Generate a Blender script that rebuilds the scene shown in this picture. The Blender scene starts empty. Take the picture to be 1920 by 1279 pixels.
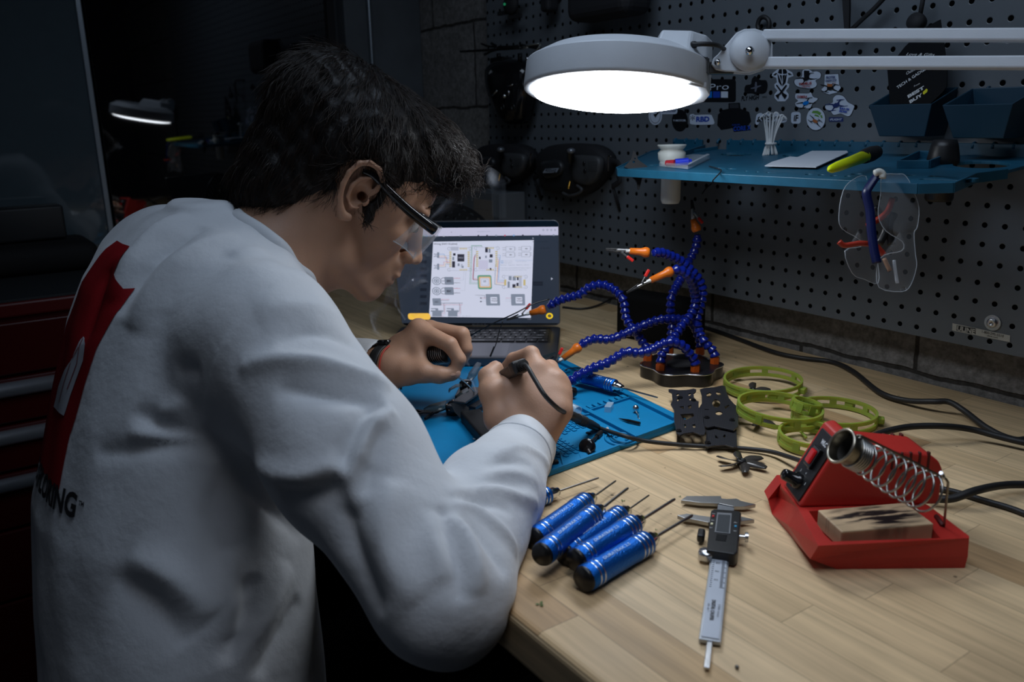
import bpy, bmesh, math, random
import numpy as np
from mathutils import Vector, Matrix, Quaternion
from mathutils.bvhtree import BVHTree
random.seed(7); rng = np.random.default_rng(7)
COL = bpy.context.scene.collection
PI = math.pi
# ------------------------------------------------------------------ camera
FPX = 1564.263
CAM = Vector((1.00301, -1.12992, 1.31714))
RX = Vector((0.5711665, 0.82058494, -0.02022834))
RY = Vector((-0.20220721, 0.16454462, 0.9654208))
RZ = Vector((0.79553823, -0.5473257, 0.25991057))
T = 0.92            # bench top height
ZO = 1.015
def ray(px, py):
    return -RZ + RX*((px-960)/FPX) + RY*((639.5-py)/FPX)
def Pt(px, py, t): return CAM + ray(px, py)*t
def Pz(px, py, z=T):
    d = ray(px, py); return CAM + d*((z-CAM.z)/d.z)
def Py(px, py, y=0.0):
    d = ray(px, py); return CAM + d*((y-CAM.y)/d.y)
def Px(px, py, x):
    d = ray(px, py); return CAM + d*((x-CAM.x)/d.x)
def pix(p):
    d = Vector(p)-CAM; D = -d.dot(RZ); return (960+FPX*d.dot(RX)/D, 639.5-FPX*d.dot(RY)/D, D)
cd = bpy.data.cameras.new('camera'); cam = bpy.data.objects.new('camera', cd); COL.objects.link(cam)
cam.matrix_world = Matrix(((RX.x,RY.x,RZ.x,CAM.x),(RX.y,RY.y,RZ.y,CAM.y),(RX.z,RY.z,RZ.z,CAM.z),(0,0,0,1)))
cd.sensor_width = 36; cd.lens = 36*FPX/1920; cd.clip_start = .02; cd.clip_end = 50
bpy.context.scene.camera = cam
bpy.context.scene.view_settings.view_transform = 'Standard'
bpy.context.scene.view_settings.look = 'None'
# ------------------------------------------------------------------ materials
MATS = {}
def mat(name, color=(.5,.5,.5), rough=.5, metal=0., spec=.5, emit=None, es=0., trans=0., alpha=1., coat=0.,
        noise=None, bump=None, sheen=0., sss=0., vary=0., ior=1.45):
    """noise=(scale, amount): darker/lighter mottling; bump=(scale, strength)"""
    if name in MATS: return MATS[name]
    m = bpy.data.materials.new(name); m.use_nodes = True; MATS[name] = m
    nt = m.node_tree; b = nt.nodes['Principled BSDF']
    c = tuple(color)+(1,)
    b.inputs['Base Color'].default_value = c; b.inputs['Roughness'].default_value = rough
    b.inputs['Metallic'].default_value = metal; b.inputs['Specular IOR Level'].default_value = spec
    b.inputs['Transmission Weight'].default_value = trans; b.inputs['Alpha'].default_value = alpha
    b.inputs['Coat Weight'].default_value = coat; b.inputs['IOR'].default_value = ior
    b.inputs['Sheen Weight'].default_value = sheen
    if sss: b.inputs['Subsurface Weight'].default_value = sss; b.inputs['Subsurface Radius'].default_value = (.012,.004,.002); b.inputs['Subsurface Scale'].default_value = 1
    if emit: b.inputs['Emission Color'].default_value = tuple(emit)+(1,); b.inputs['Emission Strength'].default_value = es
    tc = nt.nodes.new('ShaderNodeTexCoord')
    n = nt.nodes.new('ShaderNodeTexNoise'); n.inputs['Scale'].default_value = noise[0] if noise else 40; n.inputs['Detail'].default_value = 4
    nt.links.new(tc.outputs['Object'], n.inputs['Vector'])
    mx = nt.nodes.new('ShaderNodeMix'); mx.data_type = 'RGBA'; mx.blend_type = 'MULTIPLY'
    a = noise[1] if noise else .06
    mx.inputs[0].default_value = 1; mx.inputs[6].default_value = c
    r = nt.nodes.new('ShaderNodeMapRange'); r.inputs[3].default_value = 1-a; r.inputs[4].default_value = 1+a
    nt.links.new(n.outputs['Fac'], r.inputs[0]); nt.links.new(r.outputs[0], mx.inputs[7]); nt.links.new(mx.outputs[2], b.inputs['Base Color'])
    if bump:
        n2 = nt.nodes.new('ShaderNodeTexNoise'); n2.inputs['Scale'].default_value = bump[0]; n2.inputs['Detail'].default_value = 3
        nt.links.new(tc.outputs['Object'], n2.inputs['Vector'])
        bp = nt.nodes.new('ShaderNodeBump'); bp.inputs['Strength'].default_value = bump[1]; bp.inputs['Distance'].default_value = .002
        nt.links.new(n2.outputs['Fac'], bp.inputs['Height']); nt.links.new(bp.outputs['Normal'], b.inputs['Normal'])
    return m
def emis(name, color, s=1.):
    """screen-like emitter with a dark base"""
    return mat(name, (.01,.01,.01), .3, emit=color, es=s)
# ------------------------------------------------------------------ mesh builder
def frame(origin, x, z=None, y=None):
    """matrix with x axis and approximate z axis"""
    x = Vector(x).normalized()
    if z is not None:
        z = Vector(z); z = (z - x*z.dot(x)).normalized(); y = z.cross(x)
    else:
        y = Vector(y); y = (y - x*y.dot(x)).normalized(); z = x.cross(y)
    o = Vector(origin)
    return Matrix(((x.x,y.x,z.x,o.x),(x.y,y.y,z.y,o.y),(x.z,y.z,z.z,o.z),(0,0,0,1)))
def zframe(origin, z, hint=(1,0,0)):
    z = Vector(z).normalized(); h = Vector(hint)
    if abs(z.dot(h.normalized())) > .95: h = Vector((0,1,0))
    x = (h - z*h.dot(z)).normalized(); y = z.cross(x); o = Vector(origin)
    return Matrix(((x.x,y.x,z.x,o.x),(x.y,y.y,z.y,o.y),(x.z,y.z,z.z,o.z),(0,0,0,1)))
class MB:
    def __init__(s, M=None): s.v=[]; s.f=[]; s.mi=[]; s.sm=[]; s.M = M
    def add(s, vs, fs, mi=0, M=None, smooth=False):
        b = len(s.v)
        for v in vs:
            v = Vector(v)
            if M is not None: v = M @ v
            if s.M is not None: v = s.M @ v
            s.v.append(v)
        for f in fs: s.f.append(tuple(b+i for i in f)); s.mi.append(mi); s.sm.append(smooth)
    def bmadd(s, bm, mi=0, M=None, smooth=False):
        bm.verts.index_update()
        s.add([v.co for v in bm.verts], [[v.index for v in f.verts] for f in bm.faces], mi, M, smooth); bm.free()
    def box(s, c, size, mi=0, M=None, bev=0., seg=2, taper=None):
        bm = bmesh.new(); bmesh.ops.create_cube(bm, size=1)
        for v in bm.verts:
            k = 1.
            if taper is not None and v.co.z > 0: k = taper
            v.co = Vector((c[0]+v.co.x*size[0]*k, c[1]+v.co.y*size[1]*k, c[2]+v.co.z*size[2]))
        if bev > 0: bmesh.ops.bevel(bm, geom=list(bm.edges), offset=bev, segments=seg, profile=.5, affect='EDGES')
        s.bmadd(bm, mi, M)
    def prism(s, poly, z0, z1, mi=0, M=None, bev=0., top=None, seg=2):
        """poly: list of (x,y); top: optional top polygon"""
        bm = bmesh.new(); n = len(poly); top = top or poly
        lo = [bm.verts.new((p[0],p[1],z0)) for p in poly]; hi = [bm.verts.new((p[0],p[1],z1)) for p in top]
        bm.faces.new(lo[::-1]); bm.faces.new(hi)
        for i in range(n): bm.faces.new((lo[i],lo[(i+1)%n],hi[(i+1)%n],hi[i]))
        bmesh.ops.recalc_face_normals(bm, faces=bm.faces)
        if bev > 0: bmesh.ops.bevel(bm, geom=list(bm.edges), offset=bev, segments=seg, profile=.5, affect='EDGES')
        s.bmadd(bm, mi, M)
    def lathe(s, prof, mi=0, M=None, n=24, a0=0., a1=2*PI, smooth=True, sx=1., sy=1.):
        """profile [(r,z)...] about z; caps where r==0"""
        vs=[]; fs=[]; closed = abs(a1-a0-2*PI)<1e-6; m = n if closed else n+1
        for r,z in prof:
            for k in range(m):
                a = a0+(a1-a0)*k/n; vs.append((r*math.cos(a)*sx, r*math.sin(a)*sy, z))
        for i in range(len(prof)-1):
            for k in range(n):
                k2 = (k+1)%m
                fs.append((i*m+k, i*m+k2, (i+1)*m+k2, (i+1)*m+k))
        s.add(vs, fs, mi, M, smooth)
    def cyl(s, p0, p1, r, r1=None, mi=0, n=16, smooth=True, M=None, cap=True):
        p0=Vector(p0); p1=Vector(p1); L=(p1-p0).length; r1 = r if r1 is None else r1
        F = zframe(p0, p1-p0)
        if M is not None: F = M @ F
        s.lathe([(r,0),(r1,L)], mi, F, n, smooth=smooth)
        if cap:
            c=[(r*math.cos(2*PI*k/n), r*math.sin(2*PI*k/n),0) for k in range(n)]
            c2=[(r1*math.cos(2*PI*k/n), r1*math.sin(2*PI*k/n),L) for k in range(n)]
            s.add(c,[tuple(range(n))[::-1]],mi,F); s.add(c2,[tuple(range(n))],mi,F)
    def tube(s, pts, r, mi=0, n=8, M=None, cap=True, smooth=True, flat=None):
        """tube along points, r scalar or list; flat=(w,h) scale factors in frame"""
        pts=[Vector(p) for p in pts]; N=len(pts); rr = r if hasattr(r,'__len__') else [r]*N
        vs=[]; fs=[]; up=None
        for i,p in enumerate(pts):
            d = (pts[min(i+1,N-1)]-pts[max(i-1,0)]).normalized()
            if up is None:
                up = Vector((0,0,1)) if abs(d.z)<.9 else Vector((1,0,0))
            x = (up - d*up.dot(d))
            if x.length<1e-6: x = Vector((1,0,0))
            x.normalize(); up=x; y=d.cross(x)
            fx,fy = flat if flat else (1,1)
            for k in range(n):
                a=2*PI*k/n; vs.append(p + x*(math.cos(a)*rr[i]*fx) + y*(math.sin(a)*rr[i]*fy))
        for i in range(N-1):
            for k in range(n):
                k2=(k+1)%n; fs.append((i*n+k,i*n+k2,(i+1)*n+k2,(i+1)*n+k))
        if cap: fs.append(tuple(range(n))[::-1]); fs.append(tuple((N-1)*n+k for k in range(n)))
        s.add(vs,fs,mi,M,smooth)
    def sphere(s, c, r, mi=0, M=None, sc=(1,1,1), u=16, v=10):
        bm=bmesh.new(); bmesh.ops.create_uvsphere(bm,u_segments=u,v_segments=v,radius=r)
        for q in bm.verts: q.co = Vector((c[0]+q.co.x*sc[0],c[1]+q.co.y*sc[1],c[2]+q.co.z*sc[2]))
        s.bmadd(bm,mi,M,True)
    def poly(s, pts, mi=0, M=None): s.add(pts,[tuple(range(len(pts)))],mi,M)
    def mesh(s, me, mi=0, M=None, smooth=False):
        s.add([v.co.copy() for v in me.vertices],[tuple(p.vertices) for p in me.polygons],mi,M,smooth)
    def build(s, name, mats, parent=None, label=None, cat=None, group=None, kind=None, origin=None):
        me = bpy.data.meshes.new(name)
        o0 = Vector(origin) if origin is not None else Vector((0,0,0))
        me.from_pydata([tuple(v-o0) for v in s.v],[],s.f)
        me.polygons.foreach_set('material_index', s.mi); me.polygons.foreach_set('use_smooth', s.sm)
        for m in (mats if isinstance(mats,(list,tuple)) else [mats]): me.materials.append(m)
        me.update()
        bm=bmesh.new(); bm.from_mesh(me); bmesh.ops.recalc_face_normals(bm, faces=bm.faces); bm.to_mesh(me); bm.free()
        o = bpy.data.objects.new(name, me); COL.objects.link(o)
        o.location = o0
        if parent is not None:
            o.parent = parent; o.matrix_parent_inverse = parent.matrix_basis.inverted()
        tag(o,label,cat,group,kind); return o
def tag(o, label=None, cat=None, group=None, kind=None):
    if label: o['label']=label
    if cat: o['category']=cat
    if group: o['group']=group
    if kind: o['kind']=kind
    return o
def thing(name, label, cat, loc, group=None):
    o = bpy.data.objects.new(name, None); COL.objects.link(o); o.location = Vector(loc); o.empty_display_size=.02
    o.matrix_basis = Matrix.Translation(Vector(loc)); return tag(o,label,cat,group)
def catmull(pts, sub=8):
    pts=[Vector(p) for p in pts]; out=[]
    P=[pts[0]*2-pts[1]]+pts+[pts[-1]*2-pts[-2]]
    for i in range(1,len(P)-2):
        a,b,c,d=P[i-1:i+3]
        for k in range(sub):
            t=k/sub; out.append(.5*((2*b)+(c-a)*t+(2*a-5*b+4*c-d)*t*t+(3*b-a-3*c+d)*t**3))
    out.append(pts[-1]); return out
def resample(pts, step):
    out=[pts[0].copy()]; acc=0; cur=pts[0]
    for q in pts[1:]:
        while (q-cur).length+acc >= step:
            d=(q-cur).normalized(); cur=cur+d*(step-acc); out.append(cur.copy()); acc=0
        acc+=(q-cur).length; cur=q
    return out
def curve_mesh(polys, depth=0., bevel=0., res=2):
    """filled 2D outline with holes -> mesh in xy, extruded +-depth/2"""
    cu=bpy.data.curves.new('c','CURVE'); cu.dimensions='2D'; cu.fill_mode='BOTH'; cu.extrude=max(depth/2-bevel,0); cu.bevel_depth=bevel; cu.bevel_resolution=1
    for p in polys:
        sp=cu.splines.new('POLY'); sp.points.add(len(p)-1); sp.use_cyclic_u=True
        for i,q in enumerate(p): sp.points[i].co=(q[0],q[1],0,1)
    ob=bpy.data.objects.new('c',cu); COL.objects.link(ob)
    dg=bpy.context.evaluated_depsgraph_get(); me=bpy.data.meshes.new_from_object(ob.evaluated_get(dg))
    bpy.data.objects.remove(ob); bpy.data.curves.remove(cu); return me
def text_mesh(txt, size=1., bold=0., shear=0., align='CENTER', depth=0., space=1.):
    cu=bpy.data.curves.new('t','FONT'); cu.body=txt; cu.size=size; cu.offset=bold*size; cu.shear=shear; cu.align_x=align; cu.align_y='CENTER'; cu.extrude=depth; cu.space_character=space; cu.resolution_u=3
    ob=bpy.data.objects.new('t',cu); COL.objects.link(ob)
    dg=bpy.context.evaluated_depsgraph_get(); me=bpy.data.meshes.new_from_object(ob.evaluated_get(dg))
    bpy.data.objects.remove(ob); bpy.data.curves.remove(cu); return me
def circle(cx, cy, r, n=24, ry=None, a=0):
    ry = r if ry is None else ry
    return [(cx+r*math.cos(2*PI*k/n+a), cy+ry*math.sin(2*PI*k/n+a)) for k in range(n)]
def rrect(cx, cy, w, h, r, n=4, rot=0):
    out=[]
    for (sx,sy,a0) in ((1,1,0),(-1,1,PI/2),(-1,-1,PI),(1,-1,3*PI/2)):
        for k in range(n+1):
            a=a0+PI/2*k/n; out.append((cx+sx*(w/2-r)+r*math.cos(a), cy+sy*(h/2-r)+r*math.sin(a)))
    if rot:
        c,s=math.cos(rot),math.sin(rot); out=[(cx+(x-cx)*c-(y-cy)*s, cy+(x-cx)*s+(y-cy)*c) for x,y in out]
    return out
def copy_tree(o, parent=None):
    c=o.copy(); COL.objects.link(c); 
    if parent is not None: c.parent=parent
    for ch in [x for x in bpy.data.objects if x.parent==o]: copy_tree(ch, c)
    return c
# ------------------------------------------------------------------ implicit surfaces
class SDF:
    def __init__(s, lo, hi, h, fine=None, coarse=.007):
        s.h=h; s.ax=[]
        for i in range(3):
            if fine is None: s.ax.append(np.arange(lo[i],hi[i]+h,h).astype(np.float32))
            else:
                a=[lo[i]]
                while a[-1]<hi[i]:
                    f0,f1=fine[i]; d=0 if f0<=a[-1]<=f1 else min(abs(a[-1]-f0),abs(a[-1]-f1)); a.append(a[-1]+min(coarse,h+d*.12))
                s.ax.append(np.array(a,np.float32))
        s.n=np.array([len(q) for q in s.ax])
        s.D=np.full(s.n, 1., np.float32)
    def block(s, lo, hi):
        a=[max(int(np.searchsorted(s.ax[i],lo[i]))-1,0) for i in range(3)]; b=[min(int(np.searchsorted(s.ax[i],hi[i]))+1,len(s.ax[i])) for i in range(3)]
        sl=tuple(slice(int(a[i]),int(b[i])) for i in range(3))
        ax=[s.ax[i][a[i]:b[i]] for i in range(3)]
        return sl, ax[0][:,None,None], ax[1][None,:,None], ax[2][None,None,:]
    def merge(s, sl, d, k, op='u'):
        A=s.D[sl]
        if op=='u':
            if k>0: h=np.clip(.5+.5*(A-d)/k,0,1); s.D[sl]=A*(1-h)+d*h-k*h*(1-h)
            else: s.D[sl]=np.minimum(A,d)
        elif op=='s':   # subtract
            if k>0: h=np.clip(.5-.5*(A+d)/k,0,1); s.D[sl]=A*(1-h)-d*h+k*h*(1-h)
            else: s.D[sl]=np.maximum(A,-d)
    def cone(s, p0, p1, r0, r1, k=.01, op='u'):
        p0=np.array(p0,float); p1=np.array(p1,float); m=max(r0,r1)+k+3*s.h
        sl,x,y,z=s.block(np.minimum(p0,p1)-m, np.maximum(p0,p1)+m)
        d=p1-p0; L2=max(d@d,1e-12)
        X=x-p0[0];Y=y-p0[1];Z=z-p0[2]
        t=np.clip((X*d[0]+Y*d[1]+Z*d[2])/L2,0,1)
        dist=np.sqrt((X-t*d[0])**2+(Y-t*d[1])**2+(Z-t*d[2])**2)-(r0+(r1-r0)*t)
        s.merge(sl,dist.astype(np.float32),k,op)
    def chain(s, pts, rs, k=.008, op='u'):
        for i in range(len(pts)-1): s.cone(pts[i],pts[i+1],rs[i],rs[i+1],k,op)
    def ell(s, c, r, M=None, k=.01, op='u'):
        c=np.array(c,float); r=np.array(r,float); m=r.max()+k+3*s.h
        sl,x,y,z=s.block(c-m,c+m); X=x-c[0];Y=y-c[1];Z=z-c[2]
        if M is None: u,v,w=X,Y,Z
        else:
            M=np.array(M)  # columns are axes
            u=X*M[0,0]+Y*M[1,0]+Z*M[2,0]; v=X*M[0,1]+Y*M[1,1]+Z*M[2,1]; w=X*M[0,2]+Y*M[1,2]+Z*M[2,2]
        k0=np.sqrt((u/r[0])**2+(v/r[1])**2+(w/r[2])**2); k1=np.sqrt((u/r[0]**2)**2+(v/r[1]**2)**2+(w/r[2]**2)**2)
        dist=k0*(k0-1)/np.maximum(k1,1e-9)
        s.merge(sl,dist.astype(np.float32),k,op)
    def mesh(s):
        D=s.D; S=D<0; nx,ny,nz=D.shape
        acc=np.zeros((nx-1,ny-1,nz-1),np.uint8)
        for i in (0,1):
            for j in (0,1):
                for k in (0,1): acc+=S[i:nx-1+i,j:ny-1+j,k:nz-1+k]
        act=(acc>0)&(acc<8); I=np.argwhere(act); idx=np.full(act.shape,-1,np.int32); idx[act]=np.arange(len(I))
        c={}
        for i in (0,1):
            for j in (0,1):
                for k in (0,1): c[i,j,k]=D[I[:,0]+i,I[:,1]+j,I[:,2]+k]
        sm=np.zeros((len(I),3),np.float64); cnt=np.zeros(len(I))
        for a in range(3):
            o=[q for q in range(3) if q!=a]
            for u in (0,1):
                for v in (0,1):
                    e0=[0,0,0];e1=[0,0,0]; e0[o[0]]=e1[o[0]]=u; e0[o[1]]=e1[o[1]]=v; e1[a]=1
                    d0=c[tuple(e0)];d1=c[tuple(e1)]; x=(d0<0)!=(d1<0)
                    t=np.where(x,d0/np.where(x,d0-d1,1),0)
                    p=np.zeros((len(I),3)); p[:,o[0]]=u;p[:,o[1]]=v;p[:,a]=t
                    sm+=p*x[:,None]; cnt+=x
        fr=sm/cnt[:,None]; V=np.stack([s.ax[q][I[:,q]]+fr[:,q]*(s.ax[q][I[:,q]+1]-s.ax[q][I[:,q]]) for q in range(3)],1).astype(np.float64)
        F=[]
        for a in range(3):
            b,cx=(a+1)%3,(a+2)%3
            s0=[slice(None)]*3; s1=[slice(None)]*3; s0[a]=slice(0,-1); s1[a]=slice(1,None)
            E=S[tuple(s0)]!=S[tuple(s1)]
            e=np.argwhere(E); 
            ok=(e[:,b]>0)&(e[:,cx]>0)&(e[:,b]<D.shape[b]-1)&(e[:,cx]<D.shape[cx]-1); e=e[ok]
            flip=S[tuple(e.T)]
            def at(db,dc):
                q=e.copy(); q[:,b]-=db; q[:,cx]-=dc; return idx[q[:,0],q[:,1],q[:,2]]
            q=np.stack([at(1,1),at(0,1),at(0,0),at(1,0)],1)
            q[~flip]=q[~flip][:,::-1]
            F.append(q)
        F=np.concatenate(F); return V,F
def np_obj(name, V, F, mats, parent=None, smooth=True, **kw):
    me=bpy.data.meshes.new(name); me.vertices.add(len(V)); me.vertices.foreach_set('co',np.asarray(V,np.float32).ravel())
    n=F.shape[1]
    me.loops.add(len(F)*n); me.loops.foreach_set('vertex_index',F.astype(np.int32).ravel())
    me.polygons.add(len(F)); me.polygons.foreach_set('loop_start',np.arange(0,len(F)*n,n,dtype=np.int32)); 
    me.polygons.foreach_set('use_smooth',np.full(len(F),smooth))
    for m in (mats if isinstance(mats,(list,tuple)) else [mats]): me.materials.append(m)
    me.update(calc_edges=True); me.validate()
    o=bpy.data.objects.new(name,me); COL.objects.link(o)
    if parent is not None: o.parent=parent; o.matrix_parent_inverse=parent.matrix_basis.inverted()
    tag(o,**kw); return o
def vnormals(V,F):
    a=V[F[:,2]]-V[F[:,0]]; b=V[F[:,3]]-V[F[:,1]] if F.shape[1]==4 else V[F[:,2]]-V[F[:,1]]
    n=np.cross(a,b); N=np.zeros_like(V)
    for k in range(F.shape[1]): np.add.at(N,F[:,k],n)
    return N/np.maximum(np.linalg.norm(N,axis=1)[:,None],1e-12)
def lap(V,F,it=1,w=.5,mask=None):
    n=len(V); e=np.concatenate([F[:,[k,(k+1)%F.shape[1]]] for k in range(F.shape[1])])
    deg=np.bincount(e[:,0],minlength=n)+np.bincount(e[:,1],minlength=n)
    for _ in range(it):
        A=np.stack([np.bincount(e[:,0],V[e[:,1],c],n)+np.bincount(e[:,1],V[e[:,0],c],n) for c in range(3)],1)/np.maximum(deg,1)[:,None]
        d=(A-V)*w; V=V+(d if mask is None else d*mask[:,None])
    return V
# ================================================================== special materials
def nodes(m): return m.node_tree.nodes, m.node_tree.links
def wood_bench():
    m=mat('butcher_block',(.62,.46,.29),.5,spec=.35); N,L=nodes(m); b=N['Principled BSDF']
    tc=N.new('ShaderNodeTexCoord'); sp=N.new('ShaderNodeSeparateXYZ'); L.new(tc.outputs['Object'],sp.inputs[0])
    def M(op,a,b_=None,c=None):
        n=N.new('ShaderNodeMath'); n.operation=op
        for i,v in enumerate((a,b_,c)):
            if v is None: continue
            if isinstance(v,(int,float)): n.inputs[i].default_value=v
            else: L.new(v,n.inputs[i])
        return n.outputs[0]
    W=.0415
    yy=M('DIVIDE',sp.outputs['Y'],W); row=M('FLOOR',yy)
    w1=N.new('ShaderNodeTexWhiteNoise'); w1.noise_dimensions='1D'; L.new(row,w1.inputs['W'])
    xx=M('DIVIDE',M('ADD',sp.outputs['X'],M('MULTIPLY',w1.outputs['Value'],1.7)),.36); col=M('FLOOR',xx)
    cv=N.new('ShaderNodeCombineXYZ'); L.new(row,cv.inputs[0]); L.new(col,cv.inputs[1])
    w2=N.new('ShaderNodeTexWhiteNoise'); w2.noise_dimensions='2D'; L.new(cv.outputs[0],w2.inputs['Vector'])
    cr=N.new('ShaderNodeValToRGB'); L.new(w2.outputs['Value'],cr.inputs[0])
    e=cr.color_ramp.elements; e[0].color=(.38,.23,.115,1); e[1].color=(.74,.55,.33,1)
    for p,c in ((.12,(.50,.33,.17,1)),(.3,(.64,.46,.26,1)),(.6,(.72,.53,.31,1)),(.8,(.58,.41,.23,1))):
        q=cr.color_ramp.elements.new(p); q.color=c
    # grain stretched along x, offset per stave
    mp=N.new('ShaderNodeMapping'); mp.inputs['Scale'].default_value=(6,110,110); L.new(tc.outputs['Object'],mp.inputs['Vector'])
    ad=N.new('ShaderNodeVectorMath'); ad.operation='ADD'; L.new(mp.outputs[0],ad.inputs[0]); L.new(w2.outputs['Color'],ad.inputs[1])
    sc=N.new('ShaderNodeVectorMath'); sc.operation='MULTIPLY_ADD'; sc.inputs[1].default_value=(37,37,37)
    L.new(w2.outputs['Color'],sc.inputs[0]); L.new(mp.outputs[0],sc.inputs[2])
    g=N.new('ShaderNodeTexNoise'); g.inputs['Scale'].default_value=1; g.inputs['Detail'].default_value=5; g.inputs['Distortion'].default_value=.6; L.new(sc.outputs[0],g.inputs['Vector'])
    gr=N.new('ShaderNodeMapRange'); gr.inputs[1].default_value=.3; gr.inputs[2].default_value=.7; gr.inputs[3].default_value=.78; gr.inputs[4].default_value=1.12; L.new(g.outputs['Fac'],gr.inputs[0])
    big=N.new('ShaderNodeTexNoise'); big.inputs['Scale'].default_value=9; big.inputs['Detail'].default_value=6; L.new(tc.outputs['Object'],big.inputs['Vector'])
    br=N.new('ShaderNodeMapRange'); br.inputs[3].default_value=.82; br.inputs[4].default_value=1.15; L.new(big.outputs['Fac'],br.inputs[0])
    # seams
    fy=M('FRACT',yy); sy=M('MINIMUM',fy,M('SUBTRACT',1,fy)); fx=M('FRACT',xx); sx=M('MINIMUM',fx,M('SUBTRACT',1,fx))
    s1=M('LESS_THAN',M('MULTIPLY',sy,W),.0004); s2=M('LESS_THAN',M('MULTIPLY',sx,.36),.0004)
    seam=M('SUBTRACT',1,M('MULTIPLY',M('MAXIMUM',s1,s2),.42))
    # specks
    vo=N.new('ShaderNodeTexVoronoi'); vo.inputs['Scale'].default_value=26; L.new(tc.outputs['Object'],vo.inputs['Vector'])
    wn=N.new('ShaderNodeSeparateColor'); L.new(vo.outputs['Color'],wn.inputs[0])
    spk=M('SUBTRACT',1,M('MULTIPLY',M('LESS_THAN',vo.outputs['Distance'],M('MULTIPLY',wn.outputs[0],.055)),.65))
    tot=M('MULTIPLY',M('MULTIPLY',gr.outputs[0],br.outputs[0]),M('MULTIPLY',seam,spk))
    mx=N.new('ShaderNodeMix'); mx.data_type='RGBA'; mx.blend_type='MULTIPLY'; mx.inputs[0].default_value=1
    L.new(cr.outputs[0],mx.inputs[6]); L.new(tot,mx.inputs[7]); L.new(mx.outputs[2],b.inputs['Base Color'])
    rr=N.new('ShaderNodeMapRange'); rr.inputs[3].default_value=.42; rr.inputs[4].default_value=.62; L.new(big.outputs['Fac'],rr.inputs[0]); L.new(rr.outputs[0],b.inputs['Roughness'])
    return m
def peg_mat():
    m=mat('pegboard_steel',(.115,.13,.145),.42,metal=.0,spec=.5); N,L=nodes(m); b=N['Principled BSDF']
    tc=N.new('ShaderNodeTexCoord'); v=N.new('ShaderNodeVectorMath'); v.operation='MULTIPLY_ADD'; v.inputs[1].default_value=(1/.0254,0,1/.0254)
    v.inputs[2].default_value=(.5,0,.5-ZO/.0254+math.floor(ZO/.0254)); L.new(tc.outputs['Object'],v.inputs[0])
    fr=N.new('ShaderNodeVectorMath'); fr.operation='FRACTION'; L.new(v.outputs[0],fr.inputs[0])
    di=N.new('ShaderNodeVectorMath'); di.operation='DISTANCE'; di.inputs[1].default_value=(.5,0,.5); L.new(fr.outputs[0],di.inputs[0])
    lt=N.new('ShaderNodeMath'); lt.operation='LESS_THAN'; lt.inputs[1].default_value=.142; L.new(di.outputs['Value'],lt.inputs[0])
    mx=N.new('ShaderNodeMix'); mx.data_type='RGBA'; src=b.inputs['Base Color'].links[0].from_socket
    mx.inputs[7].default_value=(.002,.0022,.0025,1); L.new(lt.outputs[0],mx.inputs[0]); L.new(src,mx.inputs[6]); L.new(mx.outputs[2],b.inputs['Base Color'])
    sp=N.new('ShaderNodeMath'); sp.operation='MULTIPLY_ADD'; sp.inputs[1].default_value=-.5; sp.inputs[2].default_value=.5; L.new(lt.outputs[0],sp.inputs[0]); L.new(sp.outputs[0],b.inputs['Specular IOR Level'])
    # pressed rim
    mr=N.new('ShaderNodeMapRange'); mr.inputs[1].default_value=.13; mr.inputs[2].default_value=.175; L.new(di.outputs['Value'],mr.inputs[0])
    bp=N.new('ShaderNodeBump'); bp.inputs['Strength'].default_value=.6; bp.inputs['Distance'].default_value=.001; L.new(mr.outputs[0],bp.inputs['Height']); L.new(bp.outputs[0],b.inputs['Normal'])
    return m
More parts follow.
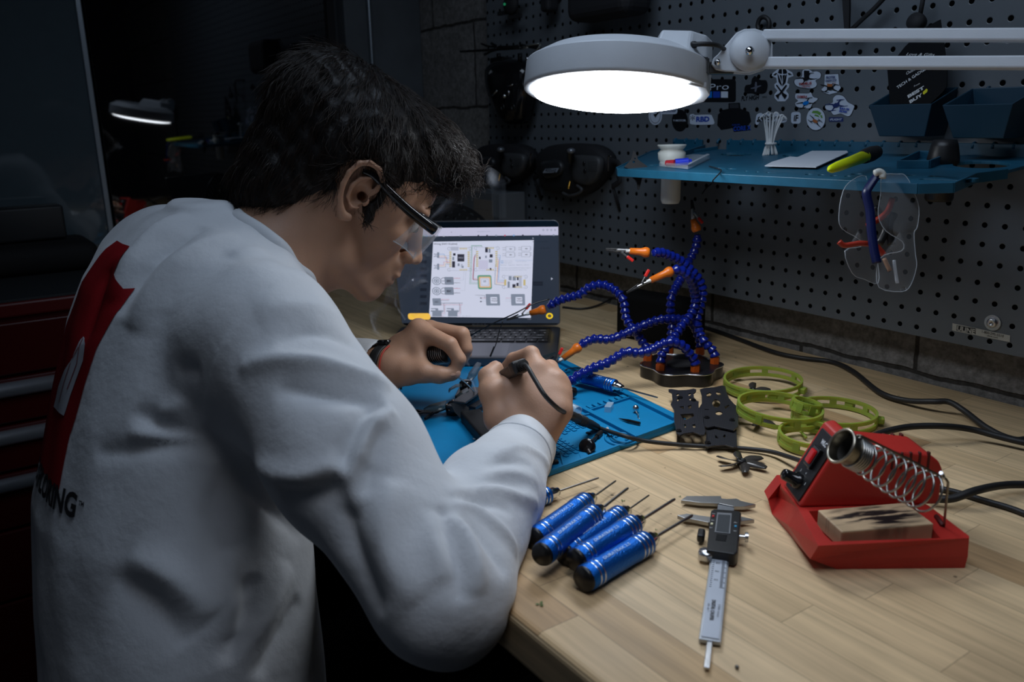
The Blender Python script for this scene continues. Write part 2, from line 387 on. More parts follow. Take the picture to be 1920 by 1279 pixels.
def block_mat():
    m=mat('concrete_block',(.27,.265,.255),.9,spec=.25,noise=(14,.3)); N,L=nodes(m); b=N['Principled BSDF']
    tc=N.new('ShaderNodeTexCoord'); sp=N.new('ShaderNodeSeparateXYZ'); L.new(tc.outputs['Object'],sp.inputs[0])
    cv=N.new('ShaderNodeCombineXYZ'); 
    zj=Py(875,197,.06).z; xj=Py(1512,606,.06).x
    def mm(o,inp,add):
        n=N.new('ShaderNodeMath'); n.operation=o; n.inputs[1].default_value=add; L.new(inp,n.inputs[0]); return n.outputs[0]
    L.new(mm('ADD',mm('ADD',sp.outputs['X'],0),-xj+4.06),cv.inputs[0]); L.new(mm('ADD',sp.outputs['Z'],-zj+2.065),cv.inputs[1])
    br=N.new('ShaderNodeTexBrick'); br.inputs['Scale'].default_value=1; br.inputs['Brick Width'].default_value=.406; br.inputs['Row Height'].default_value=.2065
    br.inputs['Mortar Size'].default_value=.004; br.inputs['Mortar Smooth'].default_value=.4; br.inputs['Color1'].default_value=(1,1,1,1); br.inputs['Color2'].default_value=(.82,.82,.84,1); br.inputs['Mortar'].default_value=(.22,.21,.20,1)
    nz=N.new('ShaderNodeTexNoise'); nz.inputs['Scale'].default_value=18; nz.inputs['Detail'].default_value=4; L.new(tc.outputs['Object'],nz.inputs['Vector'])
    vm=N.new('ShaderNodeVectorMath'); vm.operation='MULTIPLY_ADD'; vm.inputs[1].default_value=(.012,.012,0); L.new(nz.outputs['Color'],vm.inputs[0]); L.new(cv.outputs[0],vm.inputs[2]); L.new(vm.outputs[0],br.inputs['Vector'])
    n2=N.new('ShaderNodeTexNoise'); n2.inputs['Scale'].default_value=90; n2.inputs['Detail'].default_value=8; n2.inputs['Roughness'].default_value=.7; L.new(tc.outputs['Object'],n2.inputs['Vector'])
    r2=N.new('ShaderNodeMapRange'); r2.inputs[1].default_value=.3; r2.inputs[2].default_value=.7; r2.inputs[3].default_value=.5; r2.inputs[4].default_value=1.45; L.new(n2.outputs['Fac'],r2.inputs[0])
    src=b.inputs['Base Color'].links[0].from_socket
    a=N.new('ShaderNodeMix'); a.data_type='RGBA'; a.blend_type='MULTIPLY'; a.inputs[0].default_value=1; L.new(src,a.inputs[6]); L.new(br.outputs['Color'],a.inputs[7])
    c=N.new('ShaderNodeMix'); c.data_type='RGBA'; c.blend_type='MULTIPLY'; c.inputs[0].default_value=1; L.new(a.outputs[2],c.inputs[6]); L.new(r2.outputs[0],c.inputs[7]); L.new(c.outputs[2],b.inputs['Base Color'])
    h=N.new('ShaderNodeMath'); h.operation='MULTIPLY_ADD'; h.inputs[1].default_value=-1.5; L.new(br.outputs['Fac'],h.inputs[0]); L.new(n2.outputs['Fac'],h.inputs[2])
    bp=N.new('ShaderNodeBump'); bp.inputs['Strength'].default_value=.7; bp.inputs['Distance'].default_value=.004; L.new(h.outputs[0],bp.inputs['Height']); L.new(bp.outputs[0],b.inputs['Normal'])
    return m
# common materials
BLK=mat('black_plastic',(.012,.012,.013),.38,bump=(300,.05)); BLKM=mat('matte_black',(.012,.012,.014),.75,bump=(200,.1)); BLKG=mat('gloss_black',(.008,.008,.009),.12)
RUB=mat('black_rubber',(.016,.016,.017),.5); STEEL=mat('steel',(.55,.56,.58),.28,metal=1,bump=(400,.05)); CHROME=mat('chrome',(.75,.76,.78),.12,metal=1)
DKSTEEL=mat('dark_steel',(.16,.155,.15),.33,metal=1); WHT=mat('lamp_white',(.62,.65,.69),.42,bump=(900,.06)); WPL=mat('white_plastic',(.72,.73,.70),.4)
BLUEP=mat('shelf_blue',(.010,.085,.15),.42,noise=(60,.25),bump=(250,.06)); BINB=mat('bin_blue',(.005,.038,.07),.5,bump=(250,.06)); RED=mat('red_plastic',(.46,.026,.019),.42,bump=(500,.12)); REDP=mat('red_vinyl',(.62,.03,.025),.4)
ORG=mat('orange_plastic',(.75,.17,.012),.35); HBLUE=mat('segment_blue',(.004,.013,.20),.22,coat=.3); GLASSC=mat('clear_plastic',(.9,.93,.95),.04,trans=1.,ior=1.35)
MATB=mat('silicone_blue',(.0,.185,.40),.55,spec=.35,noise=(25,.12),bump=(600,.05)); GOLD=mat('brass',(.75,.42,.08),.25,metal=1)
WOOD=wood_bench()
# ------------------------------------------------------------------ room
def S(name,mb,m,**k): return mb.build(name,m,kind='structure',**k)
mb=MB(); mb.box((.2,-1.2,-.05),(5,4.6,.1)); S('floor',mb,mat('floor_concrete',(.035,.035,.037),.6,noise=(5,.3)))
mb=MB(); mb.box((.2,-1.2,2.75),(5,4.6,.1)); S('ceiling',mb,mat('ceiling_paint',(.05,.05,.055),.9,noise=(4,.1)))
mb=MB(); mb.box((.6,.11,1.35),(4.2,.1,2.7)); S('wall_back',mb,block_mat())
mb=MB(); mb.box((-1.235,-1.4,1.35),(.1,3.1,2.7)); S('wall_left',mb,mat('left_wall_paint',(.05,.056,.062),.8,noise=(8,.25),bump=(60,.2)))
mb=MB(); mb.box((2.65,-1.2,1.35),(.1,4.6,2.7)); S('wall_right',mb,mat('right_wall_paint',(.06,.06,.065),.9,noise=(4,.1)))
# concrete pier in the corner
mb=MB(); x1=Px(630,100,-1.13).y
mb.box((-1.16,(-.165+.06)/2,1.35),(.05,.225,2.7),bev=.004); S('trim_1',mb,mat('pier_concrete',(.10,.115,.13),.85,noise=(12,.3),bump=(50,.4)))
# black glass + satin panel of the left side
GLB=mat('black_glass',(.004,.004,.005),.02,spec=.9,ior=1.6); PANEL=mat('tinted_panel_glass',(.085,.115,.135),.04,spec=.7)
yE=Px(215,450,-1.13).y; yR=x1
mb=MB(); mb.box((-1.15,(yE+yR)/2,1.5),(.012,yR-yE-.02,2.2)); w=S('window_1',mb,GLB)
mb=MB()
for y in (yR-.005,): mb.box((-1.148,y,1.5),(.03,.02,2.2),bev=.002)
mb.build('window_frame',BLKM,w)
mb=MB(); mb.box((-1.145,yE-.65,1.5),(.012,1.28,2.2)); w=S('window_2',mb,PANEL)
mb=MB(); mb.box((-1.143,yE-.004,1.5),(.02,.012,2.2),bev=.002); mb.build('window_frame',mat('aluminium_edge',(.30,.34,.38),.35,metal=.4),w)
# ------------------------------------------------------------------ workbench
mb=MB(); X0,X1,Y0,Y1=-1.09,1.75,-.79,.055
b=bmesh.new(); mb.box(((X0+X1)/2,(Y0+Y1)/2,T-.022),(X1-X0,Y1-Y0,.044),bev=.007,seg=4)
bench=thing('workbench','maple butcher block workbench top on dark legs against the pegboard wall','workbench',((X0+X1)/2,(Y0+Y1)/2,0))
for f in range(len(mb.sm)): mb.sm[f]=False
mb.build('worktop',WOOD,bench)
for lx in (X0+.06,X1-.06):
    for ly in (Y0+.09,Y1-.07):
        mb=MB(); mb.box((lx,ly,(T-.044)/2),(.06,.06,T-.045),bev=.004); mb.build('leg',BLKM,bench)
mb=MB(); mb.box(((X0+X1)/2,Y1-.07,.5),(X1-X0-.12,.02,.12),bev=.002); mb.build('stretcher',BLKM,bench)
# ------------------------------------------------------------------ pegboard
mb=MB(); px0=-.715; px1=1.35; zb=ZO-.0125; zt=ZO+.98
mb.box(((px0+px1)/2,.0008,(zb+zt)/2),(px1-px0,.0016,zt-zb)); PEG=peg_mat()
peg=mb.build('pegboard',PEG,label='dark grey perforated steel pegboard mounted on the block wall above the bench',cat='pegboard')
mb=MB()
for z in (zb+.001,zt-.001): mb.box(((px0+px1)/2,.015,z),(px1-px0,.027,.0016))
for x in (px0+.001,px1-.001): mb.box((x,.015,(zb+zt)/2),(.0016,.027,zt-zb))
mb.build('edge_flange',PEG,peg)
mb=MB()
for z in (zb+.07,zb+.45,zb+.9): mb.box(((px0+px1)/2,.044,z),(px1-px0-.1,.031,.04))
mb.build('wall_batten',BLKM,peg)
# washer bolt
p=Py(1862,605,0); mb=MB(); F=zframe((p.x,0,p.z),(0,-1,0)); mb.lathe([(0,.0),(.0105,0),(.0105,.0018),(.0,.0018)],M=F,n=28,smooth=False)
mb.lathe([(.0065,.0018),(.0065,.004),(.005,.0055),(.0015,.0055),(.001,.0035),(0,.0035)],M=F,n=24); mb.build('washer_bolt',STEEL,peg)
# vertical conduits
def conduit(px,py,y,lbl,ztop,zbot,r=.0065):
    q=Py(px,py,y); mb=MB(); mb.cyl((q.x,y,zbot),(q.x,y,ztop),r,n=16); mb.cyl((q.x,y,T),(q.x,y,zbot),r*.8,n=12)
    return mb.build('conduit',mat('galvanised',(.30,.34,.38),.35,metal=.8,noise=(30,.15)),label=lbl,cat='pipe')
zc=Py(926,268,.03).z
c=conduit(920,150,.035,'thin galvanised conduit running down the block wall beside the pegboard edge',2.3,zc)
mb=MB(); q=Py(920,150,.035); mb.cyl((q.x,.035,zc-.012),(q.x,.035,zc+.006),.0095); mb.box((q.x,.045,zc-.02),(.03,.02,.02),bev=.002); mb.build('coupling',BLK,c)
q=Px(693,50,-1.125); mb=MB(); mb.cyl((-1.122,q.y,.0),(-1.122,q.y,2.6),.006); mb.build('conduit',MATS['galvanised'],label='thin grey conduit in the corner left of the concrete blocks',cat='pipe')
# ------------------------------------------------------------------ helpers on the board
def bsz(px,py):   # metres per pixel (x along board, z) at y=0
    a=Py(px,py,0); return abs((Py(px+1,py,0)-a).x), abs((Py(px,py+1,0)-a).z)
def place_text(mb, txt, M, w, h, mi=0, bold=.0, shear=0., space=1.):
    me=text_mesh(txt,1.,bold,shear,space=space)
    if not len(me.vertices): return
    xs=[v.co.x for v in me.vertices]; ys=[v.co.y for v in me.vertices]
    cx,cy=(min(xs)+max(xs))/2,(min(ys)+max(ys))/2; sx=w/max(max(xs)-min(xs),1e-6); sy=h/max(max(ys)-min(ys),1e-6)
    K=Matrix(((sx,0,0,-cx*sx),(0,sy,0,-cy*sy),(0,0,1,0),(0,0,0,1)))
    mb.mesh(me,mi,M@K); bpy.data.meshes.remove(me)
def board_text(mb, txt, px, py, wpx, hpx, mi=0, lift=.0012, rot=0., **k):
    sx,sz=bsz(px,py); p=Py(px,py,0)
    M=Matrix(((1,0,0,p.x),(0,0,-1,-lift),(0,1,0,p.z),(0,0,0,1)))@Matrix.Rotation(rot,4,'Z')
    place_text(mb,txt,M,wpx*sx,hpx*sz,mi,**k)
def smooth_poly(pts, sub=4):
    n=len(pts); out=[]
    for i in range(n):
        a,b_,c,d=[np.array(pts[(i+k-1)%n],float) for k in range(4)]
        for k in range(sub):
            t=k/sub; out.append(tuple(.5*((2*b_)+(c-a)*t+(2*a-5*b_+4*c-d)*t*t+(3*b_-a-3*c+d)*t**3)))
    return out
def board_poly(mb, pts, mi=0, lift=.0006, sm=False, th=0.):
    if sm: pts=smooth_poly(pts)
    P=[Py(x,y,0) for x,y in pts]
    me=curve_mesh([[(p.x,p.z) for p in P]],depth=th)
    M=Matrix(((1,0,0,0),(0,0,-1,-lift),(0,1,0,0),(0,0,0,1))); mb.mesh(me,mi,M); bpy.data.meshes.remove(me)
def crop(ox,oy,s,pts): return [(ox+x/s,oy+y/s) for x,y in pts]
ST=[mat('vinyl_white',(.52,.58,.68),.35),mat('vinyl_black',(.006,.007,.009),.4),mat('vinyl_cyan',(.0,.16,.55),.4),mat('vinyl_blue',(.01,.05,.35),.4),mat('vinyl_navy',(.015,.03,.13),.4),
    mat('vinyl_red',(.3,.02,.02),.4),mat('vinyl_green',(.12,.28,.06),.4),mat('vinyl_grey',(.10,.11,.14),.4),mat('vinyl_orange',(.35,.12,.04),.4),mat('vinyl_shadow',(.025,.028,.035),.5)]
W_,K_,C_,B_,N_,R_,G_,Y_,O_,SH_=range(10)
def sticker(label, parts, texts=(), name='sticker'):
    mb=MB()
    for i,(mi,pts,*o) in enumerate(parts): board_poly(mb,pts,mi,.0004+.00012*i,sm=(o[0] if o else False))
    for t in texts:
        txt,x,y,w,h,mi=t[:6]; kw=t[6] if len(t)>6 else {}
        board_text(mb,txt,x,y,w,h,mi,lift=.0004+.00012*(len(parts)+1),**kw)
    return mb.build(name,ST,label=label,cat='sticker',group='stickers on the pegboard')
A=lambda p: crop(1390,110,8.348,p)
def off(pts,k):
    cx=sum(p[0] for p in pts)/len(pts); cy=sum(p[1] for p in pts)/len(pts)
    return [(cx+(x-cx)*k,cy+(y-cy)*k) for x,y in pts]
def drone(cx,cy,s,rot,mi,body):
    """small quadcopter glyph polygons in px"""
    out=[]; c,sn=math.cos(rot),math.sin(rot)
    T_=lambda pts:[(cx+s*(x*c-y*sn*.7),cy+s*(x*sn+y*c*.7)) for x,y in pts]
    for a in (.6,2.4,3.7,5.5):
        dx,dy=math.cos(a),math.sin(a)
        out.append((mi,T_([(dy*.1,-dx*.1),(dx+dy*.08,dy-dx*.08),(dx-dy*.08,dy+dx*.08),(-dy*.1,dx*.1)])))
        out.append((mi,T_([(dx-.5,dy-.16),(dx,dy-.05),(dx+.5,dy+.12),(dx+.5,dy+.2),(dx,dy+.1),(dx-.5,dy-.06)])))
    out.append((body,T_([(-.45,-.2),(0,-.42),(.45,-.15),(.4,.3),(-.1,.45),(-.45,.2)]))); return out
# pro camera logo sticker
sq=lambda x0,x1,y0,y1:[(x0,y0),(x1,y0),(x1,y1),(x0,y1)]
sticker('black rectangular camera logo sticker with four blue and white squares behind the lamp head',
 [(K_,rrect(1328,170,104,43,5))]+[(c,sq(1200+x/8.525,1200+(x+112)/8.525,171.5,183.3)) for x,c in ((905,C_),(1042,C_),(1172,B_),(1300,W_))],
 [('GoPro',1332,163.5,69,12,W_,dict(bold=-.005))])
sticker('matte black cloud and drone sticker lettered FLY HIGH',
 [(K_,A([(215,270),(290,330),(390,340),(415,420),(390,520),(330,550),(250,545),(255,575),(170,545),(90,545),(50,500),(70,420),(150,400),(165,330)]),True),
  (Y_,A([(225,360),(245,370),(250,430),(300,415),(320,425),(250,460),(235,520),(210,515),(215,470),(155,475),(150,460),(215,440),(215,400)]))],
 [('FLY HIGH',1407,183.5,33,8.5,K_,dict(bold=.02,shear=.15,rot=.03)),('FPV',1434,182,8,3,K_)])
V1=A([(640,140),(700,160),(800,215),(820,270),(740,300),(720,380),(755,400),(745,450),(700,500),(745,560),(740,610),(690,668),(570,668),(520,610),(520,560),(570,500),(525,450),(520,400),(560,370),(550,300),(480,270),(490,230),(590,150)])
sticker('white sticker with black winged shield above crossed bones',
 [(W_,V1),(K_,A([(600,155),(640,150),(640,240),(600,235),(575,220)])),(K_,A([(650,150),(690,155),(725,210),(710,235),(655,240)])),(K_,A([(500,260),(540,225),(570,230),(540,262)])),(K_,A([(730,225),(760,225),(800,255),(750,258)])),
  (K_,A([(570,240),(590,260),(640,400),(635,430),(590,370)])),(K_,A([(605,250),(640,260),(640,370)])),(K_,A([(655,260),(695,250),(655,370)])),(K_,A([(720,240),(700,370),(650,430),(650,400),(700,260)])),
  (K_,A([(548,415),(570,408),(670,540),(725,570),(690,635),(645,570),(640,540)])),(K_,A([(705,408),(728,415),(640,540),(600,570),(590,635),(540,575),(600,545)]))])
t1=A([(960,190),(1030,158),(1090,185),(1120,205),(1190,200),(1245,235),(1235,300),(1165,340),(1185,400),(1150,450),(1050,465),(900,440),(840,390),(845,330),(950,280)])
sticker('white sticker with a drone under a black box and red script lettering',
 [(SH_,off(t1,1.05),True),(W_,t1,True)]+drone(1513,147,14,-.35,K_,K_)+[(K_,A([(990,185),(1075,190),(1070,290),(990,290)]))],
 [('TAURUS',1511,157,24,5.5,R_,dict(bold=.03,rot=.05)),('CINELIFTER',1512.5,162.5,16,2.8,R_,dict(bold=.02))])
t2=A([(1310,250),(1520,240),(1535,400),(1560,460),(1500,530),(1380,560),(1280,520),(1255,480),(1300,440)])
sticker('white shield shaped sticker with small drone under two lines of grey capitals',
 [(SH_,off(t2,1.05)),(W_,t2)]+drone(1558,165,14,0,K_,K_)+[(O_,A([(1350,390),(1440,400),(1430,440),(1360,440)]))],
 [('PROTEK',1559,145,18,5,N_,dict(bold=.03)),('CINEWHOOP',1559,151,21,4,N_,dict(bold=.03)),('Cine',1565.5,155.5,7,2.5,R_)])
t3=A([(850,555),(900,545),(1050,545),(1090,530),(1130,600),(1195,620),(1185,650),(1120,700),(1075,775),(980,770),(880,755),(845,700),(890,660),(850,620)])
sticker('small white sticker with red lettering and a blue bodied quadcopter',
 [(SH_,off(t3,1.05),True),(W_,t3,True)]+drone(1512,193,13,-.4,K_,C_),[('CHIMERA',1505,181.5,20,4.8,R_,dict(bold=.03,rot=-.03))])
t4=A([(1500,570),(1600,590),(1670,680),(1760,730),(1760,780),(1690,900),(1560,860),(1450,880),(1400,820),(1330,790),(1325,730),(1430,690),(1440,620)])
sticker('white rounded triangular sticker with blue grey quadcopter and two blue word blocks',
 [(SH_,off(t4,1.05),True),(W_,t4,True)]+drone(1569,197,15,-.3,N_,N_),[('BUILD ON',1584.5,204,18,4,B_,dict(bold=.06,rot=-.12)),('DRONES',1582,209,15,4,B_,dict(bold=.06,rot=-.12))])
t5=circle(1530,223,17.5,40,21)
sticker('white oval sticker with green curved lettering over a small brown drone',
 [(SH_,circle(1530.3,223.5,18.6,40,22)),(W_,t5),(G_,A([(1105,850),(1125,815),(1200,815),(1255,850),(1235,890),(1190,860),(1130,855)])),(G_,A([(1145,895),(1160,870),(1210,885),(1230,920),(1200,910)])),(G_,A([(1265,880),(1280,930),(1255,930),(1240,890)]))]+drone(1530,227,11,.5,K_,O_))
sticker('small white square sticker with the black letters iF',[(W_,rrect(1492.5,221,18,22,5))],[('iF',1493,221.5,8.5,12,K_,dict(bold=.03))])
sticker('thin dark lettered strip sticker below the blue grey drone sticker',[(Y_,rrect(1568,224,29,9.5,1.5)),(N_,rrect(1568,224,27,8,1.2))],[('iFLIGHT',1568,224,23,3.8,W_,dict(bold=.02,shear=.2))])
g1=A([(230,930),(250,870),(310,850),(350,870),(410,840),(450,880),(520,855),(610,870),(600,930),(700,945),(705,985),(640,1000),(560,985),(430,985),(320,970),(260,1030),(225,1020)])
sticker('white outlined black script sticker reading getfpv behind the zip ties',[(W_,g1,True)],[('getfpv',1441,222,44,14,K_,dict(bold=.04,shear=.2)),('.com',1468,225.5,11,4,K_,dict(bold=.02))])
D_=lambda p: crop(1200,110,8.525,p)
sticker('black camera shaped sticker with blue CORE X lettering at its corner',
 [(K_,crop(1140,100,4,[(905,375),(990,370),(995,415),(1060,440),(1075,510),(1050,545),(1075,575),(945,590),(935,560),(850,575),(820,540),(825,460),(860,425),(905,415)])),
  (SH_,crop(1140,100,4,[(915,380),(980,378),(982,410),(915,412)]))],
 [('CORE X',1392,240.5,33,9,B_,dict(bold=.03,rot=.06)),('RUNCAM',1380.5,234,14,3,B_,dict(rot=.05))])
b1=D_([(810,890),(860,885),(890,900),(1120,895),(1160,935),(1190,1010),(1180,1045),(1110,1055),(830,1050),(800,990),(795,920)])
sticker('white and blue bug and letters sticker beside the black oval one',[(W_,b1,True)],[('RBD',1318,223.5,25,10,B_,dict(bold=.05)),('*',1299,221,9,10,K_)])
sticker('black oval sticker with small white motor maker lettering',[(K_,circle(1275,226,15,36,20.5)),(K_,rrect(1286,208,5,7,1))],[('T-MOTOR',1274.5,226,24,3.6,W_,dict(bold=.02))])
sticker('round white bird seal sticker with a grey lettered tab below the lamp',
 [(W_,circle(1229,217,12.6,36,17.5)),(W_,rrect(1253,208,35,12,5)),(Y_,circle(1229,217,10,36,14.5)),(W_,circle(1229,217,9.2,36,13.2)),(K_,D_([(215,890),(260,880),(300,840),(325,850),(280,900),(250,950),(240,925)]))],
 [('BLACKSHEEP',1255,208,27,4.5,N_,dict(bold=.01))])
# manufacturer plate
e=crop(1520,300,3.1975,[(852,978),(1198,1052),(1195,1092),(850,1022)])
mb=MB(); PL=[mat('plate_cream',(.42,.42,.38),.4),ST[1]]
board_poly(mb,e,0,.0008); pa,pb=Py(*e[0]),Py(*e[1]); ang=math.atan2(pb.z-pa.z,pb.x-pa.x)
board_poly(mb,crop(1520,300,3.1975,[(878,990),(992,1010),(990,1045),(876,1022)]),1,.001)
M=Matrix.Rotation(0,4,'Z')
pc=Py(*crop(1520,300,3.1975,[(934,1018)])[0]); MM=Matrix(((1,0,0,pc.x),(0,0,-1,-.0013),(0,1,0,pc.z),(0,0,0,1)))@Matrix.Rotation(ang,4,'Z'); place_text(mb,'ULINE',MM,.0245,.0068,0,bold=.04)
pc=Py(*crop(1520,300,3.1975,[(1094,1042)])[0]); MM=Matrix(((1,0,0,pc.x),(0,0,-1,-.0013),(0,1,0,pc.z),(0,0,0,1)))@Matrix.Rotation(ang,4,'Z'); place_text(mb,'1-800-295-5510',MM,.028,.0035,1)
pc=Py(*crop(1520,300,3.1975,[(1092,1058)])[0]); MM=Matrix(((1,0,0,pc.x),(0,0,-1,-.0013),(0,1,0,pc.z),(0,0,0,1)))@Matrix.Rotation(ang,4,'Z'); place_text(mb,'uline.com',MM,.014,.0022,1)
mb.build('nameplate',PL,label='small cream maker plate with phone number at the pegboard lower right',cat='plate')
# ================================================================== magnifier lamp
LC=Pt(1153,174,1.03); h=Vector((-.824,.567,0)); ax=(h*math.sin(math.radians(10.5))+Vector((0,0,1))*math.cos(math.radians(10.5))).normalized()
ax=(ax+RX*math.tan(math.radians(4.0))).normalized(); ex=(RX-ax*RX.dot(ax)).normalized(); ey=ax.cross(ex)
ex=(ex*math.cos(.0)+0*ey).normalized()
LM=Matrix(((ex.x,ey.x,ax.x,LC.x),(ex.y,ey.y,ax.y,LC.y),(ex.z,ey.z,ax.z,LC.z),(0,0,0,1)))
lamp=thing('magnifier_lamp','white round magnifier lamp on a parallel bar arm shining over the blue mat','lamp',LC)
R=.1125
mb=MB(LM); mb.lathe([(.104,.001),(R-.001,0),(R,.001),(R+.0005,.004),(R-.0015,.032)],n=96); mb.lathe([(R-.0015,.032),(R-.0025,.0335)],n=96); mb.lathe([(R-.0025,.0335),(.088,.046)],n=96); mb.lathe([(.088,.046),(.066,.047),(.064,.043),(.064,.02)],n=96)
hd=mb.build('lamp_head',WHT,lamp)
mb=MB(LM); mb.lathe([(0,-.010),(.05,-.0098),(.085,-.0085),(.1,-.005),(.1035,.001)],n=72)
dm=mat('led_diffuser',(.9,.9,.9),.5,emit=(.87,.93,1.),es=14.); mb.build('diffuser',dm,lamp)
mb=MB(LM); mb.lathe([(0,.034),(.03,.036),(.064,.033)],n=48); mb.build('magnifier_lens',mat('lens_glass',(.3,.33,.36),.08,spec=.6),lamp)
# neck housing
mb=MB(LM)
lo=[(.035,-.062),(.075,-.066),(.100,-.045),(.115,-.012),(.115,.03),(.098,.055),(.035,.055)]
hi=[(.045,-.045),(.085,-.045),(.1,-.038),(.113,-.01),(.113,.025),(.095,.04),(.045,.04)]
mb.prism(lo,.004,.034,bev=.002); mb.prism(lo,.034,.066,top=[(x*.86+.016,y*.72) for x,y in lo],bev=.003)
mb.prism([(.07,-.072),(.1,-.056),(.113,-.02),(.115,.02),(.1,.05),(.05,.05)],-.0015,.005,bev=.001)
hs=mb.build('neck_housing',WHT,lamp)
mb=MB(); p=Pt(1289,117,.955); mb.sphere(p,.0042,sc=(1,1,1)); mb.build('screw',mat('blue_steel',(.25,.24,.5),.25,metal=1),hs)
# knurled hinge
a=Pt(1316,111,.985); b=Pt(1316,139,.985); mb=MB()
mb.cyl(a,b,.0075,n=16)
for k in range(10):
    th=2*PI*k/10; F=zframe(a,b-a); q=F@Vector((.0075*math.cos(th),.0075*math.sin(th),0)); q2=F@Vector((.0075*math.cos(th),.0075*math.sin(th),(b-a).length)); mb.cyl(q,q2,.0015,n=6)
mb.build('hinge_barrel',DKSTEEL,lamp)
mb=MB(); F=frame(Pt(1340,128,.99),RX,z=RY); mb.box((0,0,0),(.045,.006,.014),M=F,bev=.001); mb.build('hinge_plate',DKSTEEL,lamp)
# fork plate + pivot disc
def lampoly(pts,t,th,m,name,par,bev=.001):
    o=Pt(1405,95,t); F=frame(o,RX,y=RY)
    P=[((x-1405)/FPX*t,(95-y)/FPX*t) for x,y in pts]
    mb=MB(F); mb.prism(P,-th/2,th/2,bev=bev); return mb.build(name,m,par)
fork=[(1337,110),(1345,103),(1380,62),(1395,55),(1415,54),(1440,62),(1446,80),(1446,110),(1430,128),(1405,136),(1360,134),(1342,131),(1334,122)]
fk=lampoly(fork,.985,.004,WHT,'fork_plate',lamp)
lampoly([(x+2,y+4) for x,y in fork],1.01,.004,WHT,'fork_plate',lamp)
mb=MB(zframe(Pt(1407,95,.978),RZ)); mb.lathe([(0,.008),(.006,.0075),(.02,.004),(.0235,0),(.0235,-.004)],n=40); pv=mb.build('pivot_disc',WHT,lamp)
mb=MB(zframe(Pt(1405,96,.966),RZ)); mb.lathe([(0,.006),(.003,.0055),(.005,.003),(.0052,0)],n=20); mb.build('pivot_screw',CHROME,pv)
mb=MB(zframe(Pt(1345.5,117,.98),RZ)); mb.lathe([(0,.005),(.002,.0045),(.0038,.002),(.004,0)],n=20); mb.build('screw',CHROME,fk)
def bar(p0,p1,w,hh):
    mb=MB(); d=(p1-p0); F=frame((p0+p1)/2,d,z=RY); mb.box((0,0,0),(d.length,w,hh),M=F,bev=.0018); return mb.build('arm_bar',WHT,lamp)
E1=Pt(2150,66,.77); E2=Pt(2150,118,.77)
bar(Pt(1432,66.5,.985),E1,.011,.0125); bar(Pt(1432,118,.985),E2,.011,.0125)
mb=MB(); mb.cyl(E1+Vector((0,0,.03)),Vector((E1.x,E1.y,T)),.010); mb.box((E1.x,E1.y,T+.01),(.05,.06,.02),bev=.003); mb.box((E1.x,E1.y,(E1.z+E2.z)/2),(.03,.03,.06),bev=.004); mb.build('support_post',BLKM,lamp)
mb=MB(); mb.tube(catmull([Pt(1297,84,.97),Pt(1320,82.5,.965),Pt(1345,85,.97),Pt(1362,95,.99),Pt(1372,104,1.0)],6),.0027,n=10); mb.tube(catmull([Pt(1292,84,.985),Pt(1302,84,.968)],2),.0042,n=10)
mb.build('power_cord',RUB,lamp)
# ================================================================== shelf tray on the pegboard (tips slightly forward)
SHO=Vector((0,0,1.256)); SHY=Vector((0,1,.08)).normalized(); SHN=Vector((1,0,0)).cross(SHY)
SHM=Matrix(((1,0,0,0),(0,SHY.y,SHN.y,0),(0,SHY.z,SHN.z,SHO.z),(0,0,0,1)))
def Psh(px,py,up=0.):
    d=ray(px,py); o=SHO+SHN*up; return CAM+d*((o-CAM).dot(SHN)/d.dot(SHN))
def sh2(px,py,up=0.):
    q=SHM.inverted()@Psh(px,py,up); return (q.x,q.y)
tray=thing('shelf_tray','long teal blue plastic tool tray pegged onto the pegboard','shelf',(.25,-.01,1.256))
out=[(-.105,-.002),(-.105,-.06),(.012,-.245),(.03,-.258),(.50,-.245),(.528,-.225),(.515,-.155),(.53,-.115),(.53,-.002)]
holes=[]
def eh(cx,cy,w,h_): 
    a=[sh2(cx+w/2*math.cos(2*PI*k/20),cy+h_/2*math.sin(2*PI*k/20)) for k in range(20)]; return [(x,min(y,-.012)) for x,y in a]
for q in [(1380,289.5,60,6),(1484,292,36,5),(1841,308.5,112,14)]: holes.append(eh(*q))
for q in [(1228,310,26,2.4),(1349,316,22,2.6),(1371,317,20,2.4),(1516,327,15,2.2),(1540,328,15,2.2),(1563,329.5,15,2.2),(1589,330.5,14,2.2),(1606,326.5,24,2.6),(1676,327,20,2.6),(1708,328.5,22,2.4),(1420,322.5,9,1.6),(1440,323.5,9,1.6),(1399,321,8,1.5)]: holes.append(eh(*q))
for (a,b_) in [((1738,331),(1836,333.5)),((1722,336),(1796,338.5))]:
    x0,y0=sh2(*a); x1_,y1_=sh2(*b_); holes.append(rrect((x0+x1_)/2,(y0+y1_)/2,abs(x1_-x0),.009,.003))
mb=MB(SHM); me=curve_mesh([out]+holes,depth=.004,bevel=.0005); mb.mesh(me,0,Matrix.Translation((0,0,-.002))); mb.build('deck',BLUEP,tray)
mb=MB(SHM)
def rib(a,b_,h0,h1,th=.003):
    d=Vector((b_[0]-a[0],b_[1]-a[1],0)); F=frame(((a[0]+b_[0])/2,(a[1]+b_[1])/2,(h0+h1)/2),d,z=(0,0,1)); mb.box((0,0,0),(d.length,th,h1-h0),M=F,bev=.0006)
for a,b_ in zip(out[1:-2],out[2:-1]): rib(a,b_,-.010,.0015)
rib(out[0],out[1],-.01,.002)
mb.build('rim',BLUEP,tray)
mb=MB()
zt_=1.2715
mb.box(((.02+.53)/2,-.0035,(1.25+zt_)/2),(.51,.004,zt_-1.25),bev=.0008); mb.box(((-.105-.035)/2,-.0035,(1.25+zt_)/2),(.07,.004,zt_-1.25),bev=.0008)
mb.build('back_flange',BLUEP,tray)
